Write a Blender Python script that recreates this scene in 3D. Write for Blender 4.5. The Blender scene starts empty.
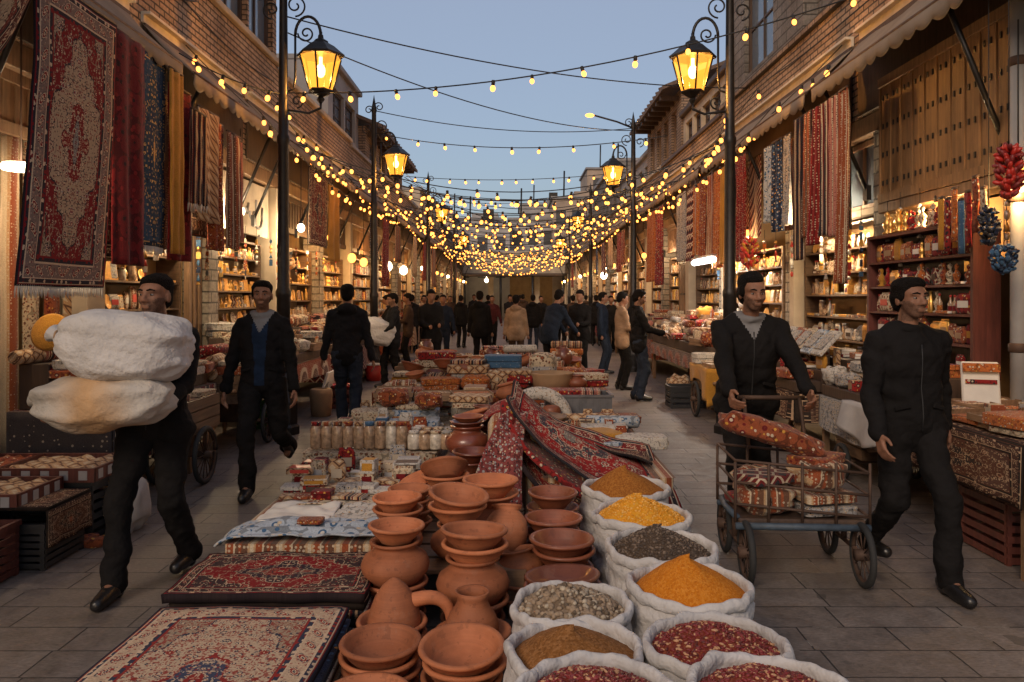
import bpy, math, random
from mathutils import Vector, Matrix, noise
PI = math.pi
rnd = random.Random(11)
SC = bpy.context.scene
COL = SC.collection
F = 780.0                                  # focal length of the photograph in pixels
def at(px, py, Y):                         # a pixel and a distance -> a point in the street
    return Vector(((px - 514) * Y / F, Y, 1.6 - (py - 298) * Y / F))
def lin(r, g, b):
    f = lambda c: (c / 255) / 12.92 if c / 255 <= .04045 else ((c / 255 + .055) / 1.055) ** 2.4
    return (f(r), f(g), f(b), 1)

# ---------------------------------------------------------------- mesh builder
class MB:
    def __init__(s):
        s.v = []; s.f = []; s.m = []; s.uv = []; s.sm = []; s.T = Matrix.Identity(4); s.mi = 0; s.smooth = False
    def add(s, vs, fs, uvs=None, smooth=None, mi=None):
        b = len(s.v)
        T = s.T
        s.v.extend([tuple(T @ Vector(p)) for p in vs])
        sm = s.smooth if smooth is None else smooth
        for k, f in enumerate(fs):
            s.f.append(tuple(b + i for i in f)); s.m.append(s.mi if mi is None else mi); s.sm.append(sm)
            s.uv.append(uvs[k] if uvs else None)
        return s
    def box(s, c, d, rz=0, rx=0, ry=0, mi=None, bev=0):
        x, y, z = d[0] / 2, d[1] / 2, d[2] / 2
        Mx = Matrix.Translation(c) @ Matrix.Rotation(rz, 4, 'Z') @ Matrix.Rotation(ry, 4, 'Y') @ Matrix.Rotation(rx, 4, 'X')
        if bev:
            e = min(bev, x * .9, y * .9, z * .9)
            vs = []
            for (sx, sy, sz) in [(a, b_, c_) for a in (-1, 1) for b_ in (-1, 1) for c_ in (-1, 1)]:
                vs += [(sx * (x - e), sy * (y - e), sz * z), (sx * (x - e), sy * y, sz * (z - e)), (sx * x, sy * (y - e), sz * (z - e))]
            i = lambda a, b_, c_, k: 3 * (((a + 1) // 2) * 4 + ((b_ + 1) // 2) * 2 + (c_ + 1) // 2) + k
            fs = []
            for q in (-1, 1):
                fs.append([i(-1, -1, q, 0), i(1, -1, q, 0), i(1, 1, q, 0), i(-1, 1, q, 0)][::q])
                fs.append([i(-1, q, -1, 1), i(-1, q, 1, 1), i(1, q, 1, 1), i(1, q, -1, 1)][::q])
                fs.append([i(q, -1, -1, 2), i(q, 1, -1, 2), i(q, 1, 1, 2), i(q, -1, 1, 2)][::q])
            for a in (-1, 1):
                for b_ in (-1, 1):
                    fs.append([i(-1, a, b_, 0), i(1, a, b_, 0), i(1, a, b_, 1), i(-1, a, b_, 1)][::-a * b_])
                    fs.append([i(a, -1, b_, 0), i(a, 1, b_, 0), i(a, 1, b_, 2), i(a, -1, b_, 2)][::a * b_])
                    fs.append([i(a, b_, -1, 1), i(a, b_, 1, 1), i(a, b_, 1, 2), i(a, b_, -1, 2)][::-a * b_])
            for a in (-1, 1):
                for b_ in (-1, 1):
                    for c_ in (-1, 1):
                        fs.append([i(a, b_, c_, 0), i(a, b_, c_, 1), i(a, b_, c_, 2)][::-a * b_ * c_])
        else:
            vs = [(-x, -y, -z), (x, -y, -z), (x, y, -z), (-x, y, -z), (-x, -y, z), (x, -y, z), (x, y, z), (-x, y, z)]
            fs = [(0, 3, 2, 1), (4, 5, 6, 7), (0, 1, 5, 4), (1, 2, 6, 5), (2, 3, 7, 6), (3, 0, 4, 7)]
        return s.add([Mx @ Vector(p) for p in vs], fs, mi=mi)
    def box2(s, lo, hi, **k):
        return s.box([(a + b) / 2 for a, b in zip(lo, hi)], [abs(b - a) for a, b in zip(lo, hi)], **k)
    def lathe(s, prof, c=(0, 0, 0), n=24, T=None, mi=None, smooth=True, wob=None):
        vs = []; fs = []
        Mx = Matrix.Translation(c) @ (T or Matrix.Identity(4))
        k = len(prof)
        for j, (r, z) in enumerate(prof):
            for i in range(n):
                a = 2 * PI * i / n
                rr = r * (wob(a, z) if wob else 1)
                vs.append(Mx @ Vector((rr * math.cos(a), rr * math.sin(a), z)))
        for j in range(k - 1):
            for i in range(n):
                i2 = (i + 1) % n
                fs.append((j * n + i, j * n + i2, (j + 1) * n + i2, (j + 1) * n + i))
        if prof[0][0] > 1e-4: fs.append(tuple(range(n - 1, -1, -1)))
        if prof[-1][0] > 1e-4: fs.append(tuple((k - 1) * n + i for i in range(n)))
        return s.add(vs, fs, smooth=smooth, mi=mi)
    def tube(s, pts, r, n=8, mi=None, smooth=True, cap=True, sx=1):
        pts = [Vector(p) for p in pts]
        rs = r if isinstance(r, (list, tuple)) else [r] * len(pts)
        vs = []; fs = []
        up = Vector((0, 0, 1))
        t0 = (pts[1] - pts[0]).normalized()
        if abs(t0.dot(up)) > .95: up = Vector((1, 0, 0))
        u = (up - t0 * up.dot(t0)).normalized()
        for j, p in enumerate(pts):
            a = pts[max(0, j - 1)]; b = pts[min(len(pts) - 1, j + 1)]
            t = (b - a).normalized() if (b - a).length > 1e-9 else t0
            u = (u - t * u.dot(t))
            u = u.normalized() if u.length > 1e-6 else t.orthogonal().normalized()
            w = t.cross(u)
            for i in range(n):
                q = 2 * PI * i / n
                vs.append(p + (u * math.cos(q) * sx + w * math.sin(q)) * rs[j])
        for j in range(len(pts) - 1):
            for i in range(n):
                i2 = (i + 1) % n
                fs.append((j * n + i, j * n + i2, (j + 1) * n + i2, (j + 1) * n + i))
        if cap:
            fs.append(tuple(range(n - 1, -1, -1))); fs.append(tuple((len(pts) - 1) * n + i for i in range(n)))
        return s.add(vs, fs, smooth=smooth, mi=mi)
    def cyl(s, a, b, r, n=12, mi=None, smooth=True):
        return s.tube([a, b], r, n, mi, smooth)
    def ball(s, c, r, n=16, m=10, T=None, mi=None):
        r = (r, r, r) if not isinstance(r, (list, tuple)) else r
        Mx = Matrix.Translation(c) @ (T or Matrix.Identity(4)) @ Matrix.Diagonal((r[0], r[1], r[2], 1))
        vs = [Mx @ Vector((0, 0, -1))]; fs = []
        for j in range(1, m):
            ph = -PI / 2 + PI * j / m
            for i in range(n):
                a = 2 * PI * i / n
                vs.append(Mx @ Vector((math.cos(ph) * math.cos(a), math.cos(ph) * math.sin(a), math.sin(ph))))
        vs.append(Mx @ Vector((0, 0, 1)))
        for i in range(n):
            i2 = (i + 1) % n
            fs.append((0, 1 + i2, 1 + i))
            for j in range(m - 2):
                b = 1 + j * n
                fs.append((b + i, b + i2, b + n + i2, b + n + i))
            b = 1 + (m - 2) * n
            fs.append((b + i, b + i2, len(vs) - 1))
        return s.add(vs, fs, smooth=True, mi=mi)
    def cap(s, a, b, ra, rb, n=14):        # tapered capsule (closed) used for bodies
        a = Vector(a); b = Vector(b)
        d = (b - a); L = d.length; q = d.normalized().to_track_quat('Z', 'Y').to_matrix().to_4x4()
        prof = []
        for k in range(6): t = -PI / 2 + (PI / 2) * k / 5; prof.append((max(ra * math.cos(t), 0), ra * math.sin(t)))
        for k in range(6): t = (PI / 2) * k / 5; prof.append((max(rb * math.cos(t), 0), L + rb * math.sin(t)))
        prof[0] = (.0002, prof[0][1]); prof[-1] = (.0002, prof[-1][1])
        return s.lathe(prof, a, n, q)
    def grid(s, fn, nu, nv, mi=None, smooth=True, thick=0):
        vs = [Vector(fn(i / nu, j / nv)) for j in range(nv + 1) for i in range(nu + 1)]
        fs = []; uvs = []
        W = nu + 1
        for j in range(nv):
            for i in range(nu):
                fs.append((j * W + i, j * W + i + 1, (j + 1) * W + i + 1, (j + 1) * W + i))
                uvs.append(((i / nu, j / nv), ((i + 1) / nu, j / nv), ((i + 1) / nu, (j + 1) / nv), (i / nu, (j + 1) / nv)))
        if thick:
            N = len(vs)
            nr = [Vector((0, 0, 0)) for _ in vs]
            for f in fs:
                e = (vs[f[1]] - vs[f[0]]).cross(vs[f[3]] - vs[f[0]])
                for i in f: nr[i] += e
            vs = vs + [vs[i] - nr[i].normalized() * thick for i in range(N)]
            n0 = len(fs)
            for k in range(n0):
                fs.append(tuple(N + i for i in fs[k][::-1])); uvs.append(uvs[k][::-1])
            rim = [i for i in range(W)] + [j * W + nu for j in range(1, nv + 1)] + [nv * W + i for i in range(nu - 1, -1, -1)] + [j * W for j in range(nv - 1, 0, -1)]
            uvr = lambda i: ((i % W) / nu, (i // W) / nv)
            for k in range(len(rim)):
                a, b = rim[k], rim[(k + 1) % len(rim)]
                fs.append((b, a, N + a, N + b)); uvs.append((uvr(b), uvr(a), uvr(a), uvr(b)))
        return s.add(vs, fs, uvs, smooth=smooth, mi=mi)
    def mesh(s, name, mats):
        me = bpy.data.meshes.new(name)
        me.from_pydata(s.v, [], s.f)
        for m in mats: me.materials.append(m)
        me.polygons.foreach_set('material_index', s.m)
        me.polygons.foreach_set('use_smooth', s.sm)
        if any(u is not None for u in s.uv):
            uvl = me.uv_layers.new(name='UVMap')
            flat = []
            for f, u in zip(s.f, s.uv):
                for k in range(len(f)): flat.extend(u[k] if u else (0, 0))
            uvl.data.foreach_set('uv', flat)
        me.update()
        return me

def tag(o, label=None, cat=None, group=None, kind=None):
    if label: o['label'] = label
    if cat: o['category'] = cat
    if group: o['group'] = group
    if kind: o['kind'] = kind
    return o
def thing(name, label, cat, loc=(0, 0, 0), rz=0, group=None):
    o = bpy.data.objects.new(name, None); COL.objects.link(o)
    o.location = loc; o.rotation_euler = (0, 0, rz); o.empty_display_size = .1
    return tag(o, label, cat, group)
def rootm(o):
    return Matrix.Translation(o.location) @ o.rotation_euler.to_matrix().to_4x4()
def part(parent, name, mb, mats, world=False, label=None):
    if not isinstance(mats, (list, tuple)): mats = [mats]
    if world:
        M = Matrix.Identity(4); p = parent; ch = []
        while p is not None: ch.append(p); p = p.parent
        for q in reversed(ch): M = M @ rootm(q)
        Mi = M.inverted(); mb.v = [tuple(Mi @ Vector(p)) for p in mb.v]
    o = bpy.data.objects.new(name, mb.mesh(name, mats)); COL.objects.link(o); o.parent = parent
    CHILD.setdefault(parent.name, []).append(o)
    if label: o['label'] = label
    return o
def single(name, mb, mats, label, cat, loc=(0, 0, 0), rz=0, group=None, kind=None, world=False):
    if not isinstance(mats, (list, tuple)): mats = [mats]
    if world: mb.v = [tuple(Vector(p) - Vector(loc)) for p in mb.v]
    o = bpy.data.objects.new(name, mb.mesh(name, mats)); COL.objects.link(o)
    o.location = loc; o.rotation_euler = (0, 0, rz)
    return tag(o, label, cat, group, kind)
CH = {}
CHILD = {}
def kids(o): return CHILD.get(o.name, [])
def base(n): return n.split('.')[0]
def swap(c, m):
    if not isinstance(m, (list, tuple)): m = [m]
    for sl, mm in zip(c.material_slots, m):
        if mm: sl.link = 'OBJECT'; sl.material = mm
def dup(root, loc, rz=0, label=None, group=None, scale=None, mats=None, rot=None, tree=None):
    """a copy of a thing with copies of its parts; mats: {part name or '': material(s)}"""
    r = root.copy(); COL.objects.link(r); r.location = loc
    r.rotation_euler = rot if rot else (0, 0, rz)
    if scale: r.scale = scale if isinstance(scale, (list, tuple)) else (scale,) * 3
    if label: r['label'] = label
    if group: r['group'] = group
    if mats and '' in mats: swap(r, mats[''])
    for ch in (tree if tree is not None else kids(root)):
        c = ch.copy(); COL.objects.link(c); c.parent = r
        if mats and base(ch.name) in mats: swap(c, mats[base(ch.name)])
        for g in kids(ch):
            d = g.copy(); COL.objects.link(d); d.parent = c
            if mats and base(g.name) in mats: swap(d, mats[base(g.name)])
    return r
PROTOS = []
class Proto:
    """a thing built once; the first put() uses the original, later ones are copies"""
    def __init__(s, root): s.root = root; s.used = False; s.tree = kids(root); PROTOS.append(s); s.zone = None
    def put(s, loc, rz=0, label=None, group=None, scale=None, mats=None, rot=None):
        return dup(s.root, loc, rz, label, group, scale, mats, rot, s.tree)
def drop_protos():
    for p in PROTOS:
        def rm(o):
            for c in kids(o): rm(c)
            bpy.data.objects.remove(o, do_unlink=True)
        rm(p.root)

# ---------------------------------------------------------------- node helpers
class N:
    def __init__(s, nt): s.nt = nt
    def n(s, t, **k):
        x = s.nt.nodes.new(t)
        for a, b in k.items(): setattr(x, a, b)
        return x
    def set(s, sock, v):
        if isinstance(v, bpy.types.NodeSocket): s.nt.links.new(v, sock)
        elif v is not None: sock.default_value = v
    def m(s, op, a, b=None, c=None, clamp=False):
        x = s.n('ShaderNodeMath', operation=op, use_clamp=clamp)
        s.set(x.inputs[0], a)
        if b is not None: s.set(x.inputs[1], b)
        if c is not None: s.set(x.inputs[2], c)
        return x.outputs[0]
    def mix(s, f, a, b, mode='MIX'):
        x = s.n('ShaderNodeMix', data_type='RGBA', blend_type=mode)
        s.set(x.inputs[0], f); s.set(x.inputs[6], a); s.set(x.inputs[7], b)
        return x.outputs[2]
    def ramp(s, f, stops, interp='LINEAR'):
        x = s.n('ShaderNodeValToRGB'); cr = x.color_ramp; cr.interpolation = interp
        while len(cr.elements) < len(stops): cr.elements.new(.5)
        for e, (p, c) in zip(cr.elements, sorted(stops, key=lambda q: q[0])):
            e.position = p; e.color = c if len(c) == 4 else (*c, 1)
        s.set(x.inputs[0], f); return x.outputs[0]
    def noise(s, vec, scale, detail=3, rough=.55, out=0):
        x = s.n('ShaderNodeTexNoise'); s.set(x.inputs['Vector'], vec)
        x.inputs['Scale'].default_value = scale; x.inputs['Detail'].default_value = detail; x.inputs['Roughness'].default_value = rough
        return x.outputs[out]
    def vor(s, vec, scale, rand=1, out=0, feature='F1', metric='EUCLIDEAN'):
        x = s.n('ShaderNodeTexVoronoi', feature=feature)
        if feature != 'DISTANCE_TO_EDGE': x.distance = metric
        s.set(x.inputs['Vector'], vec); x.inputs['Scale'].default_value = scale; x.inputs['Randomness'].default_value = rand
        return x.outputs[out]
    def comb(s, x, y, z=0.0):
        c = s.n('ShaderNodeCombineXYZ'); s.set(c.inputs[0], x); s.set(c.inputs[1], y); s.set(c.inputs[2], z); return c.outputs[0]
    def sep(s, v):
        c = s.n('ShaderNodeSeparateXYZ'); s.set(c.inputs[0], v); return c.outputs
    def coords(s, kind='Object'):
        return s.n('ShaderNodeTexCoord').outputs[kind]
    def rand(s):
        return s.n('ShaderNodeObjectInfo').outputs['Random']
    def vadd(s, a, b, op='ADD'):
        x = s.n('ShaderNodeVectorMath', operation=op); s.set(x.inputs[0], a)
        if op == 'SCALE': s.set(x.inputs['Scale'], b)
        else: s.set(x.inputs[1], b)
        return x.outputs[0]
    def bump(s, h, strength=.3, dist=.01):
        x = s.n('ShaderNodeBump'); x.inputs['Strength'].default_value = strength; x.inputs['Distance'].default_value = dist
        s.set(x.inputs['Height'], h); return x.outputs[0]
def newmat(name):
    m = bpy.data.materials.new(name); m.use_nodes = True
    nt = m.node_tree; b = nt.nodes['Principled BSDF']
    return m, N(nt), b
def sc(c, k): return (min(c[0] * k, 1), min(c[1] * k, 1), min(c[2] * k, 1), 1)
def M(name, col, rough=.7, var=.2, scale=6, bump=.15, bscale=60, metal=0, dist=.004, sheen=0, spec=.5):
    m, n, b = newmat(name)
    v = n.vadd(n.coords(), n.vadd((1.0, 1.0, 1.0), n.m('MULTIPLY', n.rand(), 37.0), 'SCALE'))
    f = n.noise(v, scale, 4)
    f2 = n.noise(v, bscale, 2)
    c = n.mix(n.m('MULTIPLY_ADD', f, 2.0, -.5, True), sc(col, 1 - var), sc(col, 1 + var))
    n.set(b.inputs['Base Color'], c); b.inputs['Roughness'].default_value = rough; b.inputs['Metallic'].default_value = metal
    b.inputs['Specular IOR Level'].default_value = spec
    if sheen: b.inputs['Sheen Weight'].default_value = sheen
    if bump: n.set(b.inputs['Normal'], n.bump(f2, bump, dist))
    return m
def EM(name, col, strength, glass=False):
    m = bpy.data.materials.new(name); m.use_nodes = True; nt = m.node_tree; n = N(nt)
    nt.nodes.remove(nt.nodes['Principled BSDF'])
    e = n.n('ShaderNodeEmission'); e.inputs[0].default_value = (*col[:3], 1); e.inputs[1].default_value = strength
    out = nt.nodes['Material Output']
    if glass:
        t = n.n('ShaderNodeBsdfTransparent'); t.inputs[0].default_value = (1, .72, .35, 1)
        x = n.n('ShaderNodeAddShader'); nt.links.new(e.outputs[0], x.inputs[0]); nt.links.new(t.outputs[0], x.inputs[1])
        nt.links.new(x.outputs[0], out.inputs[0])
    else: nt.links.new(e.outputs[0], out.inputs[0])
    return m

def softbox(mb, c, d, e=.35, seed=0, lay=0, n=20, m=12, lump=.03, mi=None):
    """a rounded slab: folded cloth, packets, bundles, cushions"""
    vs = []; sp = lambda v, p: math.copysign(abs(v) ** p, v)
    for j in range(m + 1):
        ph = -PI / 2 + PI * j / m
        for i in range(n):
            a = 2 * PI * i / n
            cz = sp(math.cos(ph), e)
            p = Vector((cz * sp(math.cos(a), e), cz * sp(math.sin(a), e), sp(math.sin(ph), e)))
            g = 1 - (.035 * (.5 + .5 * math.cos(lay * PI * (p.z + 1))) if lay else 0)
            q = noise.noise(Vector((p.x * 1.7 + seed, p.y * 1.7, p.z * 2))) * lump
            vs.append((c[0] + p.x * d[0] / 2 * (g + q), c[1] + p.y * d[1] / 2 * (g + q), c[2] + p.z * d[2] / 2 * (1 + q * 2)))
    fs = [(j * n + i, j * n + (i + 1) % n, (j + 1) * n + (i + 1) % n, (j + 1) * n + i) for j in range(m) for i in range(n)]
    return mb.add(vs, fs, smooth=True, mi=mi)
# ---------------------------------------------------------------- materials
def carpet_mat(name, field, border, cream, dark, med, W=1.2, H=2.0, bw=.2, scale=1.0, seed=0.0, busy=.75, worn=.2, style=0):
    """a knotted rug: mirrored blossoms, banded border, lozenge medallion, corner pieces (UV based)"""
    m, n, b = newmat(name)
    u, v, _ = n.sep(n.coords('UV'))
    q = 130.0 / scale
    X = n.m('DIVIDE', n.m('FLOOR', n.m('MULTIPLY', n.m('MULTIPLY', n.m('SUBTRACT', u, .5), W), q)), q)
    Y = n.m('DIVIDE', n.m('FLOOR', n.m('MULTIPLY', n.m('MULTIPLY', n.m('SUBTRACT', v, .5), H), q)), q)
    ax = n.m('ABSOLUTE', X); ay = n.m('ABSOLUTE', Y)
    d = n.m('MINIMUM', n.m('SUBTRACT', W / 2, ax), n.m('SUBTRACT', H / 2, ay))
    P = n.comb(ax, ay, seed)
    v1 = n.vor(P, 8.0 / scale, .75)
    v2 = n.vor(P, 21 / scale, .7); c2 = n.sep(n.vor(P, 21 / scale, .7, out=1))[1]
    v3 = n.vor(P, 44 / scale, .6); c3 = n.sep(n.vor(P, 44 / scale, .6, out=1))[0]
    # scalloped lozenge: both axes are bent by a ripple along the outline
    rip = n.m('MULTIPLY', n.m('SINE', n.m('MULTIPLY', n.m('SUBTRACT', ax, n.m('MULTIPLY', ay, W / H)), 26.0 / scale * .9)), .10)
    mm = n.m('ADD', n.m('ADD', n.m('DIVIDE', ax, W * .25), n.m('DIVIDE', ay, H * .25)), rip)
    z = n.m('DIVIDE', mm, 3.2)
    ZN = {0: [(0, med, cream), (.085, dark, cream), (.10, field, cream), (.19, cream, dark), (.2, sc(dark, 1.5), cream), (.33, cream, dark), (.342, field, sc(cream, .8)), (.60, cream, dark), (.612, sc(border, 1.25), cream)],
          1: [(0, med, dark), (.07, dark, cream), (.085, field, cream), (.20, dark, cream), (.21, sc(cream, .72), sc(dark, 1.2)), (.50, dark, cream), (.515, field, sc(cream, .6)), (.74, dark, cream), (.755, sc(cream, .6), dark)],
          2: [(0, field, cream), (.10, cream, dark), (.11, sc(dark, 1.6), cream), (.24, field, cream), (.27, cream, dark), (.28, sc(cream, .85), field), (.62, dark, cream), (.64, sc(cream, .6), field)]}[style]
    zone = n.ramp(z, [(p, c) for p, c, _q in ZN], 'CONSTANT'); alt = n.ramp(z, [(p, c) for p, _q, c in ZN], 'CONSTANT')
    # three sizes of blossom with outlines, the smallest as leaf specks
    leaf = n.m('LESS_THAN', v3, n.m('MULTIPLY_ADD', c3, .24, .25))
    lc = n.ramp(c3, [(0, (0, 0, 0, 1)), (.5, (1, 1, 1, 1)), (.78, (.5, .5, .5, 1))], 'CONSTANT')
    zone = n.mix(n.m('MULTIPLY', leaf, busy), zone, n.mix(lc, alt, field))
    b2 = n.ramp(v2, [(0, field), (.12, cream), (.24, dark), (.31, (0, 0, 0, 1))], 'CONSTANT')
    zone = n.mix(n.m('MULTIPLY', n.m('LESS_THAN', v2, .31), n.m('GREATER_THAN', c2, .2)), zone, b2)
    b1 = n.ramp(v1, [(0, dark), (.05, cream), (.10, field), (.17, med), (.20, cream), (.24, dark), (.27, (0, 0, 0, 1))], 'CONSTANT')
    zone = n.mix(n.m('LESS_THAN', v1, .27), zone, b1)
    vine = n.m('LESS_THAN', n.m('ABSOLUTE', n.m('SUBTRACT', n.noise(P, 9 / scale, 0), .5)), .012)
    zone = n.mix(n.m('MULTIPLY', vine, .8), zone, alt)
    t = n.m('DIVIDE', d, bw)
    # a regular row of rosettes down the middle of the main border
    al = n.m('FRACT', n.m('MULTIPLY', n.m('ADD', ax, ay), 1 / (bw * .72)))
    rd = n.m('SQRT', n.m('ADD', n.m('POWER', n.m('MULTIPLY', n.m('SUBTRACT', al, .5), 1.45), 2.0), n.m('POWER', n.m('MULTIPLY', n.m('SUBTRACT', t, .52), 2.0), 2.0)))
    ros = n.ramp(rd, [(0, dark), (.08, cream), (.16, field), (.26, cream), (.32, dark), (.36, border)], 'CONSTANT')
    ros = n.mix(n.m('MULTIPLY', n.m('MULTIPLY', leaf, n.m('GREATER_THAN', rd, .36)), .85), ros, n.mix(lc, cream, field))
    sm = n.mix(n.m('LESS_THAN', v2, .40), dark, n.mix(n.m('GREATER_THAN', c2, .5), cream, field))
    bd = n.ramp(t, [(0, sc(dark, .6)), (.05, field), (.09, cream), (.12, dark)], 'CONSTANT')
    def band(lo, hi, c, acc):
        k = n.m('MULTIPLY', n.m('GREATER_THAN', t, lo), n.m('LESS_THAN', t, hi))
        return n.mix(k, acc, c)
    col = band(.12, .25, sm, bd); col = band(.25, .29, cream, col); col = band(.29, .75, ros, col)
    col = band(.75, .79, cream, col); col = band(.79, .93, sm, col); col = band(.93, 1.0, field, col); col = band(1.0, 99, zone, col)
    wear = n.noise(n.comb(X, Y), 3.0, 4)
    col = n.mix(n.m('MULTIPLY', n.m('SUBTRACT', wear, .4, None, True), worn), col, (.34, .22, .14, 1))
    kn = n.noise(n.comb(X, Y), 90.0 / scale, 1)
    col = n.mix(1.0, col, n.ramp(kn, [(.3, (.80,) * 3), (.7, (1.15,) * 3)]), 'MULTIPLY')
    n.set(b.inputs['Base Color'], col); b.inputs['Roughness'].default_value = .93; b.inputs['Specular IOR Level'].default_value = .15
    n.set(b.inputs['Normal'], n.bump(kn, .5, .004))
    return m
def cloth(name, cols, kind='floral', scale=1.0, rough=.9, axis=0):
    """woven stuff in object space; the pattern shifts from copy to copy"""
    m, n, b = newmat(name)
    co = n.coords(); r = n.rand()
    v = n.vadd(co, n.vadd((1.0, 1.7, .6), n.m('MULTIPLY', r, 23.0), 'SCALE'))
    c = cols + cols
    if kind == 'plain':
        col = n.mix(n.m('MULTIPLY_ADD', n.noise(v, 5, 4), 1.6, -.3, True), sc(c[0], .75), sc(c[0], 1.2))
        col = n.mix(n.m('MULTIPLY', n.m('LESS_THAN', n.vor(v, 30 * scale, .7), .22), .35), col, c[1])
    elif kind == 'floral':
        v1 = n.vor(v, 16 * scale, .5); v2 = n.vor(v, 38 * scale, .9); cc = n.sep(n.vor(v, 38 * scale, .9, out=1))[0]
        col = n.ramp(v1, [(0, c[1]), (.16, c[2]), (.30, c[0]), (.62, sc(c[0], .5))], 'CONSTANT')
        col = n.mix(n.m('MULTIPLY', n.m('LESS_THAN', v2, .38), n.m('GREATER_THAN', cc, .3)), col, n.ramp(cc, [(0, c[0]), (.5, c[2]), (.7, c[1]), (.85, c[3])], 'CONSTANT'))
    elif kind == 'stripe':
        x = n.sep(v)[axis]
        f = n.m('FRACT', n.m('MULTIPLY', x, 5.5 * scale))
        col = n.ramp(f, [(0, c[0]), (.22, c[1]), (.30, c[2]), (.42, c[1]), (.5, c[3]), (.72, c[2]), (.78, c[0]), (.9, c[3])], 'CONSTANT')
        col = n.mix(n.m('MULTIPLY', n.m('LESS_THAN', n.vor(v, 34 * scale, .4), .3), .8), col, c[2])
    else:  # kilim: stepped lozenges
        s = n.sep(v); a = 3 if False else 0
        fx = n.m('ABSOLUTE', n.m('SUBTRACT', n.m('FRACT', n.m('MULTIPLY', s[0], 6 * scale)), .5))
        fy = n.m('ABSOLUTE', n.m('SUBTRACT', n.m('FRACT', n.m('MULTIPLY', n.m('ADD', s[1], s[2]), 6 * scale)), .5))
        f = n.m('DIVIDE', n.m('FLOOR', n.m('MULTIPLY', n.m('ADD', fx, fy), 12)), 12)
        col = n.ramp(f, [(0, c[2]), (.2, c[0]), (.42, c[3]), (.5, c[1]), (.66, c[0]), (.8, c[2])], 'CONSTANT')
    w = n.noise(v, 130, 1)
    col = n.mix(1.0, col, n.ramp(w, [(.25, (.75,) * 3), (.75, (1.1,) * 3)]), 'MULTIPLY')
    n.set(b.inputs['Base Color'], col); b.inputs['Roughness'].default_value = rough; b.inputs['Specular IOR Level'].default_value = .2
    b.inputs['Sheen Weight'].default_value = .1
    n.set(b.inputs['Normal'], n.bump(n.m('ADD', w, n.m('MULTIPLY', n.noise(v, 18, 3), 2.0)), .5, .006))
    return m
def brick_mat(name, c1, c2, mortar, bw=.24, bh=.075, rough=.9, ms=.012):
    m, n, b = newmat(name)
    s = n.sep(n.n('ShaderNodeNewGeometry').outputs['Position'])
    v = n.comb(n.m('ADD', s[0], s[1]), s[2])
    x = n.n('ShaderNodeTexBrick'); n.set(x.inputs['Vector'], v)
    x.inputs['Color1'].default_value = c1; x.inputs['Color2'].default_value = c2; x.inputs['Mortar'].default_value = mortar
    x.inputs['Scale'].default_value = 1; x.inputs['Mortar Size'].default_value = ms; x.inputs['Brick Width'].default_value = bw; x.inputs['Row Height'].default_value = bh
    x.inputs['Mortar Smooth'].default_value = .3; x.inputs['Bias'].default_value = -.2
    d = n.noise(v, 1.3, 5); d2 = n.noise(v, 22, 3)
    col = n.mix(1.0, x.outputs[0], n.ramp(d, [(.3, (.55, .5, .46)), (.65, (1.15,) * 3)]), 'MULTIPLY')
    col = n.mix(1.0, col, n.ramp(d2, [(.3, (.7,) * 3), (.7, (1.2,) * 3)]), 'MULTIPLY')
    n.set(b.inputs['Base Color'], col); b.inputs['Roughness'].default_value = rough
    n.set(b.inputs['Normal'], n.bump(n.m('MULTIPLY_ADD', x.outputs['Fac'], -1.0, n.m('MULTIPLY', d2, .3)), .8, .01))
    return m
def wood_mat(name, col, axis=2, rough=.6, grain=1.0):
    m, n, b = newmat(name)
    s = n.sep(n.vadd(n.coords(), n.vadd((1.0, 1.0, 1.0), n.m('MULTIPLY', n.rand(), 19.0), 'SCALE')))
    k = [14.0, 14.0, 14.0]; k[axis] = 1.2
    v = n.comb(n.m('MULTIPLY', s[0], k[0]), n.m('MULTIPLY', s[1], k[1]), n.m('MULTIPLY', s[2], k[2]))
    f = n.noise(v, 2.5 * grain, 5, .65)
    c = n.ramp(f, [(.25, sc(col, .45)), (.5, sc(col, .9)), (.75, sc(col, 1.3))])
    d = n.noise(n.coords(), 2.0, 4)
    c = n.mix(1.0, c, n.ramp(d, [(.3, (.65, .6, .55)), (.7, (1.1,) * 3)]), 'MULTIPLY')
    n.set(b.inputs['Base Color'], c); b.inputs['Roughness'].default_value = rough
    n.set(b.inputs['Normal'], n.bump(f, .35, .004))
    return m
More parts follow.
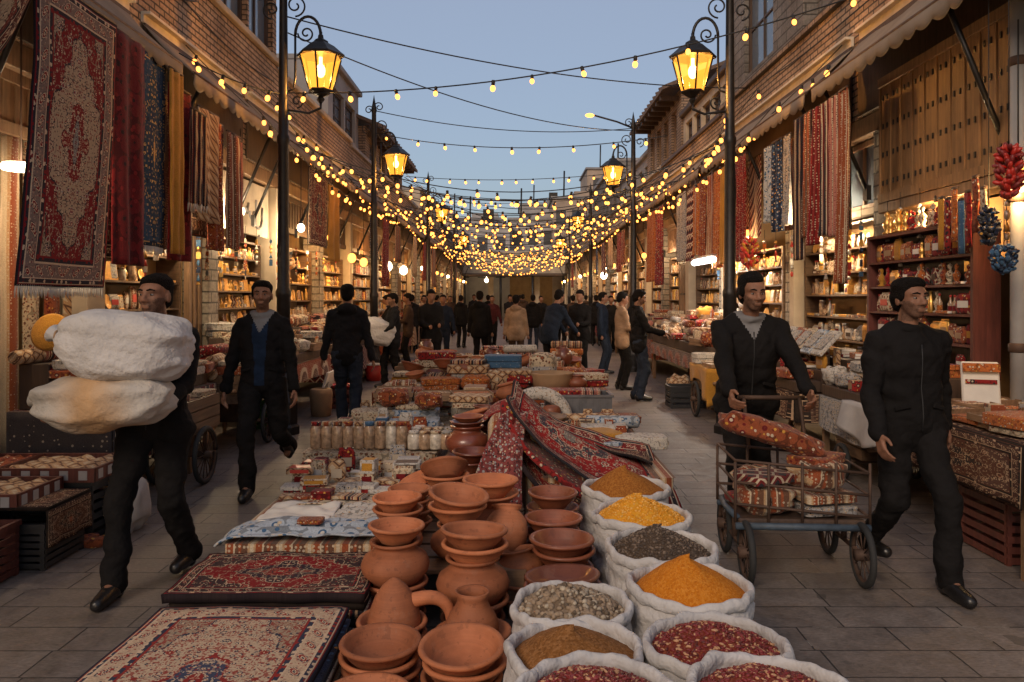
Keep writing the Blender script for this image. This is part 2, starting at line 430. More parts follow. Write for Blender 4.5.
def paving_mat():
    m, n, b = newmat('stone_paving')
    s = n.sep(n.vadd(n.n('ShaderNodeNewGeometry').outputs['Position'], (203.3, 101.7, 0.0)))
    wv = n.vadd(n.comb(s[0], s[1]), n.vadd(n.noise(n.comb(s[0], s[1]), 1.1, 2, out=1), .02, 'SCALE'))
    x = n.n('ShaderNodeTexBrick'); n.set(x.inputs['Vector'], wv); x.offset = .37; x.offset_frequency = 3; x.squash = 1.35; x.squash_frequency = 2
    x.inputs['Color1'].default_value = (.156, .128, .110, 1); x.inputs['Color2'].default_value = (.192, .160, .140, 1); x.inputs['Mortar'].default_value = (.032, .027, .025, 1)
    x.inputs['Scale'].default_value = 1; x.inputs['Mortar Size'].default_value = .0055; x.inputs['Mortar Smooth'].default_value = .5
    x.inputs['Brick Width'].default_value = .43; x.inputs['Row Height'].default_value = .25; x.inputs['Bias'].default_value = -.1
    P = n.comb(s[0], s[1])
    d = n.noise(P, .8, 5, .6); d2 = n.noise(P, 9, 4, .7); d3 = n.noise(n.comb(n.m('MULTIPLY', s[0], .45), s[1]), 75, 4, .7)
    jn = n.noise(P, 2.3, 3)                       # dust in some of the joints
    base = n.mix(n.m('MULTIPLY', x.outputs['Fac'], n.m('GREATER_THAN', jn, .62)), x.outputs[0], (.20, .175, .155, 1))
    col = n.mix(1.0, base, n.ramp(d, [(.3, (.72, .70, .68)), (.7, (1.15,) * 3)]), 'MULTIPLY')
    col = n.mix(1.0, col, n.ramp(d2, [(.3, (.72,) * 3), (.65, (1.14,) * 3)]), 'MULTIPLY')
    col = n.mix(1.0, col, n.ramp(d3, [(.28, (.62,) * 3), (.7, (1.22,) * 3)]), 'MULTIPLY')
    st = n.m('LESS_THAN', n.vor(n.vadd(P, n.vadd(n.noise(P, 7, 2, out=1), .12, 'SCALE')), 1.7, 1), n.m('MULTIPLY', n.noise(P, .9, 1), .16))
    col = n.mix(n.m('MULTIPLY', st, .55), col, (.045, .038, .034, 1))
    sc_ = n.m('GREATER_THAN', n.noise(P, 3.4, 6, .75), .64)
    col = n.mix(n.m('MULTIPLY', sc_, .30), col, (.05, .042, .036, 1))
    n.set(b.inputs['Base Color'], col)
    n.set(b.inputs['Roughness'], n.ramp(d2, [(.3, (.5,) * 3), (.7, (.78,) * 3)]))
    h = n.m('ADD', n.m('MULTIPLY', x.outputs['Fac'], -.8), n.m('ADD', n.m('MULTIPLY', d3, .45), n.m('MULTIPLY', d2, .5)))
    n.set(b.inputs['Normal'], n.bump(h, .6, .006))
    return m
def glass_mat(name, col, rough=.08):
    m, n, b = newmat(name)
    b.inputs['Base Color'].default_value = col; b.inputs['Roughness'].default_value = rough; b.inputs['Specular IOR Level'].default_value = .9
    n.set(b.inputs['Normal'], n.bump(n.noise(n.coords(), 2.5, 2), .12, .02))
    return m
def clay_mat(name, col, rough=.75, gloss=0):
    m, n, b = newmat(name)
    v = n.vadd(n.coords(), n.vadd((1.0, 1.0, 1.0), n.m('MULTIPLY', n.rand(), 37.0), 'SCALE'))
    s = n.sep(n.coords())
    rings = n.noise(n.comb(n.m('MULTIPLY', s[2], 120.0), n.rand(), 0.0), 1.0, 3)
    f = n.noise(v, 7, 5); g = n.noise(v, 90, 2)
    c = n.ramp(f, [(.25, sc(col, .68)), (.5, col), (.78, (min(col[0] * 1.22, 1), min(col[1] * 1.35, 1), min(col[2] * 1.5, 1), 1))])
    c = n.mix(n.m('MULTIPLY', n.m('GREATER_THAN', n.noise(v, 26, 3), .63), .35), c, sc(col, .42))
    c = n.mix(1.0, c, n.ramp(rings, [(.3, (.88,) * 3), (.7, (1.08,) * 3)]), 'MULTIPLY')
    c = n.mix(1.0, c, n.ramp(n.rand(), [(0, (.62, .58, .55)), (.5, (.92,) * 3), (1, (1.12, 1.08, 1.05))]), 'MULTIPLY')
    dust = n.m('MULTIPLY', n.m('GREATER_THAN', n.noise(v, 5, 5, .7), .60), .10)
    c = n.mix(dust, c, (.36, .22, .15, 1))
    n.set(b.inputs['Base Color'], c); b.inputs['Roughness'].default_value = rough
    b.inputs['Coat Weight'].default_value = gloss; b.inputs['Coat Roughness'].default_value = .15
    n.set(b.inputs['Normal'], n.bump(n.m('ADD', n.m('MULTIPLY', rings, .6), g), .35, .003))
    return m
def spice_mat(name, c1, c2, c3, scale=120, rough=.95):
    m, n, b = newmat(name)
    v = n.coords()
    f = n.noise(v, scale, 3, .7); r = n.sep(n.vor(v, scale * 1.2, 1, out=1))[0]
    c = n.ramp(r, [(0, c1), (.45, c2), (.85, c3)]); c = n.mix(.5, c, n.ramp(f, [(.3, c1), (.6, c2), (.8, c3)]))
    n.set(b.inputs['Base Color'], c); b.inputs['Roughness'].default_value = rough; b.inputs['Specular IOR Level'].default_value = .2
    n.set(b.inputs['Normal'], n.bump(n.m('ADD', f, r), .7, .004))
    return m
MT = {}
MT['paving'] = paving_mat()
MT['brick'] = brick_mat('tan_brick', (.43, .29, .185, 1), (.33, .22, .14, 1), (.075, .055, .04, 1))
MT['brick_pale'] = brick_mat('pale_stone_brick', (.30, .26, .21, 1), (.23, .195, .16, 1), (.08, .07, .06, 1), .36, .14)
MT['brick_grey'] = brick_mat('grey_stone_block', (.20, .185, .175, 1), (.15, .14, .13, 1), (.07, .065, .06, 1), .42, .16)
MT['brick_brown'] = brick_mat('brown_brick', (.32, .22, .15, 1), (.24, .165, .115, 1), (.07, .055, .045, 1))
MT['plaster'] = M('warm_plaster', (.42, .34, .25, 1), .9, .25, 2.5, .3, 25)
MT['plaster_grey'] = M('grey_plaster', (.26, .25, .25, 1), .9, .22, 1.5, .3, 25)
MT['ochre_wall'] = M('ochre_wall', (.34, .21, .10, 1), .85, .2, 3, .2, 30)
MT['white_trim'] = M('cream_trim', (.62, .54, .42, 1), .7, .2, 6, .1)
MT['canvas'] = M('beige_canvas', (.20, .16, .122, 1), .9, .22, 3, .35, 160, dist=.003)
MT['canvas_dark'] = M('canvas_underside', (.10, .08, .065, 1), .9, .2, 3, .2, 160)
MT['iron'] = M('black_iron', (.028, .026, .026, 1), .45, .3, 12, .25, 90, .6)
MT['rust'] = M('rusty_iron', (.085, .05, .035, 1), .7, .4, 9, .3, 80, .4)
MT['cable'] = M('black_cable', (.012, .012, .013, 1), .6, .1, 6, 0)
MT['wood'] = wood_mat('weathered_wood', (.26, .155, .085, 1), 2)
MT['woodx'] = wood_mat('weathered_wood_board', (.26, .155, .085, 1), 0)
MT['woody'] = wood_mat('weathered_wood_plank', (.17, .10, .055, 1), 1)
MT['wood_gold'] = wood_mat('golden_plank', (.27, .15, .065, 1), 2, .6, .7)
MT['wood_dark'] = wood_mat('dark_wood', (.075, .045, .03, 1), 2)
MT['wood_red'] = wood_mat('dark_red_wood', (.13, .035, .025, 1), 2)
MT['win_glass'] = glass_mat('window_glass', (.10, .13, .17, 1))
MT['tile'] = M('brown_roof_tile', (.13, .085, .06, 1), .8, .35, 9, .6, 18, dist=.02)
MT['pipe'] = M('grey_pipe', (.30, .29, .28, 1), .6, .25, 3, .2, 40)
MT['amber'] = EM('amber_lamp_glass', (1, .40, .045), .42, True)
MT['core'] = EM('lamp_core', (1, .60, .22), 9)
MT['bulb'] = EM('string_bulb_glow', (1, .30, .05), 2.7)
MT['bulb_white'] = EM('white_bulb_glow', (1, .80, .52), 9)
MT['tube_cool'] = EM('cool_tube_glow', (1, .95, .9), 7)
MT['clay'] = clay_mat('terracotta', (.44, .148, .06, 1))
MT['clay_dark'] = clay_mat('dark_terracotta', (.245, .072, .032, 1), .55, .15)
MT['glaze'] = clay_mat('glazed_brown_clay', (.17, .042, .02, 1), .4, .5)
MT['white_sack'] = M('white_woven_sack', (.50, .475, .455, 1), .9, .16, 5, .7, 26, dist=.02)
MT['grey_cloth'] = M('grey_cloth', (.36, .34, .33, 1), .9, .2, 5, .3, 120)
MT['white_cloth'] = M('white_cloth', (.62, .58, .52, 1), .9, .15, 5, .3, 120)
MT['black_plastic'] = M('black_plastic', (.022, .022, .024, 1), .5, .3, 8, .1)
MT['green_plastic'] = M('green_plastic', (.06, .17, .05, 1), .45, .2, 8, .1)
MT['red_plastic'] = M('red_plastic', (.45, .03, .02, 1), .4, .15, 8, .05)
MT['grey_plastic'] = M('grey_plastic', (.10, .10, .11, 1), .5, .3, 8, .1)
MT['card'] = M('brown_cardboard', (.32, .2, .11, 1), .85, .2, 6, .2)
MT['rubber'] = M('black_rubber', (.02, .02, .02, 1), .8, .2, 8, .2)
MT['steel'] = M('dull_steel', (.35, .34, .33, 1), .4, .2, 8, .1, 50, .9)
MT['gold'] = M('gilt', (.75, .43, .12, 1), .35, .25, 30, .3, 90, .8)
MT['silver'] = M('silver_metal', (.6, .58, .55, 1), .3, .25, 30, .3, 90, .9)
MT['cover'] = M('dusty_brown_cover', (.10, .075, .06, 1), .95, .3, 3, .3, 60)
MT['jar_glass'] = M('spice_jar_glass', (.33, .22, .14, 1), .15, .6, 28, .1, 40)
MT['jar_pale'] = M('pale_jar_glass', (.50, .44, .36, 1), .15, .5, 30, .1, 40)
RED = (.24, .016, .015, 1); DRED = (.13, .012, .012, 1); CRM = (.50, .40, .28, 1); NAVY = (.018, .026, .055, 1); INK = (.02, .017, .02, 1)
GOLD = (.55, .28, .05, 1); OCH = (.50, .22, .04, 1); RUST = (.26, .065, .025, 1); TAN = (.42, .26, .14, 1); BLUE = (.05, .11, .20, 1); GREY = (.30, .28, .27, 1)
PALE = (.55, .50, .44, 1); ROSE = (.40, .16, .12, 1); GRN = (.06, .13, .05, 1); BRN = (.13, .06, .035, 1); WHT = (.50, .46, .41, 1); LBL = (.36, .40, .45, 1); YEL = (.42, .20, .03, 1)
CL = {  # colour word -> (material, phrase)
 'red': cloth('red_floral_cloth', [RED, CRM, INK, GOLD], 'floral'),
 'dark red': cloth('dark_red_kilim', [DRED, CRM, INK, RUST], 'kilim'),
 'rust': cloth('rust_cloth', [RUST, CRM, DRED, GOLD], 'floral'),
 'orange': cloth('orange_cloth', [(.42, .12, .03, 1), CRM, RUST, GOLD], 'floral', 1.4),
 'mustard': cloth('mustard_cloth', [YEL, OCH, CRM, RUST], 'plain'),
 'cream': cloth('cream_cloth', [CRM, RUST, BRN, TAN], 'floral', 1.3),
 'white': cloth('white_patterned_cloth', [WHT, GREY, WHT, TAN], 'floral', 1.6),
 'tan': cloth('tan_cloth', [TAN, BRN, CRM, RUST], 'kilim', 1.4),
 'brown': cloth('brown_cloth', [BRN, TAN, CRM, RUST], 'stripe', 1.2),
 'navy': cloth('navy_cloth', [NAVY, CRM, BLUE, GOLD], 'floral'),
 'blue': cloth('blue_cloth', [BLUE, LBL, CRM, NAVY], 'plain'),
 'pale blue': cloth('pale_blue_cloth', [LBL, WHT, BLUE, CRM], 'floral', .8),
 'grey': cloth('grey_patterned_cloth', [GREY, INK, CRM, TAN], 'floral', 1.5),
 'black': cloth('black_cloth', [INK, CRM, DRED, TAN], 'stripe', 1.5),
 'rose': cloth('rose_cloth', [ROSE, CRM, DRED, INK], 'stripe', 1.3),
 'speckled red': cloth('speckled_red_cloth', [RED, CRM, INK, CRM], 'floral', 2.0),
 'striped red': cloth('striped_red_cloth', [RED, INK, CRM, DRED], 'stripe', 1.0),
 'crimson': cloth('crimson_pile', [(.15, .008, .010, 1), (.03, .008, .008, 1), (.12, .008, .01, 1), RED], 'floral', .55),
 'speckled grey': cloth('speckled_grey_rug', [(.22, .05, .045, 1), CRM, GREY, INK], 'floral', 1.7),
 'green': cloth('green_cloth', [GRN, CRM, (.1, .2, .06, 1), GOLD], 'plain'),
}
# ---------------------------------------------------------------- people
MT['skin'] = M('skin', (.225, .108, .066, 1), .6, .28, 22, .35, 160, dist=.002, spec=.3)
MT['hair'] = M('black_hair', (.008, .006, .005, 1), .9, .4, 90, 1.0, 110, dist=.012, spec=.12)
MT['stubble'] = M('stubbled_skin', (.14, .075, .05, 1), .75, .35, 90, .5, 220, dist=.002, spec=.2)
MT['eye'] = M('eye_white', (.22, .19, .17, 1), .25, .05, 10, 0); MT['iris'] = M('dark_iris', (.015, .01, .008, 1), .2, .1, 10, 0)
def garment(name, col, rough=.9): return M(name, col, rough, .35, 5, .8, 14, dist=.02, spec=.12)
G = {'black': garment('black_wool', (.0095, .0085, .0085, 1)), 'charcoal': garment('charcoal_wool', (.013, .0125, .014, 1)), 'jean': garment('dark_denim', (.022, .028, .042, 1)), 'navy': garment('navy_wool', (.014, .02, .034, 1)), 'brown': garment('brown_wool', (.05, .03, .02, 1)),
     'beige': garment('beige_jacket', (.26, .17, .11, 1)), 'blue shirt': garment('dark_blue_shirt', (.012, .022, .045, 1)), 'grey': garment('grey_shirt', (.16, .155, .155, 1)), 'leather': M('black_leather', (.012, .011, .011, 1), .35, .3, 20, .3, 90), 'maroon': garment('maroon_wool', (.06, .015, .015, 1))}
def remesh(mb, vox, name, mats, smooth=2, wr=0, seed=0):
    me = mb.mesh('tmp', []); ob = bpy.data.objects.new('tmp', me); COL.objects.link(ob)
    r = ob.modifiers.new('r', 'REMESH'); r.mode = 'VOXEL'; r.voxel_size = vox; r.use_smooth_shade = True
    if smooth: sm = ob.modifiers.new('s', 'SMOOTH'); sm.iterations = smooth; sm.factor = .5
    dg = bpy.context.evaluated_depsgraph_get(); ev = ob.evaluated_get(dg); out = bpy.data.meshes.new_from_object(ev); out.name = name
    bpy.data.objects.remove(ob, do_unlink=True); bpy.data.meshes.remove(me)
    if wr:
        cs = [v.co.copy() for v in out.vertices]; ns_ = [v.normal.copy() for v in out.vertices]; fl = []
        for c, n in zip(cs, ns_):
            k = noise.noise(Vector((c.x * 6 + seed, c.y * 6 + c.z * 3, c.z * 11 + c.x * 6))) - .7 * abs(noise.noise(Vector((c.x * 9 + c.z * 5, c.y * 9 + seed, c.z * 17 - c.x * 9))))
            fl.extend(c + n * ((k + .28) * wr))
        out.vertices.foreach_set('co', fl)
    for m in mats: out.materials.append(m)
    out.polygons.foreach_set('use_smooth', [True] * len(out.polygons)); out.update()
    return out
def partm(parent, name, me, label=None):
    o = bpy.data.objects.new(name, me); COL.objects.link(o); o.parent = parent; CHILD.setdefault(parent.name, []).append(o)
    if label: o['label'] = label
    return o
def ik(a, c, l1, l2, hint):
    a, c = Vector(a), Vector(c); d = c - a; L = min(d.length, (l1 + l2) * .999); u = d.normalized()
    x = (l1 * l1 - l2 * l2 + L * L) / (2 * L); h = math.sqrt(max(l1 * l1 - x * x, 0))
    hv = Vector(hint); hv = (hv - u * hv.dot(u)).normalized()
    return a + u * x + hv * h, a + u * L
def hand(mb, w, d, pn, thumb, curl=.5, k=1.0):
    """palm with four unequal bent fingers and a thumb from its side; w wrist, d pointing on, pn palm side, thumb side"""
    w = Vector(w); d = Vector(d).normalized(); pn = Vector(pn); pn = (pn - d * pn.dot(d)).normalized(); t = Vector(thumb); t = (t - d * t.dot(d) - pn * t.dot(pn)).normalized()
    for q in (-.026, -.009, .009, .026): mb.cap(w + t * q * .7 * k, w + d * .085 * k + t * q * k, .017 * k, .014 * k, 8)
    for q, L in ((.032, .072), (.011, .082), (-.011, .075), (-.031, .058)):
        p = w + d * .086 * k + t * q * k; dd = d.copy(); r0 = .0095
        for s_, (f, cu) in enumerate(((.45, curl), (.32, curl * 1.1), (.23, curl * .8))):
            dd = (dd * math.cos(cu) + pn * math.sin(cu)).normalized(); q2 = p + dd * L * f * k; mb.cap(p, q2, r0 * k, (r0 - .001) * k, 8); pn2 = pn; pn = (pn * math.cos(cu) - d * 0).normalized(); p = q2; r0 -= .001
        pn = Vector(pn2)
    p = w + d * .02 * k + t * .028 * k; q = p + (t * .7 + d * .6 + pn * .25).normalized() * .042 * k; mb.cap(p, q, .0135 * k, .011 * k, 8); mb.cap(q, q + (d * .9 + pn * .35 + t * .1).normalized() * .032 * k, .011 * k, .009 * k, 8)
def build_person(spec, name_label, vox=.011, detail=True):
    """spec: ankles, hands (targets in body space, facing -y), pelvis height, lean, head turn; colours"""
    P = dict(H=1.75, lean=0.0, turn=0.0, nod=0.0, pz=.93, px=0, feet=[(-.10, -.2), (.10, .2)], fz=[0, 0], hands=[(-.26, -.02, .80), (.26, -.02, .80)], hh=None, coat=0.0, top='black', legs='black', shirt=None, hood=False, curl=.45, bulk=1.0, hair=True, cap_=None)
    P.update(spec); k = P['H'] / 1.75
    r = thing('person', name_label, 'person')
    V = Vector; pel = V((P['px'], 0, P['pz'])); ln = P['lean']
    def up(h, y=0, x=0): return V((P['px'] + x, y - math.sin(ln) * (h - .93) if h > .93 else y, P['pz'] + (h - .93) * (math.cos(ln) if h > .93 else 1)))
    hips = [up(.92, 0, -.09), up(.92, 0, .09)]
    legs = []
    for i in (0, 1):
        f = P['feet'][i]; an = V((f[0], f[1], .09 + P['fz'][i])); kn, an = ik(hips[i], an, .43, .425, (0.05 * (2 * i - 1), -1, 0)); legs.append((hips[i], kn, an))
    sh = [up(1.395, .01, -.172 * P['bulk']), up(1.395, .01, .172 * P['bulk'])]
    arms = []
    for i in (0, 1):
        hint = (0.35 * (2 * i - 1), .8, -.25) if P['hh'] is None else P['hh'][i]; el, wr = ik(sh[i], P['hands'][i], .29, .26, hint); arms.append((sh[i], el, wr))
    neck = up(1.49, .015); hc = up(1.635, -.012)
    Rh = Matrix.Rotation(P['turn'], 4, 'Z') @ Matrix.Rotation(P['nod'], 4, 'X')
    H = lambda x, y, z: hc + (Rh @ V((x, y, z)))
    # body: one continuous skin surface
    b = MB()
    b.ball(up(1.25, .0), (.13, .085, .18)); b.ball(up(1.08), (.13, .085, .18)); b.ball(up(.95), (.14, .095, .12)); b.cap(up(1.40), neck, .062, .054); b.cap(neck, H(0, .01, -.06), .054, .052)
    b.cap(up(1.38, .01, -.12), up(1.38, .01, .12), .045, .045)
    for h_, kn, an in legs: b.cap(h_, kn, .075, .05); b.cap(kn, an, .05, .036); b.cap(an, an + V((0, -.12, -.04)), .035, .028)
    for i, (s_, el, wr) in enumerate(arms):
        b.cap(s_, el, .032, .028); b.cap(el, wr, .028, .023)
        d = (wr - el).normalized(); side = 2 * i - 1
        pn = V((-side, 0, 0)) if abs(d.z) > .6 else V((0, 0, 1)) if P.get('palm_up') else V((0, 0, -1)); th = V((0, -1, 0)) if abs(d.z) > .6 else V((-side, 0, 0))
        if detail: hand(b, wr, d, pn, th, P['curl'])
        else: b.ball(wr + d * .07, (.035, .035, .05), 10, 8)
    hd = lambda x, y, z, a, c, e, rx=0: b.ball(H(x, y, z), (a, c, e), 20, 14, Rh @ Matrix.Rotation(rx, 4, 'X'))
    hd(0, .012, .03, .076, .092, .088); hd(0, -.025, -.02, .064, .066, .085); hd(0, -.045, -.075, .040, .038, .036); hd(0, -.03, .03, .066, .06, .05)
    hd(-.034, -.062, -.022, .026, .022, .026); hd(.034, -.062, -.022, .026, .022, .026)
    b.cap(H(0, -.088, .012), H(0, -.108, -.024), .009, .014, 10); b.ball(H(-.013, -.098, -.03), .010); b.ball(H(.013, -.098, -.03), .010)
    b.cap(H(-.018, -.089, -.056), H(.018, -.089, -.056), .008, .008, 8); b.cap(H(-.015, -.086, -.066), H(.015, -.086, -.066), .009, .009, 8)
    b.cap(H(-.045, -.074, .026), H(-.01, -.088, .022), .009, .009, 8); b.cap(H(.045, -.074, .026), H(.01, -.088, .022), .009, .009, 8)
    for s_ in (-1, 1): b.ball(H(s_ * .076, .01, -.012), (.011, .02, .031), 12, 8, Rh)
    bo = partm(r, 'body', remesh(b, vox * .62 if detail else vox, 'body', [MT['skin'], MT['stubble']], 1))
    if detail:
        Ri = Rh.inverted()
        for f in bo.data.polygons:
            c = Ri @ (f.center - hc)
            if abs(c.x) < .078 and c.y < .012 and -.125 < c.z < -.036 + .03 * max(0, abs(c.x) - .03) / .04 and not (abs(c.x) < .02 and -.07 < c.z < -.052) and not (abs(c.x) < .016 and c.z > -.046): f.material_index = 1
    if detail:
        for s_ in (-1, 1):
            e = MB(); e.ball(H(s_ * .030, -.0745, .004), (.012, .011, .0065), 12, 8, Rh); eo = part(r, 'eye', e, MT['eye'])
            e = MB(); e.ball(H(s_ * .030, -.0825, .004), (.0058, .0040, .0058), 10, 8, Rh); part(eo, 'iris', e, MT['iris'])
            e = MB(); e.tube([H(s_ * .012, -.094, .027), H(s_ * .03, -.0915, .033), H(s_ * .05, -.076, .027)], [.004, .005, .003], 6); part(r, 'eyebrow', e, MT['hair'])
    h = MB(); q = lambda x, y, z, a, c, e: h.ball(H(x, y, z), (a, c, e), 18, 12, Rh)
    q(0, .028, .05, .083, .092, .084); q(0, .055, .0, .078, .064, .085); q(0, -.012, .086, .062, .066, .034); q(-.068, .015, .02, .014, .045, .045); q(.068, .015, .02, .014, .045, .045)
    partm(r, 'hair', remesh(h, vox * .8, 'hair', [MT['hair']], 1, .016 if detail else .006, 3))
    # jacket
    j = MB(); B = P['bulk']; y0 = .005
    j.ball(up(1.27, y0), (.195 * B, .125 * B, .2)); j.ball(up(1.12, y0), (.18 * B, .122 * B, .2)); j.ball(up(.97, y0), (.182 * B, .13 * B, .19)); j.cap(up(1.385, .01, -.12 * B), up(1.385, .01, .12 * B), .080, .080)
    j.cap(up(1.46, .02, -.06), up(1.405, .01, -.16 * B), .05, .052); j.cap(up(1.46, .02, .06), up(1.405, .01, .16 * B), .05, .052)
    if P['coat']:
        for x in (-.08, 0, .08): j.cap(up(.95, 0, x), up(.93 - P['coat'], 0, x * 1.3), .11, .11)
    for s_, el, wr in arms: w2 = el.lerp(wr, .93); j.cap(s_, el, .063 * B, .054); j.cap(el, w2, .055, .042); j.cap(el.lerp(wr, .8), w2, .045, .047)
    j.tube([neck + V((.068 * math.cos(t), .064 * math.sin(t) + .004, -.012 + .014 * math.sin(t))) for t in [2 * PI * q_ / 20 for q_ in range(21)]], .024, 8)
    if P['hood']: j.ball(neck + V((0, .085, -.03)), (.12, .06, .075)); 
    r_j = partm(r, 'jacket', remesh(j, vox, 'jacket', [G[P['top']]], 3, .017 if detail else .008, len(name_label) % 97 / 7))
    if detail and (P['shirt'] or P.get('collar')):
        jm = r_j.data; jm.materials.append(G[P['shirt'] or P['collar']]); cl = G[P.get('collar') or P['shirt']]; jm.materials.append(cl); c0 = up(1.0); c1 = up(1.47)
        for f in jm.polygons:
            c = f.center; t = (c.z - c0.z) / (c1.z - c0.z); xm = c.x - (c0.x + (c1.x - c0.x) * t)
            if f.normal.y < -.15 or (t > .93 and f.normal.y < .3):
                if P['shirt'] and -.2 < t < .9 and abs(xm) < .035 + .035 * max(t, 0): f.material_index = 1
                if P.get('collar') and .72 < t < 1.1 and abs(xm) < (t - .70) * .28: f.material_index = 2
    if detail:
        fy = lambda h: min([v.co.y for v in r_j.data.vertices if abs(v.co.z - up(h).z) < .02 and abs(v.co.x - up(h).x) < .02] or [0])
        if not P['shirt']:
            z_ = MB(); z_.tube([(up(h).x, fy(h) + .001, up(h).z) for h in (1.38, 1.3, 1.22, 1.14, 1.06, .98, .90)], .0045, 5); part(r, 'zip', z_, MT['cable'])
        for s_ in (-1, 1):
            f_ = [v.co for v in r_j.data.vertices if abs(v.co.z - up(1.03).z) < .03 and abs(v.co.x - (up(1.03).x + s_ * .105)) < .02 and v.normal.y < -.3]
            if f_:
                yy = min(c.y for c in f_); z_ = MB(); z_.box((up(1.03).x + s_ * .105, yy - .001, up(1.03).z), (.085, .014, .022), rz=s_ * .35, ry=s_ * .25, bev=.004); part(r, 'pocket_flap', z_, G[P['top']])
    # trousers
    t = MB(); t.ball(up(.95), (.165, .115, .12)); t.cap(up(.93, 0, -.06), up(.93, 0, .06), .11, .11)
    for h_, kn, an in legs:
        dn = (an - kn).normalized(); t.cap(h_, kn, .098, .070); t.cap(kn, kn.lerp(an, .97), .070, .060); t.cap(kn.lerp(an, .55), kn.lerp(an, 1.0), .062, .068)
    partm(r, 'trousers', remesh(t, vox, 'trousers', [G[P['legs']]], 3, .017 if detail else .008, 5.5))
    for i, (h_, kn, an) in enumerate(legs):
        lift = P['fz'][i]; pitch = -min(.9, lift * 3.2) if P['feet'][i][1] > 0 else min(.35, lift * 2)
        R2 = Matrix.Rotation(pitch, 4, 'X'); s3 = MB(); Q = lambda y, z: an + (R2 @ V((0, y, z)))
        s3.cap(Q(.03, -.02), Q(-.10, -.045), .052, .044); s3.cap(Q(-.10, -.045), Q(-.17, -.052), .044, .036); s3.cap(Q(.01, .06), Q(.02, -.03), .046, .050); s3.cap(Q(.035, -.06), Q(.03, -.07), .034, .03)
        me = remesh(s3, .009 if detail else .016, 'shoe', [G['leather']], 2)
        zmin = an.z - .09
        for v in me.vertices:
            if v.co.z < zmin + .004 and lift < .02: v.co.z = zmin + .004
        partm(r, 'shoe', me)
    if k != 1: r.scale = (k, k, k)
    return r
def place(r, x, y, rz): r.location = (x, y, 0); r.rotation_euler = (0, 0, rz); return r
p = build_person(dict(H=1.76, feet=[(-.10, -.26), (.10, .20)], fz=[0, .02], pz=.90, hands=[(-.34, -.30, 1.00), (.16, -.36, 1.04)], palm_up=True, turn=-.15, coat=.04, top='black', legs='black', curl=.5), 'man in black striding toward the camera, carrying two big white sacks')
place(p, -2.02, 4.40, 0)
def big_sack(loc, W, D, H, seed, label, rot, mats):
    m = MB(); softbox(m, (0, 0, 0), (W, D, H), .62, seed, 0, 110, 70, .10)
    vs = []
    for x, y, z in m.v:
        p = Vector((x, y, z)); k = -abs(noise.noise(Vector((x * 3.2 + z * 5 + seed, y * 5, z * 9 - x * 3)))) * .022 - abs(noise.noise(Vector((x * 11 + z * 8, y * 9 + seed, z * 17)))) * .006
        t = abs(x) / (W / 2); k -= .03 * max(0, t - .6) * abs(math.sin(math.atan2(z, y) * 6 + seed)); p += p.normalized() * k; p.z -= .03 * math.cos(x / W * 3) * (z < 0); vs.append(tuple(p))
    m.v = vs; m.tube([(-W * .47, 0, 0), (-W * .51, 0, .01), (-W * .55, .01, .02)], [.06, .022, .05], 14)
    o = single('carried_sack', m, mats, label, 'sack', loc); o.rotation_euler = rot
    st = MB(); st.tube([(-W * .51 + .0, .026 * math.cos(t), .01 + .026 * math.sin(t)) for t in [2 * PI * k / 16 for k in range(17)]], .006, 5); part(o, 'tie_cord', st, MT['card']); return o
def stain_mat():
    m, n, b = newmat('ochre_stained_sack'); v = n.coords(); s = n.sep(v)
    f = n.ramp(n.m('ADD', n.m('ABSOLUTE', n.m('SUBTRACT', s[0], .02)), n.m('MULTIPLY', n.noise(v, 4, 4), .25)), [(.16, (1, 1, 1, 1)), (.36, (0, 0, 0, 1))])
    c = n.mix(n.m('MULTIPLY', f, .7), (.46, .42, .37, 1), (.50, .25, .06, 1)); c = n.mix(1.0, c, n.ramp(n.noise(v, 5, 5), [(.3, (.75,) * 3), (.7, (1.1,) * 3)]), 'MULTIPLY')
    n.set(b.inputs['Base Color'], c); b.inputs['Roughness'].default_value = .9; n.set(b.inputs['Normal'], n.bump(n.noise(v, 26, 3), .6, .02)); return m
big_sack((-2.03, 4.07, 1.36), .68, .40, .34, 3, 'upper white sack hugged in the arms of the man in black', (0, .10, .05), [MT['white_sack']])
MT['two_tone'] = stain_mat()
big_sack((-2.12, 4.06, 1.075), .72, .38, .26, 8, 'lower ochre stained sack under the upper white one', (0, -.06, -.08), [MT['two_tone']])
p = build_person(dict(H=1.76, feet=[(-.07, -.22), (.14, .42)], fz=[0, .20], pz=.91, hands=[(-.30, .02, .83), (.28, -.12, .83)], turn=.1, top='black', legs='black', shirt='blue shirt', collar='grey'), 'walking man with grey collar and dark blue shirt beside the first lamp post')
place(p, -2.08, 6.45, .1)
p = build_person(dict(H=1.78, feet=[(-.08, .10), (.08, -.22)], fz=[0.02, 0], pz=.915, hands=[(-.30, .0, .83), (.30, -.10, .84)], hood=True, top='charcoal', legs='jean'), 'man seen from behind in a hooded charcoal jacket and dark jeans')
place(p, -2.02, 9.45, PI + .1)
p = build_person(dict(H=1.80, lean=.22, feet=[(-.09, -.10), (.10, .26)], fz=[0, .02], pz=.90, hands=[(-.23, -.50, .99), (.24, -.50, .99)], curl=.9, turn=.1, nod=.12, coat=.04, top='black', legs='black', collar='grey', bulk=1.08), 'man in black with a grey collar leaning into the loaded handcart')
place(p, 1.58, 5.32, -.02)
p = build_person(dict(H=1.74, feet=[(-.08, .28), (.07, -.25)], fz=[.06, 0], pz=.90, hands=[(-.27, -.16, .86), (.29, .12, .85)], turn=.12, coat=.04, top='black', legs='black', bulk=1.05), 'bare-headed man all in black walking past the rug covered table')
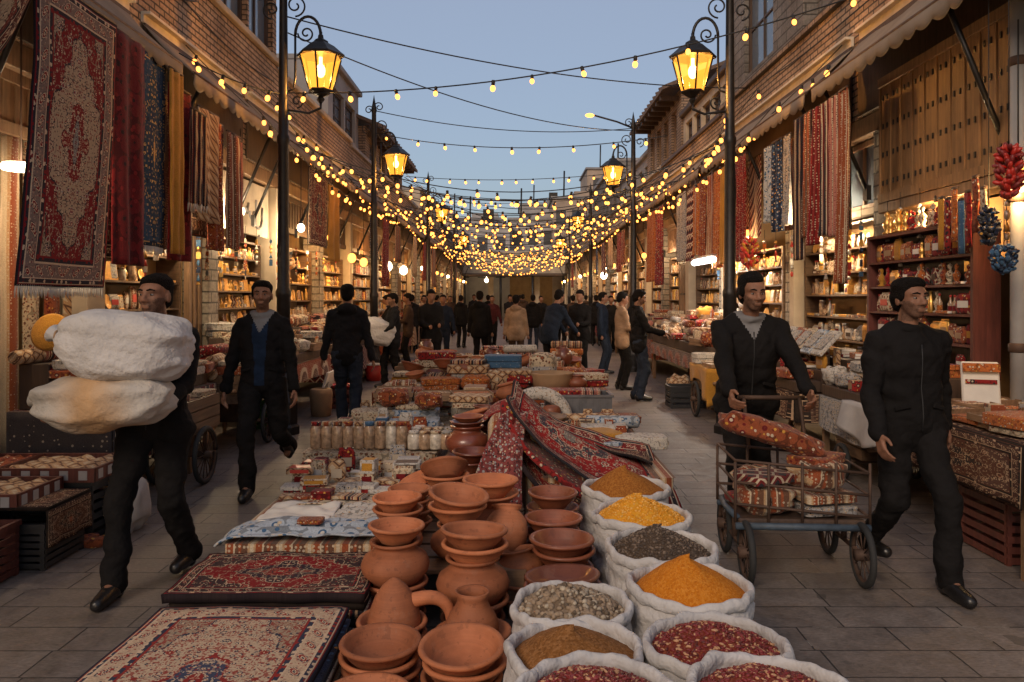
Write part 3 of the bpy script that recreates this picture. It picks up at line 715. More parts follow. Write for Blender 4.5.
place(p, 2.24, 4.42, .08)
p = build_person(dict(H=1.72, feet=[(-.12, .0), (.12, .04)], hands=[(-.16, -.36, 1.08), (.14, -.38, 1.06)], nod=.3, hood=False, top='black', legs='jean', coat=.08), 'man in a black jacket standing sideways at the tube lamp stall, head bent')
place(p, 1.95, 12.2, PI / 2)
p = build_person(dict(H=1.68, feet=[(-.1, -.12), (.1, .14)], hands=[(-.20, -.32, 1.0), (.2, -.34, 1.02)], nod=.2, top='charcoal', legs='black', coat=.1, palm_up=True), 'person in charcoal facing the carpet stalls with a white bag in both arms')
place(p, -2.16, 13.9, -1.1)
big_sack((-2.40, 13.72, 1.02), .66, .42, .42, 12, 'white bulging bag held by the person in charcoal', (0, .35, .5), [MT['white_sack']])
# the crowd farther up the street: five builds, then copies
TP = [build_person(dict(feet=[(-.1, .0), (.1, .03)], hands=[(-.10, -.30, 1.08), (.10, -.32, 1.10)], nod=.25, coat=.1), 'x', .02, False),
      build_person(dict(feet=[(-.08, -.24), (.08, .26)], fz=[0, .05], pz=.905, hands=[(-.28, .12, .84), (.28, -.15, .86)]), 'x', .02, False),
      build_person(dict(feet=[(-.11, .03), (.11, -.03)], hands=[(-.27, -.02, .82), (.27, -.02, .82)], hood=True, coat=.12), 'x', .02, False),
      build_person(dict(feet=[(-.12, .0), (.12, .05)], lean=.35, hands=[(-.18, -.5, .95), (.16, -.52, .93)], nod=.3, coat=.1, bulk=1.1), 'x', .02, False)]
TPp = [Proto(t) for t in TP]
crowd = [  # px, distance, template, heading, top, legs, size, label
 (431, 14.6, 0, .3, 'black', 'black', 1.0, 'man in black with clasped hands in front of the dense light strings'),
 (408, 17.5, 0, -1.4, 'brown', 'black', .97, 'person in brown turned toward the carpet side stalls'),
 (443, 18.5, 1, .0, 'navy', 'jean', .97, 'walker in navy just past the clasped hands man'),
 (480, 17.2, 2, 2.9, 'black', 'black', 1.0, 'man in a long black coat, back turned, behind the middle display'),
 (492, 24, 1, .1, 'maroon', 'black', .97, 'distant walker in maroon coming down the street'),
 (516, 16.8, 2, 3.0, 'beige', 'brown', .95, 'person in a pale beige coat with back turned behind the middle display'),
 (549, 14.4, 3, 2.2, 'navy', 'black', 1.02, 'stooping man in a big navy coat behind the hats'),
 (580, 15.2, 0, -.4, 'black', 'black', 1.0, 'man in black facing the camera beside the stooping navy man'),
 (603, 16.4, 2, 1.3, 'navy', 'jean', .98, 'person in navy and jeans at the end of the shutter side aisle'),
 (622, 13.6, 0, 1.7, 'beige', 'black', .97, 'person in a tan jacket beside the standing man at the tube lamp stall'),
 (611, 22, 1, .0, 'black', 'black', .96, 'distant walker in black on the shutter side aisle'),
 (628, 19.5, 3, 1.5, 'charcoal', 'black', .98, 'person stooping over the shutter side stall beyond the tan jacket'),
 (474, 34, 2, .0, 'charcoal', 'black', 1, 'tiny figure in charcoal near the market hall, carpet side'),
 (523, 33, 2, 3.0, 'brown', 'black', 1, 'tiny figure in brown before the lit hall doorway'),
 (541, 29, 1, .2, 'black', 'jean', .97, 'small walker in black before the lit hall doorway'),
 (573, 26, 1, 3.0, 'brown', 'black', .98, 'small walker in brown going away on the shutter side'),
 (450, 31, 1, .0, 'brown', 'black', .98, 'small walker in brown near the far carpet side stalls'),
 (510, 28, 0, .3, 'charcoal', 'black', .98, 'small person in charcoal in the middle of the far street'),
 (396, 19.5, 3, -1.5, 'black', 'black', .97, 'person in black stooping over the carpet side stall by the second lamp'),
 (424, 24, 2, .5, 'beige', 'black', .96, 'small person in beige by the far carpet side stalls'),
 (412, 23, 2, 3.0, 'charcoal', 'black', .97, 'dark figure seen from behind near the third carpet side stall'),
 (461, 25, 2, 2.8, 'black', 'black', .96, 'dark figure with back turned beneath the sagging bulbs, carpet side'),
 (488, 30, 2, 3.3, 'black', 'black', .98, 'far dark figure walking toward the hall, centre of the street'),
 (533, 24, 2, 3.0, 'black', 'jean', .97, 'dark hooded figure from behind between beige coat and navy coat'),
 (560, 22.5, 2, 2.6, 'charcoal', 'black', .98, 'hooded charcoal figure beyond the stooping navy man'),
 (596, 26, 2, 3.1, 'black', 'black', .97, 'dark figure beyond the navy jacket at the shutter side aisle'),
 (437, 29, 0, 2.6, 'navy', 'black', .97, 'far figure in navy by the third carpet side lamp'),
 (520, 41, 2, 3.0, 'charcoal', 'black', 1, 'tiny dark figure right at the hall doorway'),
 (586, 33, 2, 2.9, 'brown', 'black', .98, 'far brown figure by the third shutter side lamp'),
]
for px, Y, t, h_, top, lg, sz, lb in crowd:
    c = at(px, 0, Y); TPp[t].put((c.x, Y, 0), h_, lb, None, sz, {'jacket': [G[top]], 'trousers': [G[lg]]})
for q in TP: q['category'] = 'person'
# ---------------------------------------------------------------- world, camera
w = bpy.data.worlds.new('World'); SC.world = w; w.use_nodes = True
wn = N(w.node_tree); bg = w.node_tree.nodes['Background']
sky = wn.n('ShaderNodeTexSky', sky_type='NISHITA'); sky.sun_disc = False
SUN_EL = 4.0; SUN_ROT = 180.0
sky.sun_elevation = math.radians(SUN_EL); sky.sun_rotation = math.radians(SUN_ROT); sky.air_density = 1.0; sky.dust_density = 1.5; sky.ozone_density = 3.0
wn.set(bg.inputs[0], wn.mix(.5, sky.outputs[0], (2.30, 2.33, 2.74, 1))); bg.inputs[1].default_value = .106   # flat blue-grey mixed evenly into the clear dusk sky colour
sun = bpy.data.lights.new('evening_sun', 'SUN'); sun.energy = .85; sun.angle = math.radians(22); sun.color = (1, .78, .58)
so = bpy.data.objects.new('evening_sun', sun); COL.objects.link(so)
sdir = Vector((-.42 + math.sin(math.radians(SUN_ROT)) * math.cos(math.radians(SUN_EL + 30)), math.cos(math.radians(SUN_ROT)) * math.cos(math.radians(SUN_EL + 30)), math.sin(math.radians(SUN_EL + 30))))
so.rotation_euler = (-sdir).to_track_quat('-Z', 'Y').to_euler()
cam = bpy.data.cameras.new('camera'); co = bpy.data.objects.new('camera', cam); COL.objects.link(co)
cam.sensor_width = 36; cam.lens = F / 1024 * 36; co.location = (0, 0, 1.6); co.rotation_euler = (PI / 2, 0, 0)
cam.shift_x = -2 / 1024; cam.shift_y = -43 / 1024; cam.clip_end = 2000; cam.clip_start = .05
SC.camera = co
SC.view_settings.view_transform = 'Standard'; SC.view_settings.look = 'None'; SC.view_settings.exposure = 1.12; SC.view_settings.gamma = 1
SC.render.engine = 'CYCLES'
SC.cycles.use_denoising = True; SC.cycles.max_bounces = 6; SC.cycles.diffuse_bounces = 3; SC.cycles.glossy_bounces = 3; SC.cycles.transparent_max_bounces = 12
SC.cycles.sample_clamp_indirect = 4; SC.cycles.caustics_reflective = False; SC.cycles.caustics_refractive = False
def lamp(name, loc, energy, col=(1, .62, .28), r=.05):
    l = bpy.data.lights.new(name, 'POINT'); l.energy = energy; l.color = col; l.shadow_soft_size = r
    o = bpy.data.objects.new(name, l); COL.objects.link(o); o.location = loc; return o

# ---------------------------------------------------------------- ground
g = MB(); g.grid(lambda a, b: (-300 + 600 * a, -40 + 640 * b, 0), 8, 8, smooth=False)
single('ground', g, MT['paving'], None, None, kind='structure')

# ---------------------------------------------------------------- buildings
def cells(mb, s, x0, x1, ya, yb, za, zb, holes, mi=0):
    """a wall in the plane of the street side with rectangular holes (y0, y1, z0, z1)"""
    ys = sorted({ya, yb, *[h[0] for h in holes], *[h[1] for h in holes]}); zs = sorted({za, zb, *[h[2] for h in holes], *[h[3] for h in holes]})
    for i in range(len(ys) - 1):
        for j in range(len(zs) - 1):
            cy = (ys[i] + ys[i + 1]) / 2; cz = (zs[j] + zs[j + 1]) / 2
            if any(h[0] < cy < h[1] and h[2] < cz < h[3] for h in holes): continue
            mb.box2((s * x0, ys[i], zs[j]), (s * x1, ys[i + 1], zs[j + 1]), mi=mi)
def window(root, s, x, y0, y1, z0, z1, nm=2, nt=1, fr='wood_dark', gl='win_glass'):
    f = MB(); t = .06
    f.box2((s * x, y0, z0), (s * (x + .1), y1, z0 + t)); f.box2((s * x, y0, z1 - t), (s * (x + .1), y1, z1))
    f.box2((s * x, y0, z0 + t), (s * (x + .1), y0 + t, z1 - t)); f.box2((s * x, y1 - t, z0 + t), (s * (x + .1), y1, z1 - t))
    for k in range(1, nm):
        y = y0 + (y1 - y0) * k / nm; f.box2((s * (x + .02), y - .02, z0 + t), (s * (x + .08), y + .02, z1 - t))
    for k in range(1, nt + 1):
        z = z0 + (z1 - z0) * k / (nt + 1); f.box2((s * (x + .025), y0 + t, z - .018), (s * (x + .075), y1 - t, z + .018))
    w = part(root, 'window', f, MT[fr], world=True)
    p = MB(); p.box2((s * (x + .045), y0 + t - .01, z0 + t - .01), (s * (x + .055), y1 - t + .01, z1 - t + .01))
    part(w, 'pane', p, MT[gl], world=True)
    q = MB(); q.box2((s * (x - .06), y0 - .06, z0 - .07), (s * (x + .04), y1 + .06, z0 - .002)); part(w, 'sill', q, MT['plaster'], world=True)
BAYS = []
def building(s, y0, y1, low, H, label, mlow='brick', mup='plaster_grey', wins=(), back=0.0, eave=0, nbay=None, cap='plaster', wz=None, fr='wood_dark'):
    root = thing('shop_building', label, 'building', (s * 3.9, y0, 0), 0, None)
    wb = MB(); cells(wb, s, 3.9, 4.25, y0, y1, 3.62, low, [])
    wb.box2((s * 4.25, y0 + .002, 3.62), (s * 9, y1 - .002, low - .01))
    part(root, 'parapet_wall', wb, MT[mlow], world=True)
    c = MB(); c.box2((s * 3.84, y0, low), (s * 4.3, y1, low + .09), bev=.01); part(root, 'coping', c, MT[cap], world=True)
    if H > low + .3:
        xb = 3.93 + back
        ww = MB(); cells(ww, s, xb, xb + .3, y0 + .003, y1 - .003, low + .09, H, [(a, b, wz[0], wz[1]) for a, b in wins])
        ww.box2((s * (xb + .3), y0 + .003, low + .09), (s * 9, y1 - .003, H - .01))
        part(root, 'upper_wall', ww, MT[mup], world=True)
        for a, b in wins: window(root, s, xb + .08, a, b, wz[0], wz[1], 2, 2, fr)
        r = MB()
        if eave:
            e = .55
            vs = [(s * (xb - e), y0 - .3, H - .12), (s * (xb - e), y1 + .3, H - .12), (s * (xb + 1.6), y1 + .3, H + .75), (s * (xb + 1.6), y0 - .3, H + .75)]
            vs += [(x, y, z + .1) for x, y, z in vs]
            r.add(vs, [(0, 1, 2, 3), (7, 6, 5, 4), (0, 4, 5, 1), (1, 5, 6, 2), (2, 6, 7, 3), (3, 7, 4, 0)])
            for k in range(int((y1 - y0) / .45)):
                y = y0 + .2 + k * .45
                r.tube([(s * (xb - e), y, H), (s * (xb + 1.6), y, H + .87)], .05, 6)
            part(root, 'tiled_eave', r, MT['tile'], world=True)
            r2 = MB()
            for k in range(int((y1 - y0) / .6)):
                r2 = MB(); y = y0 + .3 + k * .6; r2.box2((s * (xb - .5), y, H - .25), (s * (xb + .01), y + .09, H - .13)); part(root, 'rafter', r2, MT['wood_dark'], world=True)
        else:
            r.box2((s * (xb - .12), y0, H), (s * 9.05, y1, H + .14), bev=.02); part(root, 'roof', r, MT[cap], world=True)
    # ground floor: piers, beam, party walls, back wall of each shop
    nb = nbay or max(1, round((y1 - y0) / 3.1)); L = (y1 - y0) / nb
    for k in range(nb + 1):
        y = y0 + k * L; a = y if k == 0 else y - .16; b = y + .16 if k == 0 else (y if k == nb else y + .16)
        p = MB(); p.box2((s * 3.88, a, 0), (s * 4.22, b, 3.4), bev=.01); p.box2((s * 3.85, a - .02 * (k > 0), 0), (s * 4.2, b + .02 * (k < nb), .35), bev=.01)
        part(root, 'pier', p, MT['brick_pale' if (k + (s > 0)) % 2 else 'plaster'], world=True)
        if 0 < k < nb:
            p = MB(); p.box2((s * 4.22, y - .05, 0), (s * 5.8, y + .05, 3.6)); part(root, 'party_wall', p, MT['ochre_wall'], world=True)
    p = MB(); p.box2((s * 3.9, y0 + .001, 3.4), (s * 4.2, y1 - .001, 3.618), bev=.01); part(root, 'beam', p, MT['wood'], world=True)
    p = MB(); p.box2((s * 5.8, y0, 0), (s * 6.0, y1, 3.62)); p.box2((s * 4.22, y0 + .002, 0), (s * 5.8, y0 + .06, 3.6)); p.box2((s * 4.22, y1 - .06, 0), (s * 5.8, y1 - .002, 3.6)); part(root, 'inner_wall', p, MT['ochre_wall'], world=True)
    for k in range(nb): BAYS.append((s, y0 + k * L + .16, y0 + (k + 1) * L - .16, root))
    return root
ws = lambda a, b, n, g=.16: [(a + (b - a) * k / n + g / 2, a + (b - a) * (k + 1) / n - g / 2) for k in range(n)]
building(-1, 1.6, 12.9, 5.42, 9.2, 'tall brown brick building behind the hung carpets, with blue glazed upper windows', 'brick', 'brick', ws(3.0, 12.75, 8, .07), 0, 0, 4, 'plaster', (5.56, 8.6))
building(-1, 12.9, 18.6, 5.3, 5.3, 'low brick shop row with a bare parapet behind the first hanging lantern', 'brick')
building(-1, 18.6, 22.2, 5.2, 7.3, 'narrow grey plastered block standing up behind the first glowing lantern', 'brick_brown', 'plaster_grey', ws(19, 21.8, 2), .5, 0, None, 'plaster_grey', (5.9, 6.8))
building(-1, 22.2, 29.5, 5.2, 6.5, 'brown house with a wide tiled eave above the second lantern from the carpets', 'brick', 'brick_brown', ws(22.6, 29, 4, .5), .3, 1, None, 'plaster', (5.5, 6.2))
building(-1, 29.5, 37.5, 4.9, 5.9, 'stone house with a stepped parapet beyond the tiled eave house', 'brick_brown', 'brick_grey', ws(30, 37, 5, .6), .8, 0, None, 'plaster_grey', (5.2, 5.7))
building(-1, 37.5, 48, 5.0, 6.8, 'far brown row house on the lantern street with small dark windows', 'brick_brown', 'plaster', ws(38, 47.5, 6, .6), .6, 0, None, 'plaster_grey', (5.4, 6.3))
building(-1, 48, 60, 5.0, 6.1, 'last brown house on the carpet side before the closing arcade', 'brick_brown', 'brick_grey', ws(49, 59, 6, .6), .5, 0, None, 'plaster_grey', (5.3, 5.9))
building(1, 2.8, 11.0, 5.1, 9.4, 'brick building with plank shutters below and rough grey stone storey set back above', 'brick', 'brick_grey', ws(2.4, 6.0, 2, .8), .35, 0, 3, 'brick_brown', (6.0, 7.8))
building(1, 11.0, 14.6, 5.1, 8.3, 'brick building with one tall dark framed window beside the shutter side lamp post', 'brick', 'brick_grey', ws(12.2, 13.9, 1), .15, 1, None, 'brick_brown', (5.5, 7.9))
building(1, 14.6, 20.4, 5.0, 6.3, 'low glazed timber storey seen under the shutter side lantern', 'brick', 'plaster', ws(14.9, 20.2, 6), .5, 0, None, 'wood_dark', (5.2, 6.1))
building(1, 20.4, 25.6, 5.0, 7.1, 'ochre house with an overhanging timber eave beyond the first hanging lantern', 'brick', 'brick_brown', ws(20.8, 25.2, 4, .4), .45, 1, None, 'plaster', (5.4, 6.7), 'wood')
building(1, 25.6, 33, 4.9, 6.4, 'grey house with a flat roof beyond the big eave house', 'brick_brown', 'plaster_grey', ws(26, 32.6, 5, .5), .6, 0, None, 'plaster_grey', (5.2, 6.1))
building(1, 33, 44, 4.9, 7.4, 'tall grey stone house far along the shutter side of the street', 'brick_brown', 'brick_grey', ws(33.5, 43.5, 7, .7), .5, 0, None, 'plaster_grey', (5.5, 6.9))
building(1, 44, 60, 5.0, 6.4, 'last pale house on the shutter side before the closing arcade', 'brick_brown', 'plaster', ws(45, 59, 8, .7), .5, 0, None, 'plaster_grey', (5.3, 6.1))
MT['far_wall'] = M('hazed_grey_far_wall', (.36, .34, .33, 1), .95, .25, .8, .2, 12); MT['far_wall_warm'] = M('hazed_brown_far_wall', (.36, .28, .22, 1), .95, .25, .8, .2, 12)  # wall colours lightened to paint in the distance haze
MT['far_pane'] = M('dark_far_window', (.05, .05, .055, 1), .5, .2, 4, 0)
# the building that closes the street, with a canopy and a lit hall
r = thing('market_hall', 'low market hall with lit doorway and flat canopy closing the street', 'building', (0, 60, 0))
m = MB()
for a, b in ((-9, -5.2), (-2.0, -1.6), (1.6, 2.0), (5.2, 9)): m.box2((a, 60.5, 0), (b, 61, 3.4))
m.box2((-9, 60.5, 3.4), (9, 61, 5.2)); m.box2((-9, 61, 0), (-8.8, 66, 5.2)); m.box2((8.8, 61, 0), (9, 66, 5.2)); part(r, 'wall', m, MT['plaster'], world=True)
m = MB(); m.box2((-9, 61, 5.2), (9, 66, 5.35)); part(r, 'roof', m, MT['plaster_grey'], world=True)
m = MB(); m.box2((-3.9, 58.2, 3.25), (3.9, 60.5, 3.45), bev=.03); part(r, 'canopy', m, MT['wood_dark'], world=True)
for x in (-3.7, -1.0, 1.4, 3.7):
    m = MB(); m.cyl((x, 58.4, 0), (x, 58.4, 3.25), .09); part(r, 'post', m, MT['iron'], world=True)
m = MB(); m.box2((-8, 65, 0), (8, 65.2, 3.4)); part(r, 'inner_wall', m, MT['ochre_wall'], world=True)
lamp('hall_lamp', (1.8, 62.5, 3.0), 1000, (1, .6, .25)); lamp('hall_lamp', (-2.2, 62.5, 3.0), 800, (1, .7, .4))
for x in (1.8, -2.2):
    m = MB(); m.ball((0, 0, 0), .16); m.cyl((0, 0, .1), (0, 0, .35), .02, 6); single('hall_lamp_globe', m, MT['bulb_white'], 'round lit globe inside the hall at the street end, %s' % ('over the bright doorway' if x > 0 else 'over the dim doorway'), 'lamp', (x, 62.5, 3.0))
# skyline behind
hr = random.Random(5)
sky_h = [(-13, 66, 7, 8, 9.4), (-7.5, 67, 5, 7, 9.8), (-2.6, 68, 4.5, 7, 8.8), (1.6, 70, 4, 7, 9.6), (5.2, 68, 4, 7, 11.4), (9.6, 66, 4.6, 8, 13.2), (14.5, 68, 6, 8, 14), (-10, 80, 6, 8, 12.0), (-4.5, 84, 7, 8, 11.2), (3.6, 86, 6, 8, 13.2), (10.5, 84, 6, 8, 17.2), (17, 82, 7, 8, 19)]
words = ['tall pole', 'water tank', 'square chimney', 'stepped roof', 'small mast', 'broad flat roof', 'narrow front', 'short mast', 'wide front', 'square rooftop box', 'leaning mast', 'broad tall front']
for k, (x, y, wx, wy, h) in enumerate(sky_h):
    h *= .86; r = thing('far_house', '%s town house with a %s on the skyline %s the closing hall' % (['grey', 'brown', 'dun'][k % 3], words[k], 'just behind' if y < 75 else 'well beyond'), 'building', (x, y, 0))
    m = MB(); m.box((0, 0, h / 2), (wx, wy, h)); m.box((wx * .2, 1, h + .5), (wx * .4, wy * .5, 1.0)); part(r, 'wall', m, MT[['far_wall', 'far_wall_warm', 'far_wall'][k % 3]])
    m = MB(); m.box((0, 0, h + .1), (wx + .3, wy + .3, .2)); part(r, 'roof', m, MT['plaster_grey'])
    for i in range(3):
        for j in range(2):
            m = MB(); m.box((-wx * .33 + i * wx * .33, -wy / 2 - .01, h - 1.5 - j * 2.2), (.8, .06, 1.2)); part(r, 'window', m, MT['far_pane'])
    m = MB(); m.cyl((-wx * .25, -wy * .3, h), (-wx * .25 + .05, -wy * .3, h + hr.uniform(1.2, 3)), .07, 6)
    if k in (1, 2, 9): m.box((wx * .1, -wy * .3, h + .8), (.9, .9, 1.4))
    part(r, 'mast', m, MT['iron'])

# ---------------------------------------------------------------- awnings
def awning(s, y0, y1, label, zf=3.95, xf=3.35, zt=4.5, sag=.04, droop=0.0):
    r = thing('awning', label, 'awning', (s * 3.9, y0, 3.6), 0)
    seed = y0 * 1.7 + s
    def fn(a, b):
        y = y0 + (y1 - y0) * a; x = 3.92 + (xf - 3.92) * b; z = zt + (zf - zt) * b - sag * math.sin(PI * b) * (1 + .6 * math.sin(y * 5 + seed)) + .02 * noise.noise(Vector((y * 2, b * 3, seed)))
        return (s * x, y, z - droop * a * b)
    nu = max(8, int((y1 - y0) * 7))
    m = MB(); m.grid(fn, nu, 7, thick=.008 * -s)
    part(r, 'canopy', m, MT['canvas'], world=True)
    m = MB()
    per = .235; nv = int((y1 - y0) / per) * 8
    def vf(a, b):
        y = y0 + (y1 - y0) * a; ph = (y - y0) / per
        dz = .10 + .055 * abs(math.sin(PI * ph)) ** .7
        return (s * (xf - .012 - .012 * math.sin(y * 9 + seed) * b), y, zf - droop * a - .012 - dz * b)
    m.grid(vf, nv, 2, thick=.006 * -s); part(r, 'valance', m, MT['canvas'], world=True)
    m = MB(); m.tube([(s * xf, y0, zf), (s * xf, (y0 + y1) / 2, zf - droop / 2), (s * xf, y1, zf - droop)], .022, 8); part(r, 'front_rail', m, MT['rust'], world=True)
    m = MB(); m.box2((s * 3.87, y0, zt - .01), (s * 3.9, y1, zt + .07)); m.box2((s * 3.80, y0, zt + .07), (s * 3.9, y1, zt + .10)); part(r, 'wall_trim', m, MT['white_trim'], world=True)
    m = MB(); m.box2((s * 3.855, y0 + .01, 3.63), (s * 3.885, y1 - .01, zt - .02)); part(r, 'back_board', m, MT['wood_dark'], world=True)
    for y in ([y0 + .25, y1 - .25] if y1 - y0 < 4 else [y0 + .25, (y0 + y1) / 2, y1 - .25]):
        m = MB(); m.tube([(s * xf, y, zf), (s * 3.88, y + .05, 2.75)], .024, 6); m.box((s * 3.87, y + .05, 2.75), (.05, .1, .16)); part(r, 'strut', m, MT['iron'], world=True)
    return r
for a in [(-1, 3.2, 7.85, 'beige scalloped awning above the big medallion carpet'), (-1, 8.15, 11.1, 'beige scalloped awning between the blue carpet and the first lamp post'),
          (-1, 11.3, 16.4, 'beige awning behind the first lamp post over the maroon carpet'), (-1, 16.7, 22.0, 'beige awning beyond the maroon carpet by the second lamp post'),
          (-1, 22.4, 29.2, 'beige awning below the tiled eave house'), (-1, 29.7, 37, 'beige awning under the stone house on the carpet side'), (-1, 37.6, 47.5, 'long beige awning far down the carpet side'), (-1, 48.2, 58, 'last awning on the carpet side of the street'),
          (1, 3.4, 8.75, 'beige scalloped awning above the plank shutters'), (1, 8.95, 13.9, 'beige awning over the hanging striped kilims beside the lamp post'),
          (1, 14.1, 17.0, 'short beige awning over the orange and yellow scarves'), (1, 17.3, 23.0, 'beige awning over the long red cloth beyond the scarves'),
          (1, 23.3, 31.5, 'beige awning below the big eave house'), (1, 32, 43.5, 'long beige awning far down the shutter side'), (1, 44.2, 58, 'last awning on the shutter side of the street')]:
    awning(*a)

# ---------------------------------------------------------------- street lamps
def lamp_post(s, x, y, label, H=5.5, energy=55, lo=.44, zl=4.24):
    d = -s   # lantern hangs towards the street
    r = thing('street_lamp', label, 'street lamp', (x, y, 0))
    m = MB(); m.lathe([(.19, 0), (.19, .09), (.165, .12), (.165, .38), (.145, .42), (.12, .5), (.10, .62), (.115, .66), (.085, .72)], n=8, smooth=False); part(r, 'base', m, MT['iron'])
    m = MB(); m.lathe([(.082, .7), (.078, 1.6), (.09, 1.63), (.09, 1.68), (.07, 1.72), (.062, 3.4), (.074, 3.43), (.074, 3.5), (.058, 3.53), (.045, H - .2), (.06, H - .15), (.03, H), (.002, H + .16)], n=16); part(r, 'pole', m, MT['iron'])
    m = MB()
    m.tube([(0, 0, 3.82), (d * .15, 0, 3.80), (d * .3, 0, 3.78), (d * lo, 0, 3.84), (d * lo, 0, 3.9)], .016, 6)
    m.tube([(0, 0, 4.02), (d * .12, 0, 4.06), (d * .14, 0, 4.2)] + [(d * .14, 0, 4.7)], .014, 6)
    m.cyl((d * lo, 0, 4.66), (d * lo, 0, 4.74), .02, 6)
    pts = [(d * (lo / 2 + .07 - (lo / 2 - .07) * math.cos(t)), 0, 4.7 + .22 * math.sin(t)) for t in [PI * k / 12 for k in range(13)]]
    m.tube(pts, .018, 6)
    def curl(cx, cz, R, a0, turns, sg=1):
        return [(d * (cx + R * (1 - k / 30 * .8) * math.cos(a0 + sg * 2 * PI * turns * k / 30)), 0, cz + R * (1 - k / 30 * .8) * math.sin(a0 + sg * 2 * PI * turns * k / 30)) for k in range(31)]
    part(r, 'bracket', m, MT['iron'])
    for c in [(.27, 4.72, .10, PI, 1.4, 1), (.14, 5.05, .13, -PI / 2, 1.4, 1), (-.14, 5.0, .11, -PI / 2, 1.3, -1), (.16, 3.92, .08, -PI / 2, 1.3, 1), (.10, 5.42, .10, PI, 1.3, -1), (-.1, 5.36, .09, 0, 1.3, 1)]:
        m = MB(); m.tube(curl(*c), .011, 5); part(r, 'scroll', m, MT['iron'])
    L = MB(); cx = d * lo; n = 6
    def ring(rr, z): return [(cx + rr * math.cos(2 * PI * (k + .5) / n), rr * math.sin(2 * PI * (k + .5) / n), z) for k in range(n)]
    L.lathe([(.275, zl + .20), (.285, zl + .225), (.24, zl + .26), (.16, zl + .33), (.09, zl + .37), (.085, zl + .39), (.035, zl + .42), (.03, zl + .46), (.001, zl + .48)], (cx, 0, 0), 6, smooth=False)
    L.lathe([(.02, zl - .34), (.05, zl - .30), (.03, zl - .27), (.13, zl - .22), (.15, zl - .20), (.14, zl - .185)], (cx, 0, 0), 6, smooth=False)
    a, b = ring(.14, zl - .19), ring(.245, zl + .20)
    for k in range(n): L.tube([a[k], b[k]], .011, 4)
    T6 = Matrix.Rotation(PI / 6, 4, 'Z')
    ln = part(r, 'lantern', L, MT['iron'])
    for k in range(n):
        k2 = (k + 1) % n; q = MB(); sh = lambda p: (cx + (p[0] - cx) * .985, p[1] * .985, p[2])
        q.add([sh(a[k]), sh(a[k2]), sh(b[k2]), sh(b[k])], [(0, 1, 2, 3)]); part(ln, 'glass_pane', q, MT['amber'])
    q = MB(); q.ball((cx, 0, zl + .04), (.055, .055, .08), 12, 8); q.cyl((cx, 0, zl + .1), (cx, 0, zl + .2), .02, 8); part(ln, 'bulb', q, MT['core'])
    lamp('street_lamp_light', (x + cx, y, zl - .06), energy, (1, .60, .24), .03)
    return r
lamp_post(-1, -2.72, 9.2, 'black iron street lamp with scrolled bracket beside the awning past the hung carpets')
lamp_post(1, 2.56, 9.25, 'black iron street lamp with amber lantern beside the man pushing the cart')
lamp_post(-1, -2.8, 15.6, 'second iron street lamp along the carpet side, by the maroon hanging carpet')
lamp_post(1, 2.6, 17.0, 'second iron street lamp along the shutter side, by the red hanging cloth')
lamp_post(-1, -2.75, 25, 'third iron street lamp along the carpet side, small against the light strings')
lamp_post(1, 2.7, 27.5, 'third iron street lamp along the shutter side, small against the light strings')
lamp_post(-1, -2.75, 36, 'farthest iron street lamp on the carpet side')
lamp_post(1, 2.7, 38, 'farthest iron street lamp on the shutter side')

# ---------------------------------------------------------------- string lights and cables
bm_ = MB(); bm_.ball((0, 0, -.075), (.028, .028, .034), 10, 7, mi=1); bm_.lathe([(.017, -.042), (.02, -.035), (.02, .008), (.012, .014)], n=6, mi=0)
BULB = bm_.mesh('bulb', [MT['cable'], MT['bulb']])
def catenary(A, B, sag, n=24):
    A = Vector(A); B = Vector(B)
    return [A + (B - A) * t + Vector((0, 0, -4 * sag * t * (1 - t))) for t in [k / n for k in range(n + 1)]]
NB = 0
def string(A, B, sag, nb, label, jit=.25, sr=None, drop=0):
    global NB
    sr = sr or rnd
    r = thing('string_lights', label, 'string lights', A, 0, 'string lights over the street')
    A = Vector(A); B = Vector(B)
    m = MB(); m.tube([p - A for p in catenary(A, B, sag)], .008, 4); part(r, 'wire', m, MT['cable'])
    for k in range(nb):
        t = (k + .5 + sr.uniform(-jit, jit)) / nb
        p = (B - A) * t + Vector((0, 0, -4 * sag * t * (1 - t)))
        if drop: p += Vector((0, sr.uniform(-.3, .3), -abs(sr.gauss(0, drop))))
        o = bpy.data.objects.new('bulb', BULB); COL.objects.link(o); o.parent = r; o.location = p
        o.rotation_euler = (sr.uniform(-.3, .3), sr.uniform(-.3, .3), 0); NB += 1
        k_ = sr.uniform(.9, 1.15) * (1.12 if drop and A.y > 14 else 1); o.scale = (k_, k_, k_)
string((-2.72, 9.2, 4.02), (3.75, 8.0, 4.78), .30, 12, 'longest bulb string in front, rising from the carpet side lamp post to the shutter awning', .12)
string((-3.5, 8.15, 4.16), (-2.72, 9.2, 4.0), .06, 4, 'short bulb string from the beige awning corner to the first lamp post', .1)
string((-2.8, 15.6, 4.9), (2.6, 13.2, 4.35), .25, 9, 'sparse bulb string between the two lamp posts, second across the open sky', .1)
string((-2.72, 9.2, 3.75), (-3.4, 16.2, 3.98), .12, 12, 'bulb string running along the awnings from the first lamp post')
string((2.56, 9.25, 3.9), (3.4, 13.8, 4.0), .1, 8, 'bulb string from the shutter side lamp post along the awning edge')
string((-2.8, 20.2, 4.75), (3.0, 19.0, 4.7), .15, 13, 'bulb string just above the dense nets of lights, against the sky')
string((-3.2, 27, 5.0), (3.3, 27, 5.15), .2, 13, 'far bulb string at the height of the skyline roofs')
sr = random.Random(3)
NS = 32
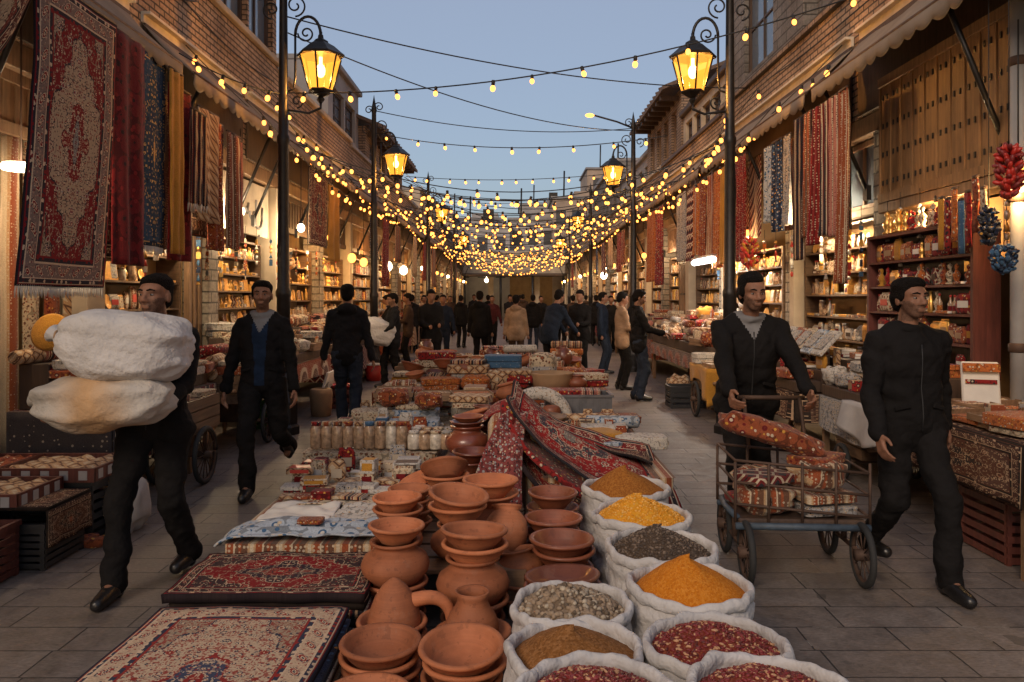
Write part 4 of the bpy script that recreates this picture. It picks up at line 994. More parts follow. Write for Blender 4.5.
ords = ['second', 'third', 'fourth', 'fifth', 'sixth', 'seventh', 'eighth', 'ninth', 'tenth', 'eleventh', 'twelfth', 'thirteenth', 'fourteenth', 'fifteenth', 'sixteenth', 'seventeenth', 'eighteenth', 'nineteenth', 'twentieth', 'twenty-first', 'twenty-second', 'twenty-third', 'twenty-fourth', 'twenty-fifth', 'twenty-sixth', 'twenty-seventh', 'twenty-eighth', 'twenty-ninth', 'thirtieth', 'thirty-first', 'thirty-second', 'thirty-third']
for k in range(NS):
    y = 12.6 + k * .98 + k * k * .008
    za, zb = 4.05 + sr.uniform(-.1, .25), 4.05 + sr.uniform(-.1, .25)
    string((-3.45, y + sr.uniform(-1.6, 1.6), za), (3.45, y + sr.uniform(-1.6, 1.6), zb), (.75 if y < 18 else .9) + sr.uniform(-.5, .35), 14 + (k % 4), 'sagging bulb string of the dense net, %s one counted from the camera' % (['first'] + ords)[k], .42, sr, .05)
for k in range(12):
    y = 17 + k * 2.1; a, b = sr.uniform(-3.4, -2.2), sr.uniform(2.2, 3.4)
    string((a, y + sr.uniform(-2.5, 2.5), 4.2), (b, y + sr.uniform(-2.5, 2.5), 4.2), 1.0 + sr.uniform(-.7, .3), 14, 'slanting bulb string crossing the dense net, %s slanting one counted from the camera' % (['first'] + ords)[k], .42, sr, .06)
for s, nm in ((-1, 'carpet'), (1, 'shutter')):
    for q, (x1, a, z1, x2, b, z2) in enumerate([(3.7, 8.8, 4.45, 3.5, 19, 4.3), (3.1, 9.3, 3.9, 3.2, 21, 3.95), (3.6, 11.5, 4.7, 3.3, 25, 4.4)]):
        string((s * x1, a, z1), (s * x2, b, z2), .3 + .1 * q, 20, 'lengthwise bulb string over the near awnings on the %s side, %s of three' % (nm, ['highest', 'inner', 'outer'][q]), .4, sr, .05)
    for q, (a, b) in enumerate([(14 if s > 0 else 16.2, 24), (24, 36), (36, 50)]):
        string((s * 3.42, a, 4.1), (s * 3.4, b, 4.05), .35, 17, 'bulb string strung lengthwise along the %s side awnings, %s stretch' % (nm, ['first', 'second', 'third'][q]), .3, sr)
def cable(A, B, sag, label, r=.009):
    m = MB(); m.tube([p - Vector(A) for p in catenary(A, B, sag)], r, 4); single('overhead_cable', m, MT['cable'], label, 'cable', A)
cable((-2.72, 9.2, 4.93), (3.9, 13.0, 5.1), .22, 'plain black cable slanting down from the first lamp post towards the opposite roofs')
cable((-2.72, 9.2, 4.75), (2.6, 17.0, 5.25), .30, 'plain black cable sagging from the first lamp post to the far pole opposite')
cable((-2.8, 15.6, 5.35), (2.6, 17.0, 5.3), .22, 'plain black cable joining the second pair of lamp posts')
cable((-2.8, 15.6, 5.0), (-2.75, 25, 5.1), .25, 'plain black cable running down the street between the carpet side lamp posts')
cable((2.56, 9.25, 5.15), (3.9, 6.6, 5.2), .05, 'plain black cable from the lamp post to the stone storey')
cable((.9, 9.6, 5.55), (3.9, 9.0, 5.2), .05, 'thin black cable crossing above the shutter side lantern')
cable((-3.88, 6.2, 5.9), (-3.88, 9.6, 5.25), .5, 'loose black cable looping over the brick wall above the carpets')
cable((-3.88, 7.4, 5.4), (-3.88, 12.6, 5.1), .22, 'thin cable pinned along the brick parapet of the carpet side')
cable((3.88, 6.0, 5.0), (3.88, 12.0, 4.95), .12, 'thin cable pinned along the brick parapet of the shutter side')
cable((-3.2, 33, 5.4), (3.3, 34, 5.6), .3, 'far black cable low over the skyline')
# bent street light on the far pole
r = thing('arm_light', 'small lit lamp on a long thin arm reaching out from the second shutter side pole', 'lamp', (2.6, 17.0, 5.3))
m = MB(); m.tube([(0, 0, 0), (-.35, 0, .14), (-.85, 0, .28)], .02, 6); part(r, 'arm', m, MT['iron'])
m = MB(); m.ball((-.95, 0, .28), (.10, .06, .045), 12, 8); part(r, 'head', m, MT['bulb'])
# ---------------------------------------------------------------- labels
ORD = ['first', 'second', 'third', 'fourth', 'fifth', 'sixth', 'seventh', 'eighth', 'ninth', 'tenth', 'eleventh', 'twelfth', 'thirteenth', 'fourteenth', 'fifteenth', 'sixteenth', 'seventeenth', 'eighteenth', 'nineteenth', 'twentieth', 'twenty-first', 'twenty-second', 'twenty-third', 'twenty-fourth', 'twenty-fifth']
# ---------------------------------------------------------------- small goods, each built once
def proto1(name, mb, mats): return Proto(single(name, mb, mats, 'x', 'x'))
PR = {}
def folded(w, d, h, lay, seed):
    m = MB(); softbox(m, (0, 0, h / 2), (w, d, h), .28, seed, lay, 24, 16, .05); return proto1('folded_cloth', m, CL['red'])
PR['cloth'] = [folded(.44, .32, .075, 4, 1), folded(.40, .30, .055, 3, 5), folded(.46, .34, .10, 5, 9)]
def roll():
    m = MB(); m.tube([(-.27, 0, .065), (-.26, 0, .065), (.26, 0, .065), (.27, 0, .065)], [.045, .064, .064, .045], 16)
    for s in (-1, 1):
        m.tube([(s * (.272 + .002), .052 * math.cos(t) * (1 - t / 22), .065 + .052 * math.sin(t) * (1 - t / 22)) for t in [k * .5 for k in range(34)]], .004, 4)
    return proto1('rolled_cloth', m, CL['red'])
PR['roll'] = [roll()]
def packet(w, h, t, seed):
    m = MB(); softbox(m, (0, 0, h / 2), (w, t, h), .5, seed, 0, 18, 12, .08)
    m.box((0, -t / 2 - .001, h * .5), (w * .6, .004, h * .35), mi=1); m.box((0, 0, h - .004), (w * .82, .008, .03), mi=0)
    return proto1('packet', m, [CL['cream'], CL['red']])
PR['packet'] = [packet(.15, .22, .05, 2), packet(.2, .16, .06, 4)]
def carton(w, d, h):
    m = MB(); m.box((0, 0, h / 2), (w, d, h), bev=.004, mi=0); m.box((0, -d / 2 - .001, h / 2), (w * .7, .003, h * .55), mi=1); m.box((0, 0, h), (w * .8, d * .75, .004), mi=1)
    return proto1('small_box', m, [CL['cream'], CL['dark red']])
PR['box'] = [carton(.17, .13, .07), carton(.22, .16, .05), carton(.12, .12, .11)]
def jar(h, r, nm='jar'):
    m = MB(); m.lathe([(r * .9, 0), (r, .01), (r, h * .72), (r * .78, h * .84), (r * .74, h * .86)], n=14)
    root = single(nm, m, MT['jar_glass'], 'x', 'x'); l = MB(); l.lathe([(r * .84, h * .85), (r * .84, h * .985), (r * .78, h)], n=14); part(root, 'lid', l, MT['gold'])
    return Proto(root)
PR['jar'] = [jar(.21, .045), jar(.14, .05)]
def bottle():
    m = MB(); m.lathe([(.03, 0), (.034, .01), (.034, .13), (.012, .18), (.012, .22)], n=12); m.lathe([(.0345, .035), (.0347, .036), (.0347, .10), (.0345, .101)], n=12, mi=1)
    root = single('bottle', m, [MT['jar_glass'], CL['cream']], 'x', 'x'); l = MB(); l.lathe([(.015, .215), (.015, .245)], n=10); part(root, 'cap', l, MT['red_plastic']); return Proto(root)
PR['bottle'] = [bottle()]
def card():
    m = MB(); m.box((0, 0, .09), (.17, .012, .18), rx=-.12, mi=0); root = single('picture_card', m, [MT['gold']], 'x', 'x')
    q = MB(); q.box((0, -.009, .09), (.135, .006, .145), rx=-.12); part(root, 'picture', q, CL['cream']); return Proto(root)
PR['card'] = [card()]
def figur():
    m = MB(); m.lathe([(.04, 0), (.045, .012), (.02, .03), (.035, .07), (.042, .10), (.018, .14), (.012, .155), (.022, .175), (.022, .195), (.001, .215)], n=12); return proto1('figurine', m, MT['gold'])
PR['figurine'] = [figur()]
def plate():
    m = MB(); T = Matrix.Rotation(math.radians(78), 4, 'X'); m.lathe([(.001, .0), (.05, .0), (.085, .012), (.09, .016), (.085, .02), (.05, .008), (.001, .006)], (0, 0, .085), 20, T); m.box((0, .03, .02), (.07, .06, .04), mi=1)
    return proto1('standing_plate', m, [MT['gold'], MT['wood_dark']])
PR['plate'] = [plate()]
def tray(w, d):
    m = MB(); m.box((0, 0, .008), (w, d, .014), mi=0)
    for a, b, c, e in ((0, -d / 2, w, .012), (0, d / 2, w, .012), (-w / 2, 0, .012, d), (w / 2, 0, .012, d)): m.box((a, b, .025), (c + .012 * (c > e), e, .05), mi=0)
    root = single('tray', m, MT['woodx'], 'x', 'x')
    h = MB(); h.grid(lambda a, b: ((a - .5) * (w - .012), (b - .5) * (d - .012), .03 + .02 * math.sin(PI * a) * math.sin(PI * b) + .012 * noise.noise(Vector((a * 9, b * 9, w)))), 16, 12); part(root, 'contents', h, CL['rust']); return Proto(root)
PR['tray'] = [tray(.42, .32), tray(.34, .26)]
def bundle(w, d, h, seed):
    m = MB(); softbox(m, (0, 0, h / 2), (w, d, h), .62, seed, 0, 22, 16, .22); m.tube([(0, -d / 2 * 1.02 * math.cos(t), h / 2 + h / 2 * 1.03 * math.sin(t)) for t in [2 * PI * k / 24 for k in range(25)]], .006, 4, mi=1); return proto1('cloth_bundle', m, [CL['cream'], MT['wood_dark']])
PR['bundle'] = [bundle(.34, .26, .17, 3), bundle(.28, .24, .22, 8)]
def book():
    m = MB(); m.box((0, 0, .015), (.2, .15, .03), mi=0, bev=.003); m.box((.004, 0, .015), (.196, .146, .024), mi=1); return proto1('book', m, [CL['blue'], MT['white_cloth']])
PR['book'] = [book()]
def skullcap():
    m = MB(); m.lathe([(.088, 0), (.093, .01), (.093, .06), (.08, .085), (.045, .098), (.001, .10)], n=20); return proto1('cap', m, CL['cream'])
PR['cap'] = [skullcap()]
KINDW = {'cloth': ('folded cloth', 'cloth'), 'roll': ('rolled cloth', 'cloth'), 'packet': ('packet', 'packet'), 'box': ('small box', 'box'), 'jar': ('lidded jar', 'jar'), 'bottle': ('bottle', 'bottle'), 'card': ('framed card', 'picture'),
         'figurine': ('figurine', 'figurine'), 'plate': ('standing plate', 'plate'), 'tray': ('wooden tray', 'tray'), 'bundle': ('tied bundle', 'bundle'), 'book': ('book', 'book'), 'cap': ('round cap', 'cap')}
HH = {'cloth': [.075, .055, .10], 'roll': [.13], 'packet': [.22, .16], 'box': [.07, .05, .11], 'jar': [.21, .14], 'bottle': [.24], 'card': [.18], 'figurine': [.21], 'plate': [.17], 'tray': [.05, .05], 'bundle': [.17, .22], 'book': [.03], 'cap': [.10]}
METAL = {'gold': ('gilt', 'gold'), 'silver': ('silvery', 'silver')}
PLAIN = [MT['white_cloth'], MT['card'], MT['red_plastic'], MT['plaster'], CL['mustard'], MT['wood_dark'], MT['grey_cloth'], CL['crimson']]
def put(kind, loc, rz=0, col='red', label='', group=None, v=0, col2=None, scale=None, rot=None):
    p = PR[kind][v % len(PR[kind])]
    a = CL.get(col) or MT[METAL[col][1]]; b = CL.get(col2) if col2 in CL else None
    if kind in ('packet', 'box'): b = PLAIN[len(label) % len(PLAIN)]
    mats = {}
    if kind == 'jar': mats = {'': [MT['jar_pale'] if col in ('cream', 'white', 'pale blue') else MT['jar_glass']], 'lid': [a]}
    elif kind == 'bottle': mats = {'': [a if col in METAL else MT['jar_glass'], a], 'cap': [MT['red_plastic'] if col != 'gold' else MT['gold']]}
    elif kind == 'card': mats = {'': [MT['gold']], 'picture': [a]}
    elif kind == 'tray': mats = {'contents': [a]}
    elif kind in ('packet', 'box'): mats = {'': [a, b or CL['cream']]}
    elif kind == 'plate': mats = {'': [a, None]}
    elif kind in ('bundle', 'book'): mats = {'': [a, None]}
    else: mats = {'': [a]}
    o = p.put(loc, rz, label, group, scale, mats, rot)
    o['category'] = KINDW[kind][1]
    return o
def cw(col): return METAL[col][0] if col in METAL else col
LEFTOVER = []
def piles(x0, x1, y0, y1, z, nx, ny, kinds, cols, place, maxlev=2, seed=1, face=0, zf=None, skip=0, jit=.03, scale=1.0, across='across', front=False):
    """rows of goods on a table; the label counts along and back"""
    r = random.Random(seed)
    for j in range(ny):
        for i in range(nx):
            if r.random() < skip: continue
            x = x0 + (x1 - x0) * (i + .5) / nx + r.uniform(-jit, jit); y = y0 + (y1 - y0) * (j + .5) / ny + r.uniform(-jit, jit)
            zz = z if zf is None else zf((i + .5) / nx, (j + .5) / ny)
            k = r.choice(kinds); lv = r.randint(1, maxlev) if k in ('cloth', 'tray', 'box', 'book', 'roll') else 1
            rz = face + r.uniform(-.18, .18) + (PI / 2 if k == 'cloth' and r.random() < .3 else 0)
            for l in range(lv):
                c = r.choice(cols); v = r.randint(0, 2); s = scale * r.uniform(.9, 1.1)
                pos = '' if lv == 1 else ('bottom ' if l == 0 else ('top ' if l == lv - 1 else ('middle ' if lv == 3 else ['', 'second lowest ', 'third lowest ', 'fourth lowest '][l])))
                lab = '%s%s %s, %s across, %s row %s' % (pos, cw(c), KINDW[k][0], ORD[i], ORD[j], place)
                put(k, (x, y, zz), rz + r.uniform(-.08, .08), c, lab, None, v, r.choice(cols), s)
                zz += HH[k][v % len(HH[k])] * s * .96
def table(x0, x1, y0, y1, z, label, skirt=None, mat='woodx', leg=.05, name='display_table'):
    cx, cy = (x0 + x1) / 2, (y0 + y1) / 2; W, D = x1 - x0, y1 - y0
    r = thing(name, label, 'table', (cx, cy, 0))
    m = MB(); n = max(3, int(D / .14))
    for k in range(n): m.box((0, -D / 2 + (k + .5) * D / n, z - .015), (W, D / n - .004, .03))
    part(r, 'table_top', m, MT[mat])
    for a in (-1, 1):
        for b in (-1, 1):
            m = MB(); m.box((a * (W / 2 - leg), b * (D / 2 - leg), (z - .03) / 2), (leg, leg, z - .03)); part(r, 'leg', m, MT['wood'])
    if skirt:
        d = skirt[1]
        def per(t):
            P = 2 * (W + D) + .0; q = (t % 1) * P
            if q < W: return Vector((-W / 2 + q, -D / 2, 0)), Vector((0, -1, 0))
            q -= W
            if q < D: return Vector((W / 2, -D / 2 + q, 0)), Vector((1, 0, 0))
            q -= D
            if q < W: return Vector((W / 2 - q, D / 2, 0)), Vector((0, 1, 0))
            q -= W; return Vector((-W / 2, D / 2 - q, 0)), Vector((-1, 0, 0))
        m = MB(); nseg = int((W + D) * 24)
        def fn(a, b):
            p, nn = per(a); f = .012 + b * (.02 + .018 * math.sin(a * nseg * .9) + .01 * noise.noise(Vector((a * 20, b, cx))))
            return (p + nn * f) + Vector((0, 0, z + .004 - b * d * (1 + .05 * math.sin(a * 17))))
        m.grid(fn, nseg, 5)
        m.grid(lambda a, b: ((a - .5) * (W + .026), (b - .5) * (D + .026), z + .004 + .004 * noise.noise(Vector((a * 6, b * 6, cy)))), 10, 10)
        o = single('table_cover', m, skirt[0], skirt[2], 'cloth', (cx, cy, 0))
    return r
def rug_slab(x0, x1, y0, y1, z, h, mat, label, rz=0, group=None, lump=.006, fringe=None):
    cx, cy = (x0 + x1) / 2, (y0 + y1) / 2; W, D = x1 - x0, y1 - y0; sd = z * 9 + cx
    m = MB()
    m.grid(lambda a, b: ((a - .5) * W + .01 * noise.noise(Vector((b * 3, sd, 0))), (b - .5) * D + .01 * noise.noise(Vector((a * 3, sd, 5))), h + lump * noise.noise(Vector((a * 4, b * 4, sd))) - .5 * h * max(0, abs(a - .5) * 2 - .97) / .03 * .3), 24, 24, thick=h * .92)
    return single('rug', m, mat, label, 'rug', (cx, cy, z), rz, group)
# carpets
CP = {}
CP['big'] = carpet_mat('crimson_medallion_carpet', (.19, .014, .018, 1), (.20, .14, .12, 1), (.56, .42, .29, 1), (.030, .024, .032, 1), (.26, .25, .24, 1), 1.2, 2.2, .22, .92, 2.0, .95, .1, 1)
CP['floor'] = carpet_mat('cream_medallion_rug', (.27, .03, .025, 1), (.50, .36, .24, 1), (.58, .43, .29, 1), (.035, .04, .065, 1), (.28, .08, .05, 1), .85, 1.5, .15, .68, 5.0, .8, .1, 2)
CP['dark'] = carpet_mat('dark_red_rug', (.20, .012, .014, 1), (.035, .02, .02, 1), (.46, .34, .22, 1), (.022, .015, .02, 1), (.32, .01, .01, 1), .9, .55, .08, .6, 8.0, .7)
CP['edge'] = carpet_mat('brown_rosette_carpet', (.16, .03, .02, 1), (.09, .03, .02, 1), (.48, .36, .23, 1), (.03, .02, .02, 1), (.2, .1, .05, 1), .9, 1.7, .25, 1.5, 3.0, .5, .2, 1)
CP['navy'] = carpet_mat('navy_gold_carpet', (.02, .05, .09, 1), (.022, .05, .095, 1), (.55, .36, .14, 1), (.014, .026, .055, 1), (.5, .3, .12, 1), .42, 1.7, .05, 1.3, 7.0, .35)
CP['maroon'] = carpet_mat('maroon_carpet', (.13, .016, .016, 1), (.06, .02, .02, 1), (.44, .32, .20, 1), (.02, .016, .02, 1), (.22, .1, .06, 1), .9, 1.6, .14, 1.2, 6.0)
CP['heap'] = carpet_mat('red_blossom_rug', (.26, .012, .014, 1), (.14, .02, .02, 1), (.48, .37, .27, 1), (.03, .028, .035, 1), (.18, .16, .14, 1), 1.3, 1.0, .15, .85, 4.0, .8)
CP['heap2'] = carpet_mat('grey_speckled_rug', (.24, .03, .03, 1), (.40, .34, .28, 1), (.54, .46, .36, 1), (.03, .028, .03, 1), (.25, .22, .2, 1), 1.0, .9, .12, .7, 9.0, 1.0, .1, 2)
CP['table'] = carpet_mat('brown_table_rug', (.10, .04, .025, 1), (.08, .04, .03, 1), (.44, .30, .19, 1), (.025, .018, .016, 1), (.3, .1, .05, 1), 1.5, .6, .12, .8, 11.0, 1.0)
CP['band'] = cloth('banded_kilim', [(.16, .014, .014, 1), (.03, .025, .03, 1), (.40, .32, .24, 1), (.05, .04, .04, 1)], 'stripe', .8, axis=1)

# ---------------------------------------------------------------- hanging carpets and cloths
def hang(name, s, x, y0, y1, zt, zb, mat, label, pleat=.03, npl=2, group=None, slant=(0, 0), fringe=None, cat='hanging carpet', thick=.012, sway=0, nv=30):
    """a carpet hung along the street side: y0..y1 along the awning, top zt, bottom zb"""
    r = thing(name, label, cat, (s * x, (y0 + y1) / 2, zb), 0, group)
    sd = y0 * 3.1
    def fn(a, b):
        if s > 0: a = 1 - a
        y = y0 + (y1 - y0) * a; z = zt + slant[0] * (a - .5) - b * (zt - zb + (slant[0] - slant[1]) * (a - .5))
        g = pleat * math.sin(a * npl * 2 * PI + sd + .8 * math.sin(b * 2.2 + sd)) * (.5 + .5 * b) + .012 * noise.noise(Vector((a * 3, b * 5, sd)))
        y += sway * b * b + .01 * noise.noise(Vector((b * 4, sd, 1))) * (1 if a in (0, 1) else 1)
        return (s * (x + g), y, z)
    m = MB(); m.grid(fn, max(10, npl * 8), nv, thick=thick)
    part(r, 'pile_face', m, mat, world=True)
    m = MB(); p0 = Vector(fn(0, 0)); p1 = Vector(fn(1, 0)); m.tube([p0 + Vector((0, 0, .012)), p1 + Vector((0, 0, .012))], .014, 6); part(r, 'hanging_rod', m, MT['wood_dark'], world=True)
    if fringe:
        m = MB(); n = int(abs(y1 - y0) / .022)
        for k in range(n):
            a = (k + .5) / n; p = Vector(fn(a, 1)); q = p + Vector((rnd.uniform(-.006, .006), rnd.uniform(-.008, .008), -.065 - rnd.uniform(0, .02)))
            m.tube([p + Vector((-s * .006, 0, .01)), (p + q) / 2, q], [.007, .006, .003], 4)
        part(r, 'fringe', m, MT[fringe], world=True)
    return r
PX = lambda px, x=3.35: x * F / abs(514 - px)       # distance along the street of a pixel column on the hanging line
hang('hanging_carpet', -1, 3.25, 5.28, 6.36, 3.82, 1.68, CP['big'], 'large crimson and cream medallion carpet with white fringe, hung flat beside the street', .018, 1, fringe='white_cloth', nv=50, sway=-.22)
hang('hanging_carpet', -1, 3.15, 4.2, 5.15, 3.9, 3.02, CP['edge'], 'dark brown carpet with cream rosettes cut by the picture edge beside the large medallion carpet', .03, 1, slant=(0, 1.25))
hang('hanging_carpet', -1, 3.30, 6.44, 6.98, 3.83, 1.88, CL['crimson'], 'plain crimson carpet between the large medallion carpet and the blue one', .03, 2)
hang('hanging_carpet', -1, 3.36, 6.96, 7.50, 3.84, 2.08, CP['navy'], 'navy blue carpet with gold blossoms hanging under the awning', .015, 1, fringe='white_cloth')
hang('hanging_carpet', -1, 3.30, 7.46, 7.76, 3.80, 2.03, CL['mustard'], 'narrow ochre carpet directly beside the navy blue one', .02, 2)
hang('hanging_carpet', -1, 3.44, 7.72, 8.25, 3.74, 1.98, CL['crimson'], 'deep red carpet behind the ochre one')
hang('hanging_carpet', -1, 3.26, 7.84, 8.22, 3.50, 2.56, CL['black'], 'short charcoal shawl with white fringe hanging past the ochre carpet', .03, 3, fringe='white_cloth')
hang('hanging_carpet', -1, 3.32, 8.22, 8.78, 3.62, 2.42, CL['tan'], 'sand coloured folded carpet hanging between the charcoal shawl and a rust one', .03, 2)
hang('hanging_carpet', -1, 3.40, 8.72, 9.12, 3.60, 2.14, CL['rust'], 'rust patterned carpet hanging after the sand coloured one', .03, 2)
hang('hanging_carpet', -1, 3.34, 9.08, 9.50, 3.54, 2.18, CL['brown'], 'brown striped carpet hanging after the rust one', .03, 2)
hang('hanging_carpet', -1, 3.44, 9.48, 9.85, 3.56, 2.3, CL['rose'], 'rose striped carpet hanging last before the faded shop board', .03, 2)
hang('hanging_carpet', -1, 3.62, 6.5, 7.3, 3.8, 1.95, CP['maroon'], 'shaded maroon carpet in the second row behind the crimson one', .02, 1)
hang('hanging_carpet', -1, 3.62, 7.4, 8.3, 3.75, 2.1, CL['brown'], 'shaded brown carpet in the second row behind the ochre one', .02, 2)
hang('hanging_carpet', -1, 3.62, 8.4, 9.7, 3.7, 2.3, CP['table'], 'shaded brown patterned carpet in the second row behind the rust one', .02, 1)
hang('hanging_carpet', 1, 3.66, 8.5, 9.4, 3.7, 2.35, CP['maroon'], 'shaded maroon carpet in the second row behind the striped kilims', .02, 1)
hang('hanging_carpet', 1, 3.66, 9.5, 10.5, 3.7, 2.5, CL['brown'], 'shaded brown carpet in the second row behind the blue scarves', .02, 2)
hang('hanging_carpet', 1, 3.62, 11.4, 13.0, 3.7, 2.5, CL['dark red'], 'shaded dark red carpet in the second row behind the far scarves', .02, 3)
hang('hanging_carpet', 1, 3.62, 13.1, 15.6, 3.7, 2.5, CL['rust'], 'shaded rust carpet in the second row behind the far scarves', .02, 4)
hang('hanging_carpet', -1, 3.40, 12.9, 14.2, 3.78, 2.5, CP['maroon'], 'maroon medallion carpet hanging beyond the first lamp post', .02, 1)
hang('hanging_carpet', -1, 3.40, 14.35, 15.2, 3.70, 2.3, CL['mustard'], 'pale gold carpet hanging next to the maroon medallion one', .03, 2)
# shutter side
cols = ['navy', 'grey', 'blue', 'black']
for k, (a, b, zb, c, w_) in enumerate([(7.85, 8.06, 1.75, 'brown', 'brown striped kilim closest to the shutters'), (8.08, 8.32, 2.25, 'rose', 'rose striped kilim hanging second from the shutters'), (8.34, 8.58, 2.28, 'black', 'black and cream striped kilim in the bunch by the lamp post'),
          (8.60, 8.85, 2.2, 'striped red', 'red and black striped kilim in the bunch by the lamp post'), (8.87, 9.1, 2.3, 'brown', 'brown striped kilim in the middle of the bunch'), (9.12, 9.4, 2.05, 'black', 'long black striped kilim beside the blue scarves'),
          (9.5, 9.75, 2.5, 'grey', 'grey spotted scarf hanging by the long black kilim'), (9.8, 10.15, 2.45, 'navy', 'navy scarf with cream spots hanging beside the grey one'), (10.2, 10.5, 2.6, 'pale blue', 'pale blue scarf hanging at the end of the scarf row')]):
    hang('hanging_kilim', 1, 3.38, a, b, 3.72 if k < 6 else 3.6, zb, CL[c], w_, .035, 2, sway=(.12 if k in (0, 3) else 0))
for k, (a, b, zb, c, w_) in enumerate([(11.35, 11.85, 2.15, 'speckled red', 'red and yellow blossom cloth hanging just past the lamp post'), (12.0, 12.3, 2.35, 'tan', 'sand coloured scarf next to the red blossom cloth'), (12.35, 12.7, 2.15, 'mustard', 'mustard scarf in the row beyond the lamp post'), (12.75, 13.15, 2.1, 'orange', 'orange scarf in the row beyond the lamp post'),
          (13.2, 13.6, 2.25, 'brown', 'brown striped scarf between two orange ones'), (13.65, 14.1, 2.2, 'rust', 'rust scarf at the middle of the far scarf row'), (14.2, 14.6, 2.4, 'orange', 'short orange scarf near the end of the scarf row'), (14.7, 15.2, 2.3, 'dark red', 'dark red patterned scarf beside the grey cloth'), (15.3, 16.2, 2.35, 'grey', 'wide grey cloth hanging at the end of the scarf row'),
          (17.6, 18.5, 1.9, 'red', 'long plain red cloth hanging beyond the grey one'), (18.7, 19.8, 2.0, 'orange', 'long orange cloth hanging next to the plain red one')]):
    hang('hanging_scarf', 1, 3.38, a, b, 3.70, zb, CL[c], w_, .04, 3)
fr = random.Random(21)
allc = list(CL)
for s, nm in ((-1, 'carpet'), (1, 'shutter')):
    y = 17.0 if s < 0 else 21.0; k = 0
    while y < 46:
        wd = fr.uniform(.5, 1.3)
        if fr.random() < .62:
            c = fr.choice(['red', 'rust', 'tan', 'brown', 'orange', 'cream', 'dark red', 'navy', 'rose', 'mustard'])
            hang('hanging_cloth', s, 3.4, y, y + wd, 3.7, fr.uniform(1.9, 2.7), CL[c], '%s hanging cloth far along the %s side, %s in line' % (c, nm, ORD[k]), .04, 2, nv=8, cat='hanging cloth'); k += 1
        y += wd + fr.uniform(.1, 1.4)

# ---------------------------------------------------------------- shop fronts: shutters, shelves and their goods
def shutter(root, s, y0, y1, z0, z1, mat='wood_gold', x=4.0, pw=.16):
    m = MB(); n = max(2, int((y1 - y0) / pw))
    for k in range(n):
        a = y0 + (y1 - y0) * k / n; b = y0 + (y1 - y0) * (k + 1) / n
        m.box2((s * x, a + .004, z0), (s * (x + .03), b - .004, z1)); m.box2((s * (x - .012), b - .014, z0), (s * (x + .01), b + .014, z1))
        for q in range(4 if z1 - z0 > .9 else 0):
            for dy in (.3, .7): m.box((s * (x - .004), a + (b - a) * dy, z0 + .2 + q * (z1 - z0 - .35) / 3.2), (.012, .018, .05), mi=1)
    m.box2((s * (x - .03), y0, z0), (s * (x + .02), y1, z0 + .09)); m.box2((s * (x - .03), y0, z1 - .09), (s * (x + .02), y1, z1))
    return part(root, 'plank_shutter', m, [MT[mat], MT['iron']], world=True)
def shelf_unit(s, y0, y1, z0, z1, rows, name, frame='wood', x=4.02, depth=.3, backm='ochre_wall', label=None):
    W = y1 - y0
    r = thing('display_shelf', label or ('lit wooden display shelf, %s' % name), 'shelf', (s * (x + depth / 2), (y0 + y1) / 2, 0), -s * PI / 2)
    m = MB()
    for a in (-1, 1): m.box((a * (W / 2 - .02), 0, (z0 + z1) / 2), (.04, depth, z1 - z0))
    m.box((0, 0, z1 - .015), (W - .08, depth, .03)); part(r, 'frame', m, MT[frame])
    m = MB(); m.box((0, depth / 2 - .01, (z0 + z1) / 2), (W - .08, .015, z1 - z0 - .06)); part(r, 'back_board', m, MT[backm])
    hs = []
    for k in range(rows):
        z = z0 + .02 + (z1 - z0 - .05) * k / rows; m = MB(); m.box((0, -.01, z), (W - .085, depth - .03, .022)); part(r, 'shelf_board', m, MT[frame]); hs.append(z + .012)
    return r, hs, (z1 - z0) / rows
def stock(s, y0, y1, hs, gap, kinds, cols, name, x=4.08, dens=1.0, seed=1, maxh=None):
    r = random.Random(seed)
    for k, z in enumerate(hs):
        y = y0 + .1; kd = kinds[k % len(kinds)]
        while y < y1 - .1:
            kd = kinds[k % len(kinds)] if r.random() < .5 else r.choice(kinds)
            c = r.choice(cols); v = r.randint(0, 2); h = HH[kd][v % len(HH[kd])]; sc_ = min(1.1, (gap - .05) / h) * r.uniform(.7, 1.0) if h > .12 else r.uniform(.7, 1.1)
            lab = '%s %s among the rows %s' % (cw(c), KINDW[kd][0], name)
            put(kd, (s * (x + r.uniform(0, .03)), y, z), -s * PI / 2 + r.uniform(-.15, .15), c, lab, '%s %ss %s' % (cw(c), KINDW[kd][0], name), v, r.choice(cols), sc_)
            if kd in ('box', 'cloth') and gap > .28 and r.random() < .35:
                put(kd, (s * (x + .02), y, z + h * sc_), -s * PI / 2 + r.uniform(-.2, .2), c, lab, '%s %ss %s' % (cw(c), KINDW[kd][0], name), v, r.choice(cols), sc_)
            y += {'cloth': .47, 'box': .2, 'packet': .2, 'jar': .12, 'bottle': .095, 'card': .21, 'figurine': .115, 'plate': .21, 'book': .22, 'bundle': .33}[kd] * sc_ * (.72 if y0 < 13 else .9) * dens + r.uniform(.0, .02)
def mass(s, y0, y1, z0, z1, rows, label, seed, x=4.1, pal=('cream', 'grey', 'rust', 'tan', 'white')):
    """goods on a far shelf that nobody could count"""
    r = random.Random(seed); m = MB(); n = int((y1 - y0) / .17)
    for j in range(rows):
        for i in range(n):
            h = r.uniform(.5, .85) * (z1 - z0) / rows; m.box((s * x, y0 + (i + .5) * (y1 - y0) / n, z0 + j * (z1 - z0) / rows + h / 2), (.1, r.uniform(.09, .15), h), mi=r.randint(0, len(pal)), rz=r.uniform(-.3, .3))
    single('shelf_goods', m, [CL[c] for c in pal] + [MT['gold']], label, 'goods', kind='stuff')
